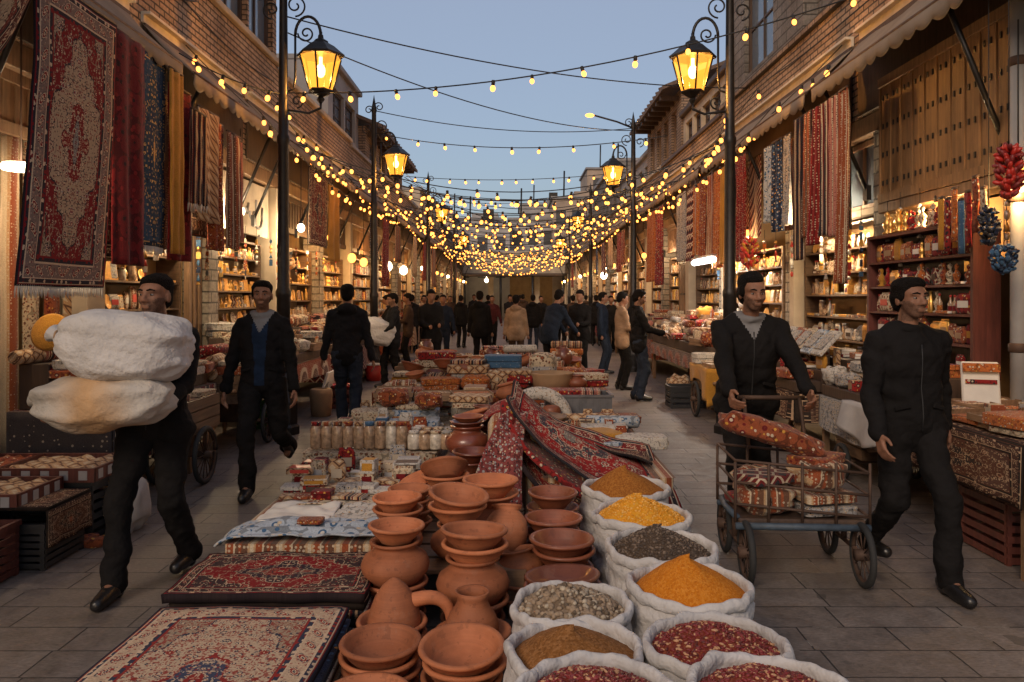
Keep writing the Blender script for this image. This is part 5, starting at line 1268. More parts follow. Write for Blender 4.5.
def hang_bulb(x, y, z, ztop, label, energy=60, white=True, r=.06, name='hanging_bulb', col=None):
    t = thing(name, label, 'lamp', (x, y, z))
    m = MB(); m.cyl((0, 0, .10), (0, 0, ztop - z), .006, 5); m.lathe([(.03, .04), (.03, .09), (.015, .11)], n=10); part(t, 'cord', m, MT['cable'])
    m = MB(); m.ball((0, 0, 0), (r, r, r * 1.15), 14, 10); part(t, 'bulb', m, MT['bulb_white' if white else 'bulb'])
    lamp('bulb_light', (x, y, z - .12), energy, col or ((1, .74, .44) if white else (1, .58, .22)), .05)
    return t
# carpet side, first building
L1 = [b for b in BAYS if b[0] < 0]; R1 = [b for b in BAYS if b[0] > 0]
L1.sort(key=lambda b: b[1]); R1.sort(key=lambda b: b[1])
shelf_names = {}
def do_bay(b, i):
    s, y0, y1, root = b; nm = 'carpet' if s < 0 else 'shutter'; fr_ = random.Random(i * 7 + (s > 0))
    if y0 > 16.5:
        place = 'in the %s shop along the %s side' % (ORD[i], nm)
        shutter(root, s, y0, y1, 2.75, 3.4, 'wood' if i % 2 else 'wood_gold')
        if (i % 3) == 2:
            shutter(root, s, y0, y0 + (y1 - y0) * .45, 0, 2.74, 'wood')
            y0 = y0 + (y1 - y0) * .5
        z1 = 2.6; shelf_unit(s, y0 + .05, y1 - .05, .5, z1, 6, place, 'woody', label='glowing crowded shelf wall ' + place)
        mass(s, y0 + .12, y1 - .12, .54, z1 - .05, 6, 'crowded small goods on the glowing shelves ' + place, i * 3 + (s > 0))
        cold = (i % 4 == 1)
        hang_bulb(s * 3.62, (y0 + y1) / 2, 2.78, 3.6, '%s added bulb hanging under the awning %s' % ('white' if cold else 'warm', place), 34, cold, .07)  # one bulb per bay, added to light its shelves
for i, b in enumerate(L1): do_bay(b, i)
for i, b in enumerate(R1): do_bay(b, i)
warm = ['cream', 'gold', 'tan', 'gold', 'white', 'grey', 'cream', 'silver', 'brown']
# --- carpet side bays 0..3
s = -1
rt = L1[0][3]
b = L1[1]; shutter(rt, s, b[1], b[2], 2.9, 3.4, 'wood')           # curtained shop behind the big carpet
for k in range(9):
    y = b[1] + .12 + k * .29
    hang('shop_curtain', -1, 4.05, y, y + .22, 2.9, .1, CL[['tan', 'brown', 'cream', 'rust'][k % 4]], '%s full length curtain strip in the doorway behind the big carpet, %s along' % (['tan', 'brown', 'cream', 'rust'][k % 4], ORD[k]), .02, 1, cat='curtain', nv=6)
b = L1[2]; shutter(rt, s, b[1], b[2], 2.75, 3.4, 'wood')
_, hs, gp = shelf_unit(s, b[1] + .02, b[2] - .5, .55, 2.7, 7, '', 'woody', backm='ochre_wall', label='lit display shelf of cards and boxes behind the man carrying white sacks')
stock(s, b[1] + .05, b[2] - .55, hs, gp, ['jar', 'figurine', 'card', 'packet', 'book', 'plate', 'card'], warm, 'on the lit shelf behind the white sack carrier', seed=4)
m = MB()
for k, yy in enumerate((b[2] - .42, b[2] - .28, b[2] - .12)): m.box2((s * 3.95, yy, 0), (s * 4.02, yy + .07, 2.75))
part(rt, 'door_frame', m, MT['wood'], world=True)
b = L1[3]; 
_, hs, gp = shelf_unit(s, b[1] + .05, b[2] - .35, .7, 2.45, 7, '', 'woody', label='glowing gilt display shelf under the bright bulb before the first lamp post')
stock(s, b[1] + .08, b[2] - .4, hs, gp, ['figurine', 'jar', 'plate', 'figurine', 'card', 'box', 'bottle'], ['gold', 'gold', 'brown', 'cream', 'gold'], 'on the glowing gilt shelf under the bright bulb', seed=9)
# faded shop board with grey lettering above the gilt shelf
r = thing('shop_board', 'faded beige shop board with grey script above the glowing gilt shelf', 'sign', (-3.97, 11.4, 2.95))
m = MB(); m.box((0, 0, 0), (.04, 2.3, .8), bev=.01); part(r, 'board', m, MT['plaster'])
m = MB()
def stroke(pts, rr=.022): m.tube([(.03, p[0], p[1]) for p in pts], rr, 5)
for (cy_, cz_, ss) in ((-.25, .12, .10), (.35, -.05, .11), (.62, -.16, .12)):
    stroke([(cy_ + ss * math.cos(t) * 1.3, cz_ + ss * math.sin(t)) for t in [PI + k * .35 for k in range(10)]]); stroke([(cy_ + ss * 1.5, cz_), (cy_ + ss * 1.5, cz_ + ss * 1.8)]); stroke([(cy_ + ss * .2, cz_ - ss * 1.9), (cy_ + ss * .4, cz_ - ss * 1.9)])
    stroke([(cy_ - ss * 1.6, cz_ + ss), (cy_ - ss * 2.2, cz_ - ss * .4), (cy_ - ss * 2.8, cz_ + ss * .3)])
part(r, 'script_letters', m, MT['plaster_grey'])
# bays 4,5 (12.9 - 18.6)
for q, b in enumerate(L1[4:6]):
    rt4 = b[3]; shutter(rt4, s, b[1], b[2], 2.75, 3.4, 'wood_dark')
    nmz = 'on the %s' % ('amber shelf behind the hooded man' if q == 0 else 'second amber shelf')
    _, hs, gp = shelf_unit(s, b[1] + (.9 if q == 0 else .1), b[2] - .1, .6, 2.5, 6, '', 'woody', label='amber lit shelf %s' % ('behind the hooded man' if q == 0 else 'by the second carpet side lamp post'))
    stock(s, b[1] + (.95 if q == 0 else .15), b[2] - .15, hs, gp, ['book', 'bottle', 'jar', 'card', 'figurine', 'plate'], ['gold', 'brown', 'tan', 'gold', 'cream'], nmz, seed=20 + q)
# --- shutter side bays: R1[1] = 5.53-8.27 ; R1[2] = 8.27-11 ; R1[3] 11-14.6
s = 1; rr_ = R1[1][3]
b = R1[1]; shutter(rr_, s, b[1] + .02, b[2] - .02, 2.58, 3.86, 'wood_gold', pw=.21, x=3.80)
m = MB(); m.box2((3.78, b[1], 2.47), (4.05, b[2], 2.578), bev=.01); part(rr_, 'transom', m, MT['wood'], world=True)
m = MB(); m.box2((4.15, b[1], 1.9), (4.17, b[2], 2.47)); part(rr_, 'transom_panel', m, MT['ochre_wall'], world=True)
_, hs, gp = shelf_unit(s, 6.15, 8.0, .95, 2.22, 5, '', 'wood_red', x=3.62, depth=.22, backm='wood_dark', label='dark red bottle shelf behind the bare-headed man in black by the shutters')
stock(s, 6.18, 7.98, hs, gp, ['book', 'packet', 'bottle', 'figurine', 'packet'], ['red', 'red', 'mustard', 'dark red', 'rust', 'orange', 'cream', 'crimson', 'gold'], 'on the dark red shelf under the plank shutters', x=3.66, seed=31)
stock(s, 6.2, 7.9, [2.235], .3, ['figurine'], ['gold', 'gold', 'red', 'cream'], 'on top of the dark red shelf', x=3.7, seed=33)
b = R1[2]
window(rr_, s, 4.0, b[1] + .1, b[2] - .1, 2.6, 3.38, 5, 0, 'wood', 'win_glass')
_, hs, gp = shelf_unit(s, b[1] + .05, b[2] - .05, .5, 2.5, 7, '', 'woody', backm='ochre_wall', label='yellow lit shelf behind the hanging kilims')
stock(s, b[1] + .08, b[2] - .1, hs, gp, ['box', 'jar', 'packet', 'book', 'card', 'bottle', 'plate'], warm, 'on the yellow lit shelf behind the kilims', seed=41)
b = R1[3]; 
for q, (a, c, wd) in enumerate([(b[1] + .05, b[1] + 1.55, 'mustard'), (b[1] + 1.65, b[2] - .02, 'gilt')]):
    nmz = 'on the %s' % ('shelf of gold goods by the lamp post' if q == 0 else 'bright shelf beside the white tube lamp')
    _, hs, gp = shelf_unit(s, a, c, .7, 2.35, 6, '', 'woody', x=3.86, backm='ochre_wall', label='tall lit %s' % nmz[7:])
    stock(s, a + .02, c - .05, hs, gp, ['jar', 'figurine', 'box', 'card', 'bottle', 'plate'], ['gold', 'gold', 'tan', 'cream', 'silver'] if q == 0 else ['white', 'gold', 'cream', 'silver'], nmz, x=3.92, seed=51 + q)
for q, b in enumerate(R1[4:6]):
    if b[1] < 16.5:
        _, hs, gp = shelf_unit(s, b[1] + .1, b[2] - .1, .6, 2.4, 6, '', 'woody', label='warm lit shelf beyond the scarf row on the shutter side')
        stock(s, b[1] + .15, b[2] - .15, hs, gp, ['book', 'bottle', 'jar', 'card', 'figurine', 'plate'], ['gold', 'brown', 'tan', 'gold', 'cream'], 'on the shelf beyond the scarf row', seed=60 + q)
hang_bulb(-3.72, 10.6, 2.78, 3.9, 'bright white bulb hanging above the glowing gilt shelf', 70)
hang_bulb(-3.4, 12.45, 2.72, 3.8, 'bright white bulb hanging just past the first lamp post on the carpet side', 60)
hang_bulb(-3.65, 8.6, 2.62, 3.8, 'added bulb half hidden behind the hanging carpets over the card shelf', 85)  # hidden bulb added to light the card shelf bay
hang_bulb(-3.85, 6.75, 2.75, 3.8, 'added hidden bulb behind the big medallion carpet', 12)  # added bulb, kept out of sight, lighting the curtained bay
hang_bulb(-3.5, 14.9, 2.75, 3.8, 'added warm bulb over the amber shelf by the pale gold carpet', 60, False, .07)  # added to light the amber shelf bay
hang_bulb(-3.45, 16.6, 2.45, 3.8, 'first of two warm bulbs close together past the pale gold carpet', 45, False, .09)
hang_bulb(-3.45, 17.9, 2.42, 3.8, 'second of two warm bulbs close together past the pale gold carpet', 35, False, .09)
hang_bulb(3.75, 9.4, 2.62, 3.6, 'added hidden bulb behind the striped kilims', 75)  # added out of view to light the shelf behind the kilims
hang_bulb(3.8, 7.0, 2.42, 2.58, 'small warm bulb under the plank shutters above the red shelf', 45, False, .04)
hang_bulb(3.62, 5.6, 2.5, 3.6, 'added bulb above the rug covered table at the edge', 24, False, .05)  # bulb added to light the bay at the edge
hang_bulb(3.6, 12.0, 2.6, 3.7, 'added warm bulb above the shelf of gold goods', 60, False, .05)  # bulb put in to light the gold goods bay
t = thing('tube_lamp', 'bright white tube lamp above the stall beside the gold goods', 'lamp', (3.3, 13.6, 2.24))
m = MB(); m.box((0, 0, .07), (.08, 1.5, .04), bev=.01); m.cyl((0, -.6, .09), (0, -.6, 1.5), .005, 5); m.cyl((0, .6, .09), (0, .6, 1.5), .005, 5); part(t, 'fitting', m, MT['steel'])
m = MB(); m.tube([(0, -.7, 0), (0, .7, 0)], .05, 12); part(t, 'tube', m, MT['tube_cool']); lamp('tube_light', (3.28, 13.2, 2.15), 60, (1, .86, .70)); lamp('tube_light', (3.28, 14.0, 2.15), 60, (1, .86, .70))
t = thing('disc_lamp', 'flat white disc lamp glowing behind the cream rosette carpet', 'lamp', (-3.55, 5.62, 2.52))
m = MB(); m.lathe([(.001, 0), (.12, 0), (.13, .02), (.12, .045), (.001, .045)], n=24); part(t, 'disc', m, MT['bulb_white']); m = MB(); m.cyl((0, 0, .05), (0, 0, 1.3), .007, 5); part(t, 'rod', m, MT['rust']); lamp('disc_light', (-3.5, 5.62, 2.45), 30, (1, .74, .45))
for x, y, c in ((3.4, 29.5, 0), (-3.4, 21, 1), (-3.4, 24, 1)):
    hang_bulb(x, y, 2.45, 3.8, ['bluish white bulb far down the shutter side', 'white bulb hanging beyond the pair of warm bulbs' if y < 22 else 'small white bulb by the third carpet side lamp post'][c], 60, True, .12, col=(.8, .9, 1) if c == 0 else None)

# strands of small things hanging in front of the shops
hs_ = random.Random(19)
def strand(s, x, y, z0, z1, mats, label, seed):
    t = thing('hanging_strand', label, 'ornament', (s * x, y, z0)); r_ = random.Random(seed); m = MB(); m.cyl((0, 0, 0), (0, 0, z1 - z0), .003, 4); part(t, 'cord', m, MT['cable']); m = MB()
    z = .02
    while z < z1 - z0 - .15:
        h = r_.uniform(.03, .07); k = r_.random()
        if k < .4: m.ball((0, 0, z), (.022, .022, h * .6), 8, 6, mi=r_.randint(0, len(mats) - 1))
        elif k < .7: m.box((0, 0, z), (.05, .012, h * 1.4), rz=r_.uniform(0, 3), mi=r_.randint(0, len(mats) - 1))
        else: m.lathe([(.028, z - h * .6), (.004, z + h * .6)], n=8, mi=r_.randint(0, len(mats) - 1))
        z += h * 1.3 + .01
    part(t, 'ornament_row', m, mats)
sets = [([MT['gold'], MT['red_plastic'], MT['silver']], 'gilt and red'), ([CL['blue'], MT['gold'], CL['navy']], 'blue and gilt'), ([CL['rust'], MT['black_plastic'], CL['cream']], 'rust and black'), ([MT['silver'], MT['white_cloth'], MT['gold']], 'silver and white')]
for s, ys, where in ((1, [5.75, 5.95, 6.2, 6.5, 6.9, 7.2, 7.5, 7.8], 'under the plank shutters'), (1, [8.5, 8.9, 9.3, 9.7, 10.1, 10.6], 'behind the striped kilims'), (1, [11.3, 11.7, 12.2, 12.7, 13.2, 13.8, 14.3], 'before the gold goods'), (-1, [7.5, 7.9, 8.3, 8.8, 9.3, 9.7], 'before the card shelf'), (-1, [10.2, 10.6, 11.0, 11.5, 12.0, 12.4], 'before the glowing gilt shelf'), (-1, [13.2, 13.8, 14.3, 14.9, 15.4], 'before the amber shelf')):
    for q, y in enumerate(ys):
        mt, nm_ = sets[hs_.randint(0, 3)]; strand(s, hs_.uniform(3.72, 3.84), y + hs_.uniform(-.08, .08), hs_.uniform(1.75, 2.15), 2.62, mt, '%s strand of small ornaments hanging %s, %s in line' % (nm_, where, ORD[q]), q + int(y * 10))
# ---------------------------------------------------------------- the long display down the middle of the street
rc = [CP['dark'], CL['dark red'], CL['black'], CL['brown'], CP['table'], CL['navy'], CL['rose']]
z = 0
nm = ['bottom rug', 'second rug up', 'third rug up', 'fourth rug up', 'fifth rug up']
for k in range(5):
    rug_slab(-1.53 + .012 * (k % 2), -.70 - .01 * (k % 3), 1.95, 3.41 - .008 * (k % 3), z, .04, rc[(k * 3) % 7], '%s in the stack under the cream medallion rug' % nm[k]); z += .041
rug_slab(-1.55, -.72, 1.93, 3.42, z, .045, CP['floor'], 'cream medallion rug with dark red border on top of the front stack', lump=.008)
z = 0
for k in range(6):
    rug_slab(-1.57 + .01 * (k % 3), -.66 - .012 * (k % 2), 3.50 + .006 * (k % 2), 4.04, z, .038, rc[(k * 2 + 1) % 7], '%s in the stack under the dark red blossom rug' % (['bottom rug', 'second rug up', 'third rug up', 'fourth rug up', 'fifth rug up', 'sixth rug up'][k])); z += .039
rug_slab(-1.58, -.67, 3.49, 4.05, z, .045, CP['dark'], 'dark red rug with black border, on top of the second stack', lump=.012)
table(-1.52, -.62, 4.12, 5.85, .30, 'low plank table carrying pale cloths and spice boxes', (CL['brown'], .22, 'brown striped cover hanging over the low table edge'))
table(-1.60, -.60, 5.92, 8.25, .42, 'low plank table carrying the pale folded stacks', (CL['cream'], .35, 'cream cover hanging over the pale stacks table'))
table(-.52, 1.08, 5.28, 8.25, .38, 'low plank table under the heaped rugs and grey bin', (CL['brown'], .33, 'brown striped cover on the low table under the heaped rugs'))
table(-1.52, 1.02, 8.35, 12.6, .58, 'long plank table at the far end of the middle display', (CL['rust'], .5, 'rust cover on the far end of the middle display'))
m = MB()
for k in range(6): m.box((0, -.55 + k * .22, .235), (.78, .18, .02))
for x in (-.34, 0, .34): m.box((x, 0, .1125), (.08, 1.28, .225))
single('wooden_pallet', m, MT['woodx'], 'low wooden pallet holding up the back rows of clay pots', 'pallet', (-.33, 4.52, 0))
def drape(x0, x1, y0, y1, z, mat, label, amp=.03, over=.1, sd=0, name='draped_cloth', cat='cloth', rz=0):
    m = MB(); cx, cy = (x0 + x1) / 2, (y0 + y1) / 2
    def fn(a, b):
        x = x0 + (x1 - x0) * a; y = y0 + (y1 - y0) * b
        e = max(0, .12 - a) / .12
        return (x - cx + .03 * noise.noise(Vector((b * 4, sd, 2))), y - cy + .03 * noise.noise(Vector((a * 4, sd, 7))), .012 + amp * (.5 + .5 * noise.noise(Vector((a * 5, b * 5, sd)))) * (.4 + .6 * abs(math.sin(b * 9 + sd + a))) - over * e * e)
    m.grid(fn, 36, 20, thick=.008); return single(name, m, mat, label, cat, (cx, cy, z), rz)
drape(-1.58, -.62, 4.1, 4.42, .315, CL['pale blue'], 'pale blue rumpled cloth in front on the low table', .06, .06, 1)
drape(-1.5, -1.05, 4.40, 4.80, .312, MT['white_cloth'], 'plain white cloth spread behind the pale blue one', .05, .05, 2)
drape(-1.04, -.60, 4.40, 4.80, .312, CL['white'], 'pale grey sheet beside the plain white cloth', .05, 0, 3)
drape(-1.48, -.62, 4.76, 5.02, .315, CL['cream'], 'cream flowered runner under the front boxes', .03, .05, 4)
put('cloth', (-1.12, 4.30, .36), 0, 'rust', 'small rust folded cloth lying on the pale blue cloth', None, 1, scale=(.35, .3, .5))
piles(-1.47, -.68, 4.98, 5.78, .345, 7, 5, ['box', 'box', 'packet', 'box', 'book'], ['cream', 'red', 'grey', 'white', 'tan', 'white', 'cream', 'black'], 'on the spice box table', 2, 3, scale=.78, jit=.015)
piles(-1.46, -.95, 4.84, 4.96, .345, 5, 1, ['book', 'box'], ['red', 'tan', 'black', 'rust', 'cream'], 'at the front edge of the spice box table', 1, 5, scale=.7, jit=.01)
for k in range(9):
    put('jar', (-1.53 + k * .083, 6.03, .44), rnd.uniform(-.3, .3), ['red', 'brown', 'brown', 'rust', 'tan', 'blue', 'brown', 'cream', 'rust'][k], 'tall spice jar with %s lid, %s in the line of jars' % (['red', 'brown', 'brown', 'rust', 'tan', 'blue', 'brown', 'cream', 'rust'][k], ORD[k]), None, 0, scale=.98)
for k in range(8):
    put('jar', (-.77 + (k % 4) * .085 - .0, 6.0 + (k // 4) * .16, .44), 0, ['white', 'tan', 'cream', 'grey'][k % 4], 'short pale jar with %s lid, %s row beside the tall spice jars' % (['white', 'tan', 'cream', 'grey'][k % 4], ['front', 'second'][k // 4]), None, 1, scale=1.0)
piles(-1.5, -.7, 6.15, 6.75, .435, 5, 3, ['box', 'packet', 'book'], ['white', 'cream', 'blue', 'rust', 'pale blue', 'cream', 'black'], 'behind the tall spice jars', 2, 7, scale=.85, jit=.02)
piles(-1.5, -.68, 6.78, 7.35, .435, 2, 2, ['cloth'], ['white', 'cream', 'pale blue', 'white'], 'pile of pale cloths', 3, 8)
def round_stack(px, py, Y, z0, W, D, n, cols, what, seed):
    c = at(px, py, Y); z = z0
    for k in range(n):
        m = MB(); h = .075; softbox(m, (0, 0, h / 2), (W * (1 - .04 * k), D, h), .55, seed + k, 2, 26, 12, .05); m.tube([(W / 2 * .98 * (1 - .04 * k) * math.cos(t), D / 2 * .98 * math.sin(t), .02) for t in [2 * PI * q / 30 for q in range(31)]], .008, 4, mi=1)
        single('flat_cushion', m, [CL[cols[k % len(cols)]], CL['rust']], '%s flat cushion, %s %s' % (cols[k % len(cols)], ['bottom of', 'second up in', 'third up in', 'top of'][k if k < n - 1 else 3], what), 'cushion', (c.x, c.y, z), 0.05 * k); z += h * .93
round_stack(400, 0, 7.75, .43, .56, .36, 4, ['white', 'cream', 'grey', 'rust'], 'the cushion pile by the pale cloths', 1)
round_stack(446, 0, 7.9, .43, .40, .34, 3, ['grey', 'white', 'brown'], 'the grey cushion pile behind the glazed pot', 12)

def bez(P, t):
    P = [Vector(p) for p in P]
    while len(P) > 1: P = [P[i].lerp(P[i + 1], t) for i in range(len(P) - 1)]
    return P[0]
# ---------------------------------------------------------------- clay pots
def pot_profile(kind, R):
    k = R / .16
    P = {'bowl': [(.085, 0), (.09, .004), (.10, .02), (.135, .055), (.152, .085), (.163, .088), (.167, .097), (.162, .106), (.150, .106), (.143, .10), (.125, .06), (.09, .028), (.0, .02)],
         'dish': [(.10, 0), (.105, .004), (.14, .03), (.155, .05), (.168, .052), (.17, .06), (.165, .066), (.150, .062), (.12, .032), (.0, .018)],
         'pot': [(.075, 0), (.08, .004), (.12, .03), (.152, .07), (.158, .10), (.145, .135), (.105, .165), (.092, .175), (.095, .19), (.115, .198), (.117, .208), (.106, .21), (.088, .20), (.085, .17), (.12, .13), (.14, .09), (.1, .03), (0, .02)],
         'jug': [(.08, 0), (.088, .005), (.115, .03), (.118, .06), (.10, .10), (.078, .13), (.066, .155), (.068, .175), (.075, .20), (.066, .20), (.058, .16), (.09, .09), (.09, .03), (0, .02)],
         'cone': [(.105, 0), (.115, .01), (.118, .05), (.108, .10), (.085, .16), (.055, .205), (.02, .235), (.0, .242)],
         'jar': [(.07, 0), (.08, .006), (.115, .06), (.125, .12), (.115, .18), (.08, .225), (.07, .235), (.085, .25), (.088, .262), (.076, .262), (.06, .235), (.10, .18), (.11, .1), (.07, .03), (0, .02)]}[kind]
    return [(r * k if kind != 'x' else r, z * k) for r, z in P]
POTW = {'bowl': 'bowl', 'dish': 'shallow dish', 'pot': 'round pot', 'jug': 'squat jug', 'cone': 'pointed jug', 'jar': 'tall jar'}
def pot(kind, loc, R, mat, label, rot=(0, 0, 0), seed=0, handle=False):
    m = MB(); ec = 1 + .02 * math.sin(seed * 3)
    m.lathe(pot_profile(kind, R), n=36, wob=lambda a, z: 1 + .012 * math.sin(2 * a + seed) + .006 * math.sin(5 * a + seed * 2 + z * 30) + (.03 * math.sin(3 * a + 1) * (z > .19) if kind == 'jug' else 0))
    o = bpy.data.objects.new({'bowl': 'clay_bowl', 'dish': 'clay_dish', 'pot': 'clay_pot', 'jug': 'clay_jug', 'cone': 'pointed_clay_jug', 'jar': 'clay_jar'}[kind], m.mesh('pot', [MT[mat]])); COL.objects.link(o)
    o.location = loc; o.rotation_euler = rot; tag(o, label, 'bowl' if kind in ('bowl', 'dish') else 'pot')
    k = R / .16
    if kind == 'cone':
        h = MB(); h.tube([bez([(.06 * k, 0, .13 * k), (.22 * k, 0, .19 * k), (.27 * k, 0, .12 * k), (.255 * k, 0, -.01 * k)], t / 12) for t in range(13)], [(.034 - .001 * t) * k for t in range(13)], 14); part(o, 'spout', h, MT[mat])
    if handle:
        h = MB(); h.tube([(-.14 * k, -.05 * k, .09 * k), (-.2 * k, -.1 * k, .06 * k), (-.2 * k, -.14 * k, -.02 * k), (-.12 * k, -.15 * k, -.08 * k)], [.02 * k] * 4, 8); part(o, 'handle', h, MT[mat])
    return o
pr = random.Random(4)
def stackp(px, Y, z0, items, what, X=None):
    """items from the bottom up: (kind, R, rise to the next, tilt)"""
    x = at(px, 0, Y).x if X is None else X; z = z0; n = len(items)
    for k, it in enumerate(items):
        kind, R, rise = it[:3]; tilt = it[3] if len(it) > 3 else (0, 0); mat = it[4] if len(it) > 4 else 'clay'
        pos = 'alone' if n == 1 else ('at the bottom' if k == 0 else ('on top' if k == n - 1 else '%s up' % ORD[k]))
        lab = '%s %s %s, %s' % ({'clay': 'terracotta', 'clay_dark': 'dark clay', 'glaze': 'glazed brown'}[mat], POTW[kind], pos, what)
        pot(kind, (x + pr.uniform(-.006, .006), Y + pr.uniform(-.006, .006), z), R, mat, lab, (tilt[0] + pr.uniform(-.02, .02), tilt[1] + pr.uniform(-.02, .02), pr.uniform(0, 6)) if kind != 'cone' else (0, 0, 0), pr.uniform(0, 9), len(it) > 5)
        z += rise
stackp(380, 3.08, 0, [('bowl', .152, .05), ('bowl', .152, .05), ('bowl', .154, .05), ('bowl', .157, .05)], 'bowl stack by the cream medallion rug')
stackp(366, 2.76, 0, [('bowl', .15, .05), ('bowl', .15, .05), ('bowl', .156, .05)], 'front bowl stack by the cream rug corner')
stackp(463, 3.0, 0, [('bowl', .15, .055), ('bowl', .154, .055), ('bowl', .156, .06), ('bowl', .16, .05, (.10, .06))], 'tilted bowl stack by the brown spice sack')
stackp(456, 2.67, 0, [('bowl', .15, .05), ('bowl', .15, .05), ('bowl', .158, .05)], 'front bowl stack by the chilli sack')
stackp(393, 3.41, 0, [('bowl', .14, .05), ('bowl', .145, .05), ('bowl', .15, .045), ('cone', .155, 0)], 'stack with a spouted pointed top')
stackp(473, 3.34, 0, [('bowl', .14, .055), ('dish', .15, .03), ('dish', .155, .03), ('dish', .158, .035), ('jug', .158, 0)], 'stack crowned by the squat jug')
stackp(395, 3.74, 0, [('bowl', .15, .075), ('bowl', .15, .075), ('bowl', .15, .075), ('pot', .165, .205), ('bowl', .13, 0)], 'pot stack between the pointed jug and cloths')
stackp(474, 3.70, 0, [('bowl', .15, .08), ('bowl', .165, .06), ('pot', .178, .20), ('bowl', .155, .065), ('bowl', .155, 0, (.04, -.03))], 'tallest pot stack behind the squat jug')
stackp(458, 4.07, .246, [('pot', .14, .18), ('bowl', .15, .06), ('bowl', .155, 0, (.1, -.14))], 'stack behind the tallest pot stack')
stackp(398, 4.12, .246, [('pot', .13, .165), ('bowl', .128, .06), ('bowl', .128, 0)], 'stack at the pallet corner by the white cloth')
stackp(505, 4.15, .246, [('jar', .15, .20, (.2, .35))], 'leaning behind the tallest stack')
stackp(522, 4.0, .0, [('bowl', .14, .07), ('bowl', .14, .07), ('pot', .13, 0, (.2, .1))], 'stack between the leaning jar and the dishes')
stackp(410, 4.5, .246, [('bowl', .12, .06), ('bowl', .12, .06), ('bowl', .12, .06), ('bowl', .122, 0)], 'narrow stack by the pale grey sheet')
stackp(491, 4.5, .246, [('pot', .14, .17), ('dish', .16, .04), ('bowl', .155, 0)], 'wide stack on the pallet behind the leaning jar')
stackp(445, 4.88, .246, [('pot', .13, .16), ('bowl', .145, .06), ('bowl', .145, 0, (.55, -.25), 'clay', 1)], 'handled bowl tipped toward the camera')
stackp(418, 4.95, .246, [('bowl', .12, .06), ('bowl', .12, .06), ('bowl', .13, 0, (.4, -.3))], 'low stack by the tipped bowl')
stackp(472, 5.42, .39, [('bowl', .13, .06, (0, 0), 'glaze'), ('bowl', .14, .06, (0, 0), 'glaze')], 'below the glazed pot')
stackp(468, 5.74, .39, [('dish', .15, .05, (0, 0), 'glaze'), ('pot', .17, .21, (0, 0), 'glaze'), ('dish', .12, .04, (0, 0), 'glaze'), ('dish', .11, .04, (0, 0), 'clay_dark')], 'big glazed pot stack by the heaped rugs')
stackp(500, 5.45, .39, [('jug', .12, 0, (0, 0), 'clay_dark')], 'beside the glazed pot')
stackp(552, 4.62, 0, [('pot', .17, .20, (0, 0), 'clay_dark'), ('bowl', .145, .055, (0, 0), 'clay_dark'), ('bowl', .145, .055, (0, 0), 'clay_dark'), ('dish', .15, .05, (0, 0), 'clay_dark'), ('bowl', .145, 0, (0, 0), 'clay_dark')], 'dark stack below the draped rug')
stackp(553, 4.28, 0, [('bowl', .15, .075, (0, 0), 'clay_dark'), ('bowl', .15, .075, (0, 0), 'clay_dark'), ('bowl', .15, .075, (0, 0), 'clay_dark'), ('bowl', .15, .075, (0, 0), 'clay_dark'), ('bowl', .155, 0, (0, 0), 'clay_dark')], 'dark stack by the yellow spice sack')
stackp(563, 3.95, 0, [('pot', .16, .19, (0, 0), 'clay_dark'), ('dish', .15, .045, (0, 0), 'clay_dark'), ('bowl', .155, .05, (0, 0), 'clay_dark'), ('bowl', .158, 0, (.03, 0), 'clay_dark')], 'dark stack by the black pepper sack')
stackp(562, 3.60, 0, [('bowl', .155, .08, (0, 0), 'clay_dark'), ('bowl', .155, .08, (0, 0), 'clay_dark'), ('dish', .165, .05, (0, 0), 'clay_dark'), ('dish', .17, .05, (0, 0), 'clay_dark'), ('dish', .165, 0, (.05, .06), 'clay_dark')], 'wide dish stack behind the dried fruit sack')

# ---------------------------------------------------------------- spice sacks
SP = {'brown': spice_mat('brown_spice', (.13, .05, .012, 1), (.27, .11, .03, 1), (.38, .18, .07, 1), 105), 'amber': spice_mat('amber_brown_spice', (.20, .065, .012, 1), (.34, .12, .02, 1), (.46, .20, .04, 1), 110),
      'yellow': spice_mat('yellow_spice', (.58, .22, .01, 1), (.68, .30, .02, 1), (.72, .38, .06, 1), 60), 'black': spice_mat('black_pepper', (.035, .022, .015, 1), (.09, .06, .04, 1), (.16, .11, .075, 1), 130),
      'orange': spice_mat('orange_spice', (.42, .11, .006, 1), (.58, .19, .012, 1), (.68, .27, .04, 1), 120),
      'chilli': spice_mat('crushed_chilli_base', (.14, .02, .015, 1), (.2, .035, .02, 1), (.3, .1, .05, 1), 90), 'dried': spice_mat('dried_fruit_base', (.12, .08, .05, 1), (.2, .14, .09, 1), (.3, .22, .15, 1), 60)}
BITS = {'chilli': [M('dried_chilli_flake', (.20, .022, .022, 1), .5, .35, 60, 0), M('chilli_seed', (.50, .27, .14, 1), .6, .2, 40, 0), M('dark_chilli', (.11, .018, .014, 1), .5, .3, 40, 0)],
        'dried': [M('dried_fruit', (.28, .20, .13, 1), .8, .4, 40, .3), M('pale_dried_fruit', (.40, .33, .24, 1), .8, .3, 40, .3), M('dark_dried_fruit', (.12, .085, .055, 1), .8, .3, 40, .3)],
        'yellow': [M('yellow_grain', (.66, .29, .02, 1), .8, .25, 30, 0), M('pale_yellow_grain', (.74, .42, .10, 1), .8, .2, 30, 0)], 'black': [M('peppercorn', (.07, .048, .034, 1), .7, .5, 60, 0), M('pale_peppercorn', (.17, .12, .085, 1), .7, .3, 60, 0)]}
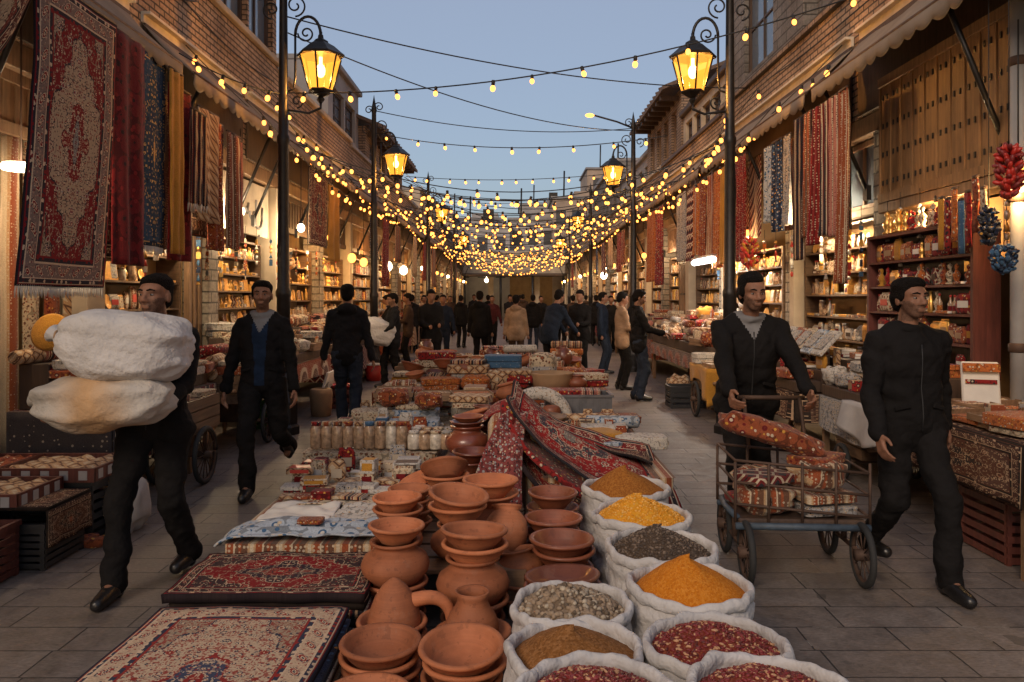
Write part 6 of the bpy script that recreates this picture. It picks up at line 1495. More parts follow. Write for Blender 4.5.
def sack(x, y, R, zr, spice, label, heap=.1, seed=0):
    heap += .025
    r = thing('spice_sack', label, 'sack', (x, y, 0), seed)
    wob = lambda a, z: 1 + .022 * math.sin(3 * a + seed + z * 4) + .014 * math.sin(7 * a + seed * 2 - z * 9) + .02 * math.sin(2 * a + seed)
    m = MB(); prof = [(R * .8, 0), (R * .93, .015)] + [(R * (1.0 + .03 * math.sin(k * 1.3 + seed)), .05 + (zr - .13) * k / 13) for k in range(14)] + [ (R * .97, zr - .06), (R * .955, zr - .035), (R * .93, zr - .10)]
    m.lathe(prof, n=64, wob=lambda a, z: wob(a, z) + .03 * noise.noise(Vector((math.cos(a) * 5, math.sin(a) * 5, z * 9 + seed))) - .012 * abs(noise.noise(Vector((math.cos(a) * 13 + z * 7, math.sin(a) * 13, z * 15 + seed))))); part(r, 'bag', m, MT['white_sack'])
    m = MB(); rim = []
    for k in range(15):
        t = -1.9 + k * (4.1 / 14); rim.append((R * .955 + .034 * math.cos(PI - t) * -1, zr - .028 + .034 * math.sin(t) + .0))
    rim = [(R * .958 + .017 * math.cos(t), zr - .026 + .026 * math.sin(t)) for t in [(-2.0 + 5.6 * k / 14) for k in range(15)]] + [(R * .90, zr - .09)]
    m.lathe(rim, n=72, wob=lambda a, z: wob(a, z) * (1 + .010 * math.sin(11 * a + seed) + .012 * noise.noise(Vector((math.cos(a) * 7, math.sin(a) * 7, z * 22 + seed))) - .008 * abs(noise.noise(Vector((math.cos(a) * 17, math.sin(a) * 17, z * 9 + seed))))))
    m.v = [(p[0], p[1], p[2] + .006 * math.sin(3 * math.atan2(p[1], p[0]) + seed) + .004 * math.sin(13 * math.atan2(p[1], p[0]) + seed)) for p in m.v]
    m.v = [(p[0], p[1], p[2] + .012 * noise.noise(Vector((p[0] * 8, p[1] * 8, seed))) - .008 * abs(noise.noise(Vector((p[0] * 30, p[1] * 30, seed))))) for p in m.v]
    part(r, 'rolled_rim', m, MT['white_sack'])
    Rh = R * .93; hz = lambda rr, a: (zr - .05) + heap * (1 - (rr / Rh) ** 1.4) * (1 - .12 * math.cos(a + seed)) + (.006 if spice in ('brown', 'amber', 'orange') else .009) * noise.noise(Vector((rr * 20 * math.cos(a), rr * 20 * math.sin(a), seed)))
    m = MB(); m.grid(lambda u, v: (v * Rh * math.cos(-2 * PI * u), v * Rh * math.sin(-2 * PI * u), hz(v * Rh, -2 * PI * u)), 48, 18); part(r, 'spice_heap', m, SP[spice])
    if spice in BITS:
        rr = random.Random(seed * 10); m = MB(); nb_, sz = {'chilli': (1700, .0075), 'dried': (760, .0105), 'yellow': (1500, .0052), 'black': (1300, .0058)}[spice]
        for _ in range(nb_):
            q = Rh * .97 * math.sqrt(rr.random()); a = rr.uniform(0, 2 * PI); z = hz(q, a)
            s1 = sz * rr.uniform(.6, 1.35); T = Matrix.Rotation(rr.uniform(0, 3), 4, 'Z') @ Matrix.Rotation(rr.uniform(-.9, .9), 4, 'X')
            m.ball((q * math.cos(a), q * math.sin(a), z + s1 * .2), (s1 * 1.25, s1 * (.55 if spice == 'chilli' else .9), s1 * (.45 if spice == 'chilli' else .8)), 6, 4, T, mi=rr.choice([0, 0, 0, 1, 2]) if len(BITS[spice]) == 3 else rr.choice([0, 0, 1]))
        o = part(r, 'spice_pieces', m, BITS[spice]); o['kind'] = 'stuff'
    return r
sack(.69, 4.80, .275, .45, 'amber', 'white sack of amber brown spice below the draped rug', .13, 1)
sack(.70, 4.28, .27, .43, 'yellow', 'white sack of bright yellow spice grains', .11, 2)
sack(.705, 3.75, .262, .42, 'black', 'white sack of coarse black pepper', .10, 3)
sack(.72, 3.20, .25, .44, 'orange', 'white sack heaped with smooth orange turmeric', .12, 4)
sack(.70, 2.70, .245, .42, 'chilli', 'white sack of red dried chilli beside the brown spice, behind the last sack', .07, 5)
sack(.225, 3.08, .232, .41, 'dried', 'white sack of pale dried fruit beside the dark clay dishes', .07, 6)
sack(.205, 2.66, .236, .42, 'brown', 'white sack of fine brown spice beside the tilted bowls', .08, 7)
sack(.235, 2.19, .24, .50, 'chilli', 'white sack of red chilli at the bottom edge beside the front clay bowls', .07, 8)
sack(.73, 2.21, .235, .50, 'chilli', 'white sack of red chilli in the bottom corner of the sack rows', .06, 9)

# ---------------------------------------------------------------- the heap of draped rugs
def surf(name, fn, nu, nv, mat, label, thick=.018, cat='rug'):
    m = MB(); m.grid(fn, nu, nv, thick=thick)
    c = Vector(fn(.5, .5)); c.z = min(p[2] for p in m.v)
    return single(name, m, mat, label, cat, tuple(c), world=True)
def sweep(A, B, lump, sd):     # ruled between two curves, with folds
    def fn(a, b):
        p = bez(A, a).lerp(bez(B, a), b)
        return p + Vector((0, -.25, 1)) * (lump * noise.noise(Vector((a * 4, b * 3, sd))) + lump * .5 * math.sin(b * 9 + a * 4 + sd))
    return fn
surf('draped_rug', sweep([(-.04, 5.36, .90), (.10, 5.20, .60), (.45, 5.02, .42), (1.10, 4.98, .22)], [(.02, 6.0, .96), (.25, 6.0, .70), (.6, 6.1, .52), (1.05, 6.05, .44)], .045, 1), 60, 34, CP['heap'], 'big red blossom rug draped from the heap down towards the spice sacks')
surf('draped_rug', sweep([(-.02, 5.31, .76), (.12, 5.16, .48), (.4, 4.99, .32), (.95, 4.93, .14)], [(-.06, 5.9, .80), (.2, 5.9, .52), (.5, 5.95, .43), (.9, 5.95, .41)], .02, 5), 40, 16, CL['red'], 'red edged rug folded beneath the big blossom rug', .03)
surf('draped_rug', sweep([(-.02, 5.27, .62), (.10, 5.12, .38), (.32, 4.97, .24), (.75, 4.92, .08)], [(-.1, 5.85, .70), (.1, 5.85, .45), (.3, 5.9, .42), (.7, 5.9, .405)], .02, 8), 40, 16, CP['dark'], 'lowest dark rug sliding out under the red edged rug', .03)
surf('draped_rug', sweep([(-.02, 5.44, .88), (-.10, 5.30, .82), (-.22, 5.14, .52), (-.34, 5.02, .22)], [(.10, 5.44, .78), (.06, 5.26, .70), (.04, 5.08, .44), (.06, 4.98, .14)], .045, 12), 60, 40, CL['speckled grey'], 'grey and red speckled rug falling over the front of the heap')
surf('draped_rug', sweep([(-.40, 6.1, .42), (-.3, 6.05, .66), (-.1, 6.0, .84), (.10, 5.95, .72)], [(-.38, 6.6, .42), (-.28, 6.6, .68), (-.05, 6.6, .84), (.14, 6.5, .7)], .02, 15), 30, 14, CL['speckled red'], 'humped speckled rug behind the heap by the glazed pot')
surf('draped_rug', sweep([(.98, 5.5, .44), (1.0, 5.9, .43), (1.04, 6.4, .42), (1.08, 7.2, .41)], [(.55, 5.95, .50), (.6, 6.3, .45), (.7, 6.8, .43), (.8, 7.3, .42)], .015, 18), 24, 12, CP['maroon'], 'maroon rug lying along the aisle edge behind the draped rug')
m = MB(); m.tube([(-.02, 5.33, .66), (-.035, 5.36, .76), (-.06, 5.42, .88)], [.045, .05, .045], 14, sx=.6); single('rolled_rug', m, CL['red'], 'small bright red rolled rug standing at the top of the heap', 'rug', (0, 0, 0), world=False)
m = MB(); softbox(m, (0, 0, .18), (.4, .3, .36), .5, 3, 0, 22, 14, .1); single('cloth_bale', m, CL['brown'], 'brown cloth bale hidden under the heaped rugs', 'bale', (.0, 5.7, .39))
# behind the heap, on the low table
def one(kind, px, py, Y, z0, col, label, rz=0, v=0, sc_=1.0, col2=None, rot=None):
    c = at(px, py, Y); return put(kind, (c.x, c.y, z0), rz, col, label, None, v, col2, sc_, rot)
one('cloth', 590, 0, 6.35, .40, 'mustard', 'bright yellow folded cloth behind the draped rug', .3, 2, (1.1, 1, 1.2))
one('cloth', 610, 0, 6.6, .40, 'green', 'green folded cloth beside the bright yellow one', .1, 1, (.6, .7, 1))
one('cloth', 600, 0, 6.05, .42, 'pale blue', 'pale blue folded cloth in front of the green one', .1, 0, (.75, .6, 1))
one('cloth', 641, 0, 6.22, .40, 'white', 'white patterned folded cloth at the aisle edge behind the rug', 0, 2, (.9, .7, 1.1))
one('cloth', 600, 0, 7.0, .40, 'white', 'white folded cloth in front of the grey bin', 0, 1, (1.2, .8, 1.2))
one('roll', 590, 0, 7.25, .40, 'tan', 'tan rolled cloth in front of the grey bin', .05)
one('roll', 612, 0, 7.2, .40, 'pale blue', 'pale blue rolled cloth in front of the grey bin', -.05, 0, .9)
one('cloth', 617, 0, 7.55, .40, 'rust', 'rust folded cloth at the aisle edge by the grey bin', 0, 0)
r = thing('storage_bin', 'grey plastic bin of folded red cloth at the aisle edge of the middle display', 'bin', (.645, 7.95, .385))
m = MB()
for a, b_, w_, d_ in ((0, -.19, .66, .02), (0, .19, .66, .02), (-.32, 0, .02, .36), (.32, 0, .02, .36)): m.box((a, b_, .125), (w_, d_, .25))
m.box((0, 0, .01), (.64, .37, .02)); m.box((0, -.205, .24), (.70, .02, .025)); m.box((0, .205, .24), (.70, .02, .025)); m.box((-.34, 0, .24), (.02, .40, .025)); m.box((.34, 0, .24), (.02, .40, .025))
for k in range(9): m.box((-.28 + k * .07, -.202, .12), (.012, .006, .2))
part(r, 'tub', m, MT['grey_plastic'])
put('cloth', (.52, 7.95, .60), .05, 'red', 'red folded cloth inside the grey bin', None, 0, scale=(.8, 1, 1)); put('cloth', (.77, 7.95, .60), -.05, 'rose', 'rose striped folded cloth inside the grey bin', None, 0, scale=(.55, 1, 1))
# round wooden tub and arch with two jars
r = thing('wooden_tub', 'low round brown wooden tub in front of the white arch bolster', 'tub', (.22, 7.15, .385))
m = MB(); m.lathe([(.20, 0), (.215, .01), (.215, .11), (.26, .115), (.265, .135), (.25, .14), (.0, .135)], n=32); part(r, 'tub_body', m, MT['wood'])
m = MB(); m.lathe([(.217, .05), (.221, .055), (.221, .068), (.217, .072)], n=32); part(r, 'hoop', m, MT['rust'])
m = MB(); m.tube([(.27 * math.cos(t), 0, .02 + .26 * math.sin(t)) for t in [PI * k / 18 for k in range(19)]], .055, 14, sx=1.2); single('bolster', m, CL['white'], 'white patterned bolster bent into an arch over two brown jars', 'bolster', (.24, 7.62, .39))
for k, x in enumerate((.12, .36)):
    m = MB(); m.lathe([(.06, 0), (.085, .02), (.095, .06), (.09, .10), (.095, .11), (.085, .15), (.075, .165), (.05, .175), (0, .178)], n=24); single('ribbed_jar', m, MT['clay_dark'], 'brown ribbed jar under the white arch, %s' % ('toward the pots' if k == 0 else 'toward the grey bin'), 'jar', (x, 7.52, .39))
# far end goods
ce = [('cloth', 503, 9.0, .58, 'rust', 0, 3), ('cloth', 503, 9.0, .80, 'blue', 0, 2), ('bundle', 497, 8.7, .58, 'tan', 1, 1), ('bundle', 475, 8.6, .58, 'orange', 0, 1), ('cloth', 440, 8.6, .58, 'orange', 0, 2), ('cloth', 430, 8.9, .58, 'mustard', 1, 2), ('bundle', 455, 8.95, .58, 'rust', 0, 1)]
for k, (kd, px, Y, z0, c, v, n) in enumerate(ce):
    z = z0
    for l in range(n):
        one(kd, px, 0, Y, z, c, '%s %s%s, %s in the front row of the far long table' % (c, KINDW[kd][0], '' if n == 1 else [' below', ' between', ' on top'][l if n == 3 else l * 2], ORD[k]), rnd.uniform(-.2, .2), v, 1.0); z += HH[kd][v] * .95
m = MB(); softbox(m, (0, 0, .12), (.36, .26, .24), .45, 2, 0, 20, 12, .08); single('white_bag', m, CL['white'], 'white patterned bag leaning in the middle display behind the glazed pot', 'bag', (-.42, 7.6, .40), .3)
r = thing('wicker_basket', 'pale round wicker basket with cloths behind the arch bolster', 'basket', (.42, 8.75, .585))
m = MB(); m.lathe([(.18, 0), (.2, .01), (.235, .12), (.245, .17), (.255, .18), (.24, .185), (.22, .12), (.18, .03), (0, .02)], n=28, wob=lambda a, z: 1 + .02 * math.sin(28 * a + z * 160)); part(r, 'weave', m, MT['card'])
for k, (x, y, z, c) in enumerate([(.34, 9.15, .585, 'cream'), (.34, 9.15, .685, 'grey'), (.34, 9.16, .785, 'cream')]): put('cap', (x, y, z), 0, c, '%s round cap, %s in the tall hat pile' % (c, ['lowest', 'middle', 'top'][k]), None, 0, scale=1.75)
for k, (x, y, z, c, kd) in enumerate([(.60, 9.5, .585, 'orange', 'bundle'), (.72, 9.3, .585, 'rust', 'bundle'), (.85, 9.0, .585, 'red', 'cloth'), (.85, 9.0, .66, 'cream', 'cloth'), (.86, 9.5, .585, 'rose', 'cloth'), (.86, 9.5, .66, 'red', 'cloth'), (.6, 8.7, .585, 'clay', None)]):
    if kd: put(kd, (x, y, z), .1 * k, c, '%s %s by the aisle, %s in the row beside the hats' % (c, KINDW[kd][0], ORD[k]), None, 0, scale=1.0)
pot('pot', (.70, 8.72, .585), .12, 'clay_dark', 'dark red lidless pot wrapped in white by the aisle edge')
piles(-1.45, .95, 9.7, 12.4, .585, 7, 7, ['cloth', 'cloth', 'bundle', 'bundle', 'roll', 'tray', 'packet'], ['orange', 'red', 'cream', 'rust', 'white', 'grey', 'tan', 'brown', 'brown', 'tan', 'rose', 'black', 'cream'], 'of the far long table', 4, 17, jit=.10, scale=.85)
piles(-1.45, -.25, 9.1, 9.65, .585, 3, 1, ['cloth', 'bundle'], ['orange', 'red', 'cream', 'rust', 'mustard'], 'before the far long table rows', 3, 19)
piles(-.46, .3, 6.75, 7.0, .385, 2, 1, ['cloth'], ['brown', 'tan', 'cream'], 'between the heap and the wooden tub', 2, 20)
piles(-1.5, -.95, 8.42, 8.75, .585, 1, 1, ['cloth'], ['white', 'cream'], 'at the carpet side corner of the long table', 3, 23)

fp = random.Random(44)
for k in range(22):
    x, y = fp.uniform(-1.35, .85), fp.uniform(8.6, 12.2); kd = fp.choice(['bowl', 'pot', 'dish', 'jar', 'bowl'])
    pot(kd, (x, y, .60 + fp.uniform(.08, .24)), fp.uniform(.10, .15), fp.choice(['clay', 'clay_dark', 'glaze']), '%s %s among the far table cloths, %s counting back from the hats' % (fp.choice(['small', 'plain']), POTW[kd], ORD[k]), (fp.uniform(-.3, .3), fp.uniform(-.3, .3), 0))
# small loose stuff between the cloths of the pale stacks table
piles(-1.52, -.66, 5.95, 8.2, .475, 6, 8, ['box', 'packet', 'book', 'box'], ['white', 'cream', 'grey', 'rust', 'tan', 'brown'], 'tucked in on the pale stacks table', 1, 71, jit=.05, scale=.6, skip=.25)
piles(-.45, 1.0, 6.3, 8.2, .395, 7, 6, ['box', 'cloth', 'book', 'packet'], ['brown', 'rust', 'grey', 'cream', 'tan', 'black'], 'tucked in behind the heaped rugs', 2, 73, jit=.05, scale=.62, skip=.2)

piles(-1.0, .15, 8.62, 9.5, .60, 4, 2, ['cloth', 'cloth', 'bundle'], ['rust', 'cream', 'brown', 'grey', 'red', 'tan', 'black'], 'of the heap behind the tub', 5, 88, jit=.06, scale=.95)
piles(-1.3, -.3, 6.85, 8.2, .62, 3, 3, ['bundle', 'cloth', 'tray'], ['rust', 'orange', 'cream', 'brown', 'tan'], 'heaped over the pale stacks table', 3, 89, jit=.08, scale=.8)
for k in range(9):
    x, y = fp.uniform(-.4, .1), fp.uniform(6.3, 7.9); kd = ['bowl', 'pot', 'bowl', 'jug', 'dish', 'pot', 'bowl', 'jar', 'bowl'][k]
    pot(kd, (x, y, .40 + .1 * (k % 3)), fp.uniform(.11, .15), ['glaze', 'clay_dark', 'clay'][k % 3], '%s %s among the cloths by the white bag, %s counting back' % (['glazed', 'dark', 'terracotta'][k % 3], POTW[kd], ORD[k]), (fp.uniform(-.25, .25), fp.uniform(-.25, .25), 0))
# ---------------------------------------------------------------- side stalls
def crate(loc, W, D, H, mat, label, rz=0, slats=5, name='crate'):
    r = thing(name, label, 'crate', loc, rz); m = MB()
    for sx in (-1, 1):
        for sy in (-1, 1): m.box((sx * (W / 2 - .015), sy * (D / 2 - .015), H / 2), (.03, .03, H))
    for k in range(slats):
        z = .03 + (H - .06) * k / (slats - 1); h = (H / slats) * .62
        for sy in (-1, 1): m.box((0, sy * (D / 2 - .001), z), (W, .012, h))
        for sx in (-1, 1): m.box((sx * (W / 2 - .001), 0, z), (.012, D - .01, h))
    m.box((0, 0, .015), (W - .03, D - .03, .015)); part(r, 'slatted_body', m, MT[mat])
    m = MB(); 
    for a, b_, w_, d_ in ((0, -D / 2, W + .02, .025), (0, D / 2, W + .02, .025), (-W / 2, 0, .025, D - .025), (W / 2, 0, .025, D - .025)): m.box((a, b_, H), (w_, d_, .03))
    part(r, 'rim', m, MT[mat]); return r
def wheel(root, c, R, axis='x', spokes=12, tyre=.025, mat='rust', name='wheel'):
    m = MB(); ax = Vector((1, 0, 0)) if axis == 'x' else Vector((0, 1, 0))
    ring = lambda rr, n=36: [Vector(c) + (Vector((0, rr * math.cos(2 * PI * k / n), rr * math.sin(2 * PI * k / n))) if axis == 'x' else Vector((rr * math.cos(2 * PI * k / n), 0, rr * math.sin(2 * PI * k / n)))) for k in range(n + 1)]
    m.tube(ring(R - tyre * 1.6), tyre * .7, 6)
    for k in range(spokes):
        t = 2 * PI * k / spokes; d = Vector((0, math.cos(t), math.sin(t))) if axis == 'x' else Vector((math.cos(t), 0, math.sin(t)))
        m.tube([Vector(c) + d * .03, Vector(c) + d * (R - tyre * 1.6)], .005, 4)
    m.tube([Vector(c) - ax * .05, Vector(c) + ax * .05], .035, 12)
    w = part(root, name, m, MT[mat]); m = MB(); m.tube(ring(R - tyre), tyre, 8); part(w, 'tyre', m, MT['rubber']); return w
def barrow(loc, W, D, z, R, label, rz=0, body='wood', cloth_=None):
    """a stall cart: planked box body on two spoked wheels with handles; local x across, y along"""
    r = thing('market_cart', label, 'cart', loc, rz); m = MB()
    for sy in (-1, 1):
        for k in range(3): m.box((0, sy * D / 2, z - .24 + k * .10), (W, .025, .092))
    for sx in (-1, 1):
        for k in range(3): m.box((sx * W / 2, 0, z - .24 + k * .10), (.025, D + .02, .092))
    m.box((0, 0, z - .06), (W, D, .03)); part(r, 'box_body', m, MT['woody'])
    m = MB()
    for sx in (-1, 1): m.tube([(sx * W * .4, -D / 2 - .35, z - .12), (sx * W * .4, D / 2, z - .3)], .022, 8)
    part(r, 'handle_bar', m, MT['wood'])
    m = MB(); m.tube([(-W / 2 - .1, .0, R), (W / 2 + .1, .0, R)], .02, 8); m.box((0, 0, R + (z - .3 - R) / 2), (W * .7, .08, max(.02, z - .3 - R))); part(r, 'axle', m, MT['rust'])
    for sx in (-1, 1): wheel(r, (sx * (W / 2 + .07), 0, R), R, 'x', 14, .022)
    for sx in (-1, 1):
        m = MB(); m.box((sx * W * .4, D / 2 - .08, (z - .3) / 2), (.04, .04, z - .3)); part(r, 'prop_leg', m, MT['wood'])
    return r
warmm = ['cream', 'rust', 'tan', 'red', 'grey', 'brown', 'white', 'rose', 'tan', 'black', 'cream']
slope = lambda z0, dz, toward: (lambda a, b: z0 + dz * (a if toward > 0 else 1 - a))
def risers(x0, x1, y0, y1, z, dz, s, label, n=3):
    """stepped display on a stall, rising to the wall"""
    r = thing('stepped_stand', label, 'stand', ((x0 + x1) / 2, (y0 + y1) / 2, z)); W = (x1 - x0) / n
    for k in range(n):
        xx = (x0 + x1) / 2; xc = (x0 + W * (k + .5)) if s > 0 else (x1 - W * (k + .5)); h = dz * (k + 1) / n
        m = MB(); m.box((xc - xx, 0, h / 2), (W - .004, y1 - y0, h), bev=.006); part(r, 'step', m, MT['wood_dark'])
    return r
def stall(s, xi, xo, y0, y1, z, dz, nx, ny, kinds, cols, place, label, cover, seed, lev=2, scale=1.0):
    x0, x1 = (xi, xo) if s > 0 else (-xo, -xi)
    table(x0, x1, y0, y1, z, label, cover)
    risers(x0 + .02, x1 - .02, y0 + .02, y1 - .02, z + .012, dz, s, 'dark stepped stand ' + place)
    n = 3
    def zf(a, b):
        k = int(a * n) if s > 0 else int((1 - a) * n); return z + .014 + dz * (min(k, n - 1) + 1) / n
    piles(x0, x1, y0, y1, z, nx, ny, kinds, cols, place, lev, seed, -s * PI / 2, zf, .05, .025, scale)
K1 = ['cloth', 'bundle', 'packet', 'box', 'cloth', 'tray', 'roll']
# carpet side
for k, (x, y, z, w_, d_, h_, mt, lb) in enumerate([(-3.02, 5.33, 0, .5, .44, .38, 'black_plastic', 'black slatted crate beside the full white bag'), (-2.98, 4.78, 0, .46, .42, .26, 'black_plastic', 'low black crate under the fringed brown rug piece'), (-3.42, 4.78, 0, .4, .42, .26, 'black_plastic', 'black crate against the wall behind the low one'),
      (-3.5, 5.33, 0, .42, .44, .38, 'black_plastic', 'black slatted crate next to the wall'), (-3.12, 4.34, 0, .5, .36, .30, 'wood_red', 'wooden crate at the very edge of the carpet side')]):
    crate((x, y, z), w_, d_, h_, mt, lb, slats=6)
def flatbox(loc, W, D, label, cols_, rz=0):
    r = thing('flat_crate', label, 'crate', loc, rz); m = MB(); m.box((0, 0, .01), (W, D, .02))
    for a, b_, w_, d_ in ((0, -D / 2, W, .02), (0, D / 2, W, .02), (-W / 2, 0, .02, D), (W / 2, 0, .02, D)): m.box((a, b_, .045), (w_ + .02 * (w_ > d_), d_, .09))
    part(r, 'sides', m, MT['wood_red'])
    for k in range(5): m = MB(); m.box((-W * .4 + k * W * .2, -D / 2 - .0115, .045), (W * .09, .004, .06)); part(r, 'paper_label', m, MT['grey_cloth'])
    for k in range(4): m = MB(); m.box((W / 2 + .0115, -D * .36 + k * D * .24, .045), (.004, D * .11, .06)); part(r, 'paper_label', m, MT['grey_cloth'])
    m = MB(); m.grid(lambda a, b: ((a - .5) * (W - .02), (b - .5) * (D - .02), .07 + .03 * noise.noise(Vector((a * 7, b * 7, loc[0])))), 18, 14); part(r, 'contents', m, CL[cols_]); return r
flatbox((-3.05, 5.33, .40), .62, .5, 'flat red crate with pale labels on the tall black crate', 'tan')
flatbox((-3.52, 5.33, .40), .3, .48, 'flat red crate beside the wall on the tall crate', 'rust')
flatbox((-3.2, 4.80, .36), .56, .46, 'flat red crate of warm goods on the fringed rug piece', 'tan')
m = MB(); m.grid(lambda a, b: (-2.74 - (0 if b > .35 else 0) + .004 * math.sin(a * 20), 4.56 + .44 * a, .34 - .19 * b) if False else ((-2.98 + .245 + .01 * math.sin(a * 14) * b, 4.56 + .46 * a, .355 - .22 * b)), 20, 8, thick=.012)
m.grid(lambda a, b: (-3.2 + .47 * a, 4.56 + .46 * b, .355), 4, 4, thick=-.02); single('rug_piece', m, CP['table'], 'brown patterned rug piece with a fringed edge draped over the low black crate', 'rug')
m = MB(); softbox(m, (0, 0, .17), (.24, .26, .36), .7, 5, 0, 22, 16, .25); m.tube([(0, 0, .33), (.01, 0, .38), (.0, .01, .41)], [.03, .02, .045], 10); single('full_bag', m, MT['grey_cloth'], 'full white plastic bag on the paving beside the black crate', 'bag', (-2.66, 5.38, 0))
for k, (x, y) in enumerate(((-2.70, 5.02), (-2.62, 5.10), (-2.77, 5.06))):
    m = MB(); softbox(m, (0, 0, .03), (.16, .09, .06), .7, k, 0, 14, 10, .3); single('bread_piece', m, CL['rust'], ['small brown piece on the paving before the black crate', 'rounder brown piece lying closest to the full bag', 'brown piece tucked against the black crate'][k], 'food', (x, y, 0), .4 * k)
table(-3.8, -3.05, 5.9, 7.9, .72, 'table behind the crates carrying heaped goods')
m = MB(); m.grid(lambda a, b: (-3.82 + .79 * a if a < .999 else -3.03, 5.88 - .012 * math.sin(a * 22) * b, .74 - .44 * b), 24, 8, thick=.01); m.grid(lambda a, b: (-3.025 + .012 * math.sin(a * 30) * b, 5.88 + 2.02 * a, .74 - .44 * b), 30, 8, thick=.01); m.grid(lambda a, b: (-3.82 + .795 * a, 5.88 + 2.02 * b, .742), 4, 6)
single('striped_drape', m, CP['band'], 'red and black banded kilim drape over the table behind the crates', 'cloth')
risers(-3.78, -3.08, 5.95, 7.85, .745, .35, -1, 'dark stepped stand on the kilim draped table')
piles(-3.80, -3.06, 5.92, 7.86, .75, 4, 7, K1, warmm + ['white', 'blue'], 'on the kilim draped table', 2, 77, PI / 2, lambda a, b: .748 + .35 * (min(int((1 - a) * 3), 2) + 1) / 3, .03, .02, .9)
one_ = at(40, 340, 6.05); m = MB(); m.lathe([(0, 0), (.10, 0), (.13, .02), (.15, .03), (.13, .05), (0, .05)], (0, 0, 0), 28, Matrix.Rotation(math.radians(74), 4, 'X')); m.lathe([(0, -.003), (.075, -.003), (.08, .006), (0, .01)], (0, 0, 0), 24, Matrix.Rotation(math.radians(74), 4, 'X'), mi=1)
single('round_cushion', m, [CL['mustard'], CL['grey']], 'round gold rimmed cushion standing on top of the goods by the big carpet', 'cushion', (-3.55, 6.0, 1.33))
barrow((-3.14, 7.0 + 1.65, 0), .7, 1.3, .80, .24, 'far wooden cart behind the one with the big spoked wheel')
barrow((-2.86, 6.72, 0), .26, .95, .72, .25, 'narrow wooden cart with a big spoked wheel behind the sack carrier')
piles(-2.99, -2.73, 6.3, 7.18, .68, 1, 4, ['cloth', 'bundle', 'tray'], warmm, 'on the narrow spoked wheel cart', 2, 79, PI / 2, None, 0, .01, .62)
piles(-3.45, -2.82, 8.08, 9.25, .76, 3, 5, K1, warmm, 'on the far wooden cart', 3, 81, PI / 2, scale=.9)
r = crate((-3.05, 9.65, 0), .42, .34, .30, 'green_plastic', 'bright green plastic crate under the carpet side stalls', slats=4)
stall(-1, 2.85, 3.75, 9.5, 12.1, .72, .38, 4, 9, K1, warmm, 'on the green crate stall', 'plank stall table near the green crate', (CL['brown'], .25, 'brown striped cover of the stall near the green crate'), 83)
stall(-1, 2.85, 3.75, 12.6, 16.4, .70, .42, 4, 11, K1, warmm + ['red'], 'on the first lamp stall', 'plank stall table past the first lamp post', (CL['dark red'], .45, 'dark red cover of the stall past the first lamp post'), 85)
# loose things at the carpet side kerb
m = MB(); m.box((0, 0, .28), (.03, .5, .56), ry=.3); m.box((.035, 0, .27), (.006, .34, .3), ry=.3, mi=1); single('folded_board', m, [MT['white_cloth'], CL['white']], 'white folded panel leaning on the stall beside the red tray', 'board', (-2.7, 11.2, 0))
crate((-2.52, 11.45, 0), .34, .4, .26, 'wood_red', 'dark red wooden crate carrying the red tray', slats=3)
m = MB(); m.lathe([(.0, .0), (.16, 0), (.2, .05), (.21, .055), (.18, .02), (0, .015)], n=24); m.lathe([(0, .02), (.15, .03), (.08, .06), (0, .07)], n=16, mi=1); single('red_tray', m, [MT['red_plastic'], CL['red']], 'round red tray of goods on the dark red crate', 'tray', (-2.52, 11.45, .275))
m = MB(); m.lathe([(.12, 0), (.13, .01), (.15, .2), (.155, .3), (.14, .36), (.12, .37), (.13, .3), (.1, .03), (0, .02)], n=20, wob=lambda a, z: 1 + .015 * math.sin(22 * a + z * 140)); single('tall_basket', m, MT['card'], 'tall tan wicker basket on the paving beside the dark red crate', 'basket', (-2.62, 10.6, 0))
r = thing('bucket', 'bright red bucket with white rim by the far carpet side stalls', 'bucket', (-2.72, 15.1, 0)); m = MB(); m.lathe([(.13, 0), (.14, .01), (.17, .30), (.15, .30), (.12, .02), (0, .02)], n=22); part(r, 'pail', m, MT['red_plastic']); m = MB(); m.lathe([(.168, .30), (.18, .305), (.18, .33), (.15, .335), (.15, .30)], n=22); part(r, 'rim', m, MT['white_cloth'])
# shutter side
table(2.85, 3.72, 4.35, 5.95, .76, 'plank table under the brown patterned rug at the picture edge')
m = MB(); m.grid(lambda a, b: (2.832 - .012 * math.sin(a * 26) * b, 5.97 - 1.64 * a, .778 - .36 * b), 40, 8, thick=.01); m.grid(lambda a, b: (2.832 + .9 * b, 4.33 + 1.64 * a, .778 + .006 * noise.noise(Vector((a * 5, b * 5, 0)))), 14, 10, thick=-.01)
m.grid(lambda a, b: (2.832 + .9 * a, 4.33 - .012 * math.sin(a * 20) * b, .778 - .36 * b), 20, 8, thick=.01)
single('rug_cover', m, CP['table'], 'brown patterned rug covering the table at the shutter side edge', 'rug')
crate((3.25, 4.9, 0), .62, .5, .44, 'wood_red', 'tall red brown slatted crate under the rug covered table', slats=7)
crate((3.2, 4.1, 0), .5, .4, .30, 'wood_red', 'low red brown crate beside the rug covered table', slats=5)
piles(2.9, 3.66, 4.5, 5.9, .79, 3, 6, ['book', 'cloth', 'box', 'book', 'tray'], ['red', 'orange', 'black', 'rust', 'brown', 'cream'], 'on the rug covered table', 2, 91, -PI / 2, scale=.75)
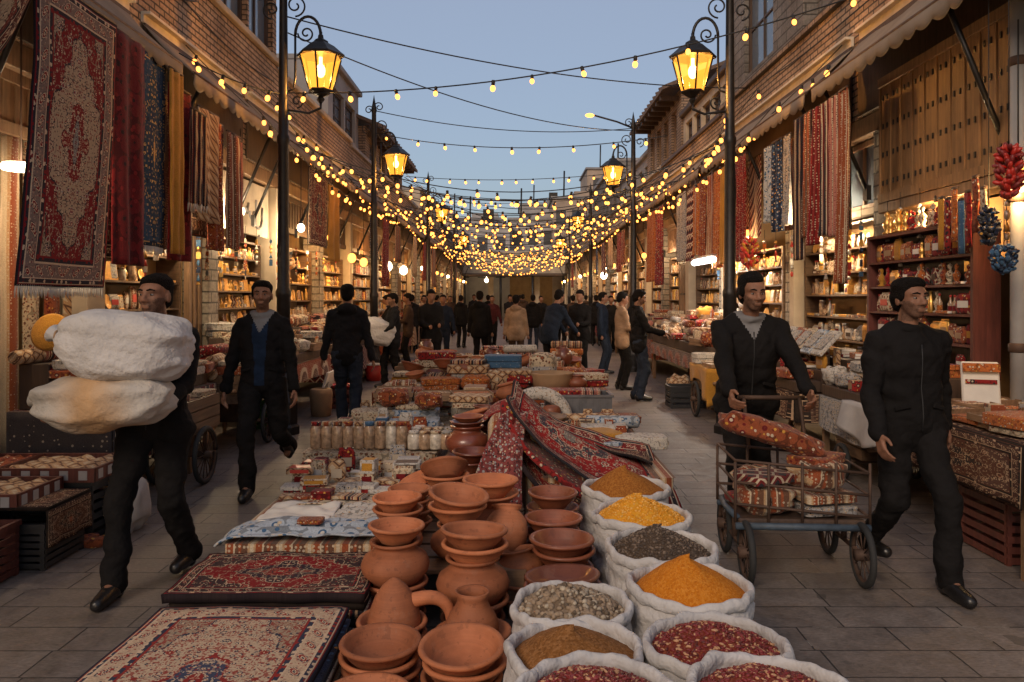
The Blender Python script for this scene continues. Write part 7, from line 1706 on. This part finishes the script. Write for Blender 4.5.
m = MB(); m.box((0, 0, .17), (.24, .05, .34), rx=-.25, bev=.01); m.box((0, -.028, .30), (.235, .02, .06), rx=-.25, mi=1); m.box((0, -.032, .2), (.2, .006, .03), rx=-.25, mi=2); m.box((0, -.03, .10), (.2, .01, .09), rx=-.25, mi=3); single('upright_packet', m, [MT['white_cloth'], CL['orange'], CL['red'], CL['mustard']], 'large white packet with an orange top standing on the stall by the red shelf', 'packet', (3.36, 5.62, .80), -.35)
m = MB(); m.lathe([(0, 0), (.10, 0), (.15, .02), (.16, .035), (.14, .03), (0, .015)], n=26); single('steel_dish', m, MT['steel'], 'shallow steel dish at the front of the rug covered table', 'dish', (3.0, 5.75, .80))
stall(1, 2.95, 3.58, 6.05, 7.55, .66, .30, 3, 6, ['packet', 'cloth', 'box', 'bundle', 'book'], ['white', 'cream', 'red', 'grey', 'tan', 'orange'], 'on the bottle shelf stall', 'low stall table before the red bottle shelf', (CL['grey'], .3, 'grey patterned cover of the stall before the red bottle shelf'), 93, 2, .85)
barrow((3.22, 6.9, 0), .5, .5, .5, .16, 'small cart with a golden wheel under the white cloth')
drp = MB(); drp.grid(lambda a, b: (2.90 - .03 * math.sin(a * 9) * b - .05 * b, 6.15 + .75 * a, .70 - (.27 + .05 * math.sin(a * 5)) * b), 24, 10, thick=.008); drp.grid(lambda a, b: (2.9 + .3 * b, 6.15 + .75 * a, .702), 8, 4, thick=-.008); single('white_drape', drp, MT['grey_cloth'], 'plain pale cloth draped over the stall edge beside the man by the shutters', 'cloth')
stall(1, 2.75, 3.55, 7.65, 9.9, .66, .32, 4, 8, ['cloth', 'cloth', 'bundle', 'book', 'packet'], ['red', 'mustard', 'cream', 'rust', 'brown', 'orange', 'tan', 'speckled red'], 'on the cart pusher stall', 'plank stall table behind the cart pusher', (CP['table'], .28, 'brown patterned cover of the stall behind the cart pusher'), 95, 3, .95)
for k in range(7):
    c = ['white', 'pale blue', 'cream', 'rust', 'white', 'tan', 'rose'][k]
    m = MB(); m.box((0, 0, .15), (.035, .25, .32), ry=.75, bev=.006); m.box((-.01, 0, .165), (.03, .2, .2), ry=.75, mi=1)
    single('leaning_picture', m, [CL[c], CL['grey']], '%s leaning print, %s in the slanted row behind the cart pusher' % (c, ORD[k]), 'print', (3.1, 7.75 + k * .29, 1.0), 0)
# yellow cloth cart
barrow((2.78, 10.55, 0), .52, .95, .66, .24, 'wooden cart under a yellow cloth by the lamp post', 0)
m = MB(); m.grid(lambda a, b: (2.48 - .02 * math.sin(a * 12) * b, 10.05 + .98 * a, .69 - (.42 if a < .25 else .22 + .04 * math.sin(a * 8)) * b), 24, 8, thick=.008); m.grid(lambda a, b: (2.48 + .6 * a, 10.045 - .015 * math.sin(a * 14) * b, .69 - (.5 - .25 * a) * b), 18, 8, thick=.008); m.grid(lambda a, b: (2.48 + .6 * b, 10.05 + .98 * a, .692), 6, 4)
single('yellow_drape', m, CL['mustard'], 'mustard yellow cloth draped over the wooden cart by the lamp post', 'cloth')
piles(2.52, 3.04, 10.1, 10.98, .70, 2, 3, ['tray', 'cloth', 'book'], ['cream', 'red', 'white'], 'on the yellow cloth cart', 2, 97, -PI / 2, scale=.8)
crate((2.52, 11.5, 0), .5, .4, .30, 'black_plastic', 'black slatted crate between the yellow cart and standing man', slats=4)
m = MB(); softbox(m, (0, 0, .2), (.4, .34, .4), .75, 9, 0, 20, 14, .25); single('tan_sack', m, CL['tan'], 'slumped tan sack under the stall beside the standing man', 'sack', (2.55, 12.05, 0))
stall(1, 2.75, 3.7, 11.15, 15.6, .72, .48, 5, 13, K1, warmm + ['mustard', 'cream', 'gold'] if False else warmm + ['mustard', 'cream'], 'on the tube lamp stall', 'long plank stall under the white tube lamp', (CL['brown'], .22, 'brown cover of the white tube lamp stall'), 99, 3, .95)
stall(1, 2.85, 3.7, 16.2, 20.0, .72, .42, 3, 9, K1, warmm, 'on the stall past the tube lamp', 'plank stall beyond the white tube lamp', (CL['rust'], .4, 'rust cover of the stall beyond the tube lamp'), 101, 2)
stall(-1, 2.85, 3.7, 17.0, 21.5, .72, .42, 3, 9, K1, warmm, 'on the second lamp post stall', 'plank stall on the carpet side by the second lamp post', (CL['rust'], .4, 'rust cover of the carpet side stall by the second lamp post'), 103, 2)
for s, nm_ in ((-1, 'carpet'), (1, 'shutter')):
    for q, y in enumerate((22.5, 27.5, 33, 39)):
        x0, x1 = (2.9, 3.7) if s > 0 else (-3.7, -2.9)
        table(x0, x1, y, y + 3.8, .75, 'far plank stall, %s beyond the lamps on the %s side' % (ORD[q], nm_), (CL[['tan', 'red', 'cream', 'brown'][q]], .5, '%s cover of the far stall, %s beyond on the %s side' % (['tan', 'red', 'cream', 'brown'][q], ORD[q], nm_)))
        m = MB(); r_ = random.Random(q + 50 * s)
        for k in range(70): softbox(m, (r_.uniform(x0 + .1, x1 - .1), r_.uniform(y + .1, y + 3.7), .78 + r_.uniform(.03, .3)), (r_.uniform(.2, .4), r_.uniform(.2, .4), r_.uniform(.1, .25)), .5, k, 0, 8, 6, .1, mi=r_.randint(0, 4))
        single('stall_goods', m, [CL['rust'], CL['cream'], CL['orange'], CL['tan'], CL['red']], 'heaped goods nobody could count on the %s far %s side stall' % (ORD[q], nm_), 'goods', kind='stuff')
# things hanging at the shutter side edge
r = thing('drain_pipe', 'grey iron drain pipe standing at the edge beside the plank shutters', 'pipe', (3.70, 5.72, 0)); m = MB(); m.cyl((0, 0, .0), (0, 0, 3.9), .055, 16); part(r, 'pipe', m, MT['pipe'])
for z in (1.2, 2.3, 3.3):
    m = MB(); m.lathe([(.056, z), (.068, z + .01), (.068, z + .06), (.056, z + .07)], n=16); m.box((.09, 0, z + .035), (.12, .03, .04)); part(r, 'bracket', m, MT['rust'])
def bunch(x, y, z, n, Rr, H, mats, label, name, bit, zt=3.85, seed=1, cat='ornament'):
    t = thing(name, label, cat, (x, y, z)); r_ = random.Random(seed); m = MB(); m.cyl((0, 0, H * .4), (0, 0, zt - z), .004, 4); part(t, 'cord', m, MT['cable']); m = MB()
    for k in range(n):
        a = r_.uniform(0, 2 * PI); h = r_.uniform(-.5, .5); q = Rr * math.sqrt(max(0, 1 - (h * 1.9) ** 2)) * r_.uniform(.5, 1)
        T = Matrix.Rotation(a, 4, 'Z') @ Matrix.Rotation(r_.uniform(.3, 1.6), 4, 'Y'); m.ball((q * math.cos(a), q * math.sin(a), h * H), (bit * .5, bit * .5, bit), 7, 5, T, mi=r_.randint(0, len(mats) - 1))
    part(t, 'cluster', m, mats)
bunch(3.40, 5.36, 2.47, 130, .085, .34, [MT['red_plastic'], BITS['chilli'][0]], 'hanging bunch of dried red peppers beside the grey drain pipe', 'pepper_bunch', .035)
bunch(3.38, 5.38, 1.87, 110, .08, .18, [CL['blue'], CL['navy']], 'round blue woollen tassel hanging below the red pepper bunch', 'wool_tassel', .03, seed=2, zt=2.3)
bunch(3.42, 5.62, 2.12, 100, .06, .26, [MT['black_plastic'], CL['navy']], 'dark wool tassel hanging behind the red pepper bunch', 'wool_tassel', .03, seed=3)
for k, (y, z, c) in enumerate([(6.05, 2.0, 'red'), (6.15, 1.95, 'blue'), (6.25, 2.05, 'orange'), (6.35, 1.98, 'red'), (6.45, 2.0, 'mustard'), (5.95, 2.1, 'rust'), (5.85, 2.0, 'cream')]):
    hang('hanging_ribbon', 1, 3.55, y, y + .07, z + .42, z, CL[c], '%s ribbon strip hanging by the drain pipe, %s in line' % (c, ORD[k]), .006, 1, cat='ribbon', nv=5)
bunch(3.38, 11.2, 2.25, 120, .13, .4, [CL['red'], CL['mustard'], MT['red_plastic']], 'red and yellow ornament bunch hanging below the red blossom cloth', 'ornament_bunch', .045, seed=6, zt=3.8)
MT['blue_paint'] = M('worn_blue_paint', (.045, .065, .09, 1), .6, .35, 14, .3)
# handcart pushed up the street
r = thing('hand_cart', 'low wire sided handcart loaded with bundles, pushed by the man beside the lamp post', 'cart', (1.63, 4.62, 0), -.06)
r.scale = (.88, .9, .94)
m = MB(); m.box((0, 0, .36), (.80, .55, .04), bev=.01); part(r, 'deck', m, MT['wood_dark'])
m = MB()
for sy in (-1, 1):
    for z in (.42, .55, .68): m.tube([(-.42, sy * .28, z + .05), (.42, sy * .28, z - .02)], .009, 6)
for sx in (-1, 1):
    for z in (.42, .55, .68): m.tube([(sx * .42, -.28, z + (.05 if sx < 0 else -.02)), (sx * .42, .28, z + (.05 if sx < 0 else -.02))], .009, 6)
for sx in (-1, -.5, 0, .5, 1):
    for sy in (-1, 1): m.tube([(sx * .42, sy * .28, .36), (sx * .42, sy * .28, .72)], .010, 6)
part(r, 'side_rails', m, MT['rust'])
m = MB(); m.tube([(-.40, -.25, .38), (-.42, .0, .385), (-.40, .25, .38)], .02, 8); m.tube([(-.42, -.29, .34), (.42, -.29, .34)], .022, 8); m.tube([(-.42, .29, .34), (.42, .29, .34)], .022, 8); part(r, 'blue_frame', m, MT['blue_paint'])
m = MB(); m.tube([(-.2, .28, .70), (-.2, .42, 1.0), (-.2, .45, 1.02)], .014, 6); m.tube([(.2, .28, .70), (.2, .42, 1.0), (.2, .45, 1.02)], .014, 6); m.tube([(-.24, .45, 1.02), (.24, .45, 1.02)], .016, 8); part(r, 'push_handle', m, MT['rust'])
for sx in (-1, 1):
    for sy in (-1, 1): wheel(r, (sx * .36, sy * .32, .19), .19, 'x', 10, .022)
for sx in (-1, 1):
    m = MB(); m.tube([(sx * .36, -.34, .19), (sx * .36, .34, .19)], .014, 6); m.tube([(sx * .36, 0, .19), (sx * .36, 0, .35)], .02, 6); part(r, 'axle', m, MT['rust'])
for k, (dx, dy, z, kd, c, sc_) in enumerate([(-.2, -.1, .385, 'bundle', 'brown', 1.1), (.18, -.12, .385, 'cloth', 'grey', .85), (.18, -.12, .46, 'cloth', 'brown', .85), (-.2, .14, .385, 'cloth', 'red', .8), (.2, .14, .385, 'bundle', 'grey', 1.0), (-.2, -.1, .57, 'cloth', 'dark red', .85), (.15, -.1, .53, 'bundle', 'brown', 1.1), (-.18, .12, .46, 'bundle', 'brown', 1.0), (.18, 0, .66, 'cloth', 'rust', .9)]):
    put(kd, (1.63 + dx * .88, 4.62 + dy * .9, z * .94), .1 * k, c, '%s %s in the handcart, %s one loaded' % (c, KINDW[kd][0], ORD[k]), None, 0, 'cream', sc_ * .87)
m = MB(); softbox(m, (0, 0, 0), (.62, .26, .13), .6, 4, 0, 40, 24, .2); o = single('long_parcel', m, CL['rust'], 'long rust patterned parcel slanting over the top of the handcart', 'parcel', (1.52, 4.60, .80), 0); o.rotation_euler = (0, .32, .1)

drop_protos()
for l in bpy.data.lights:
    if l.type == 'POINT': l.energy *= .58
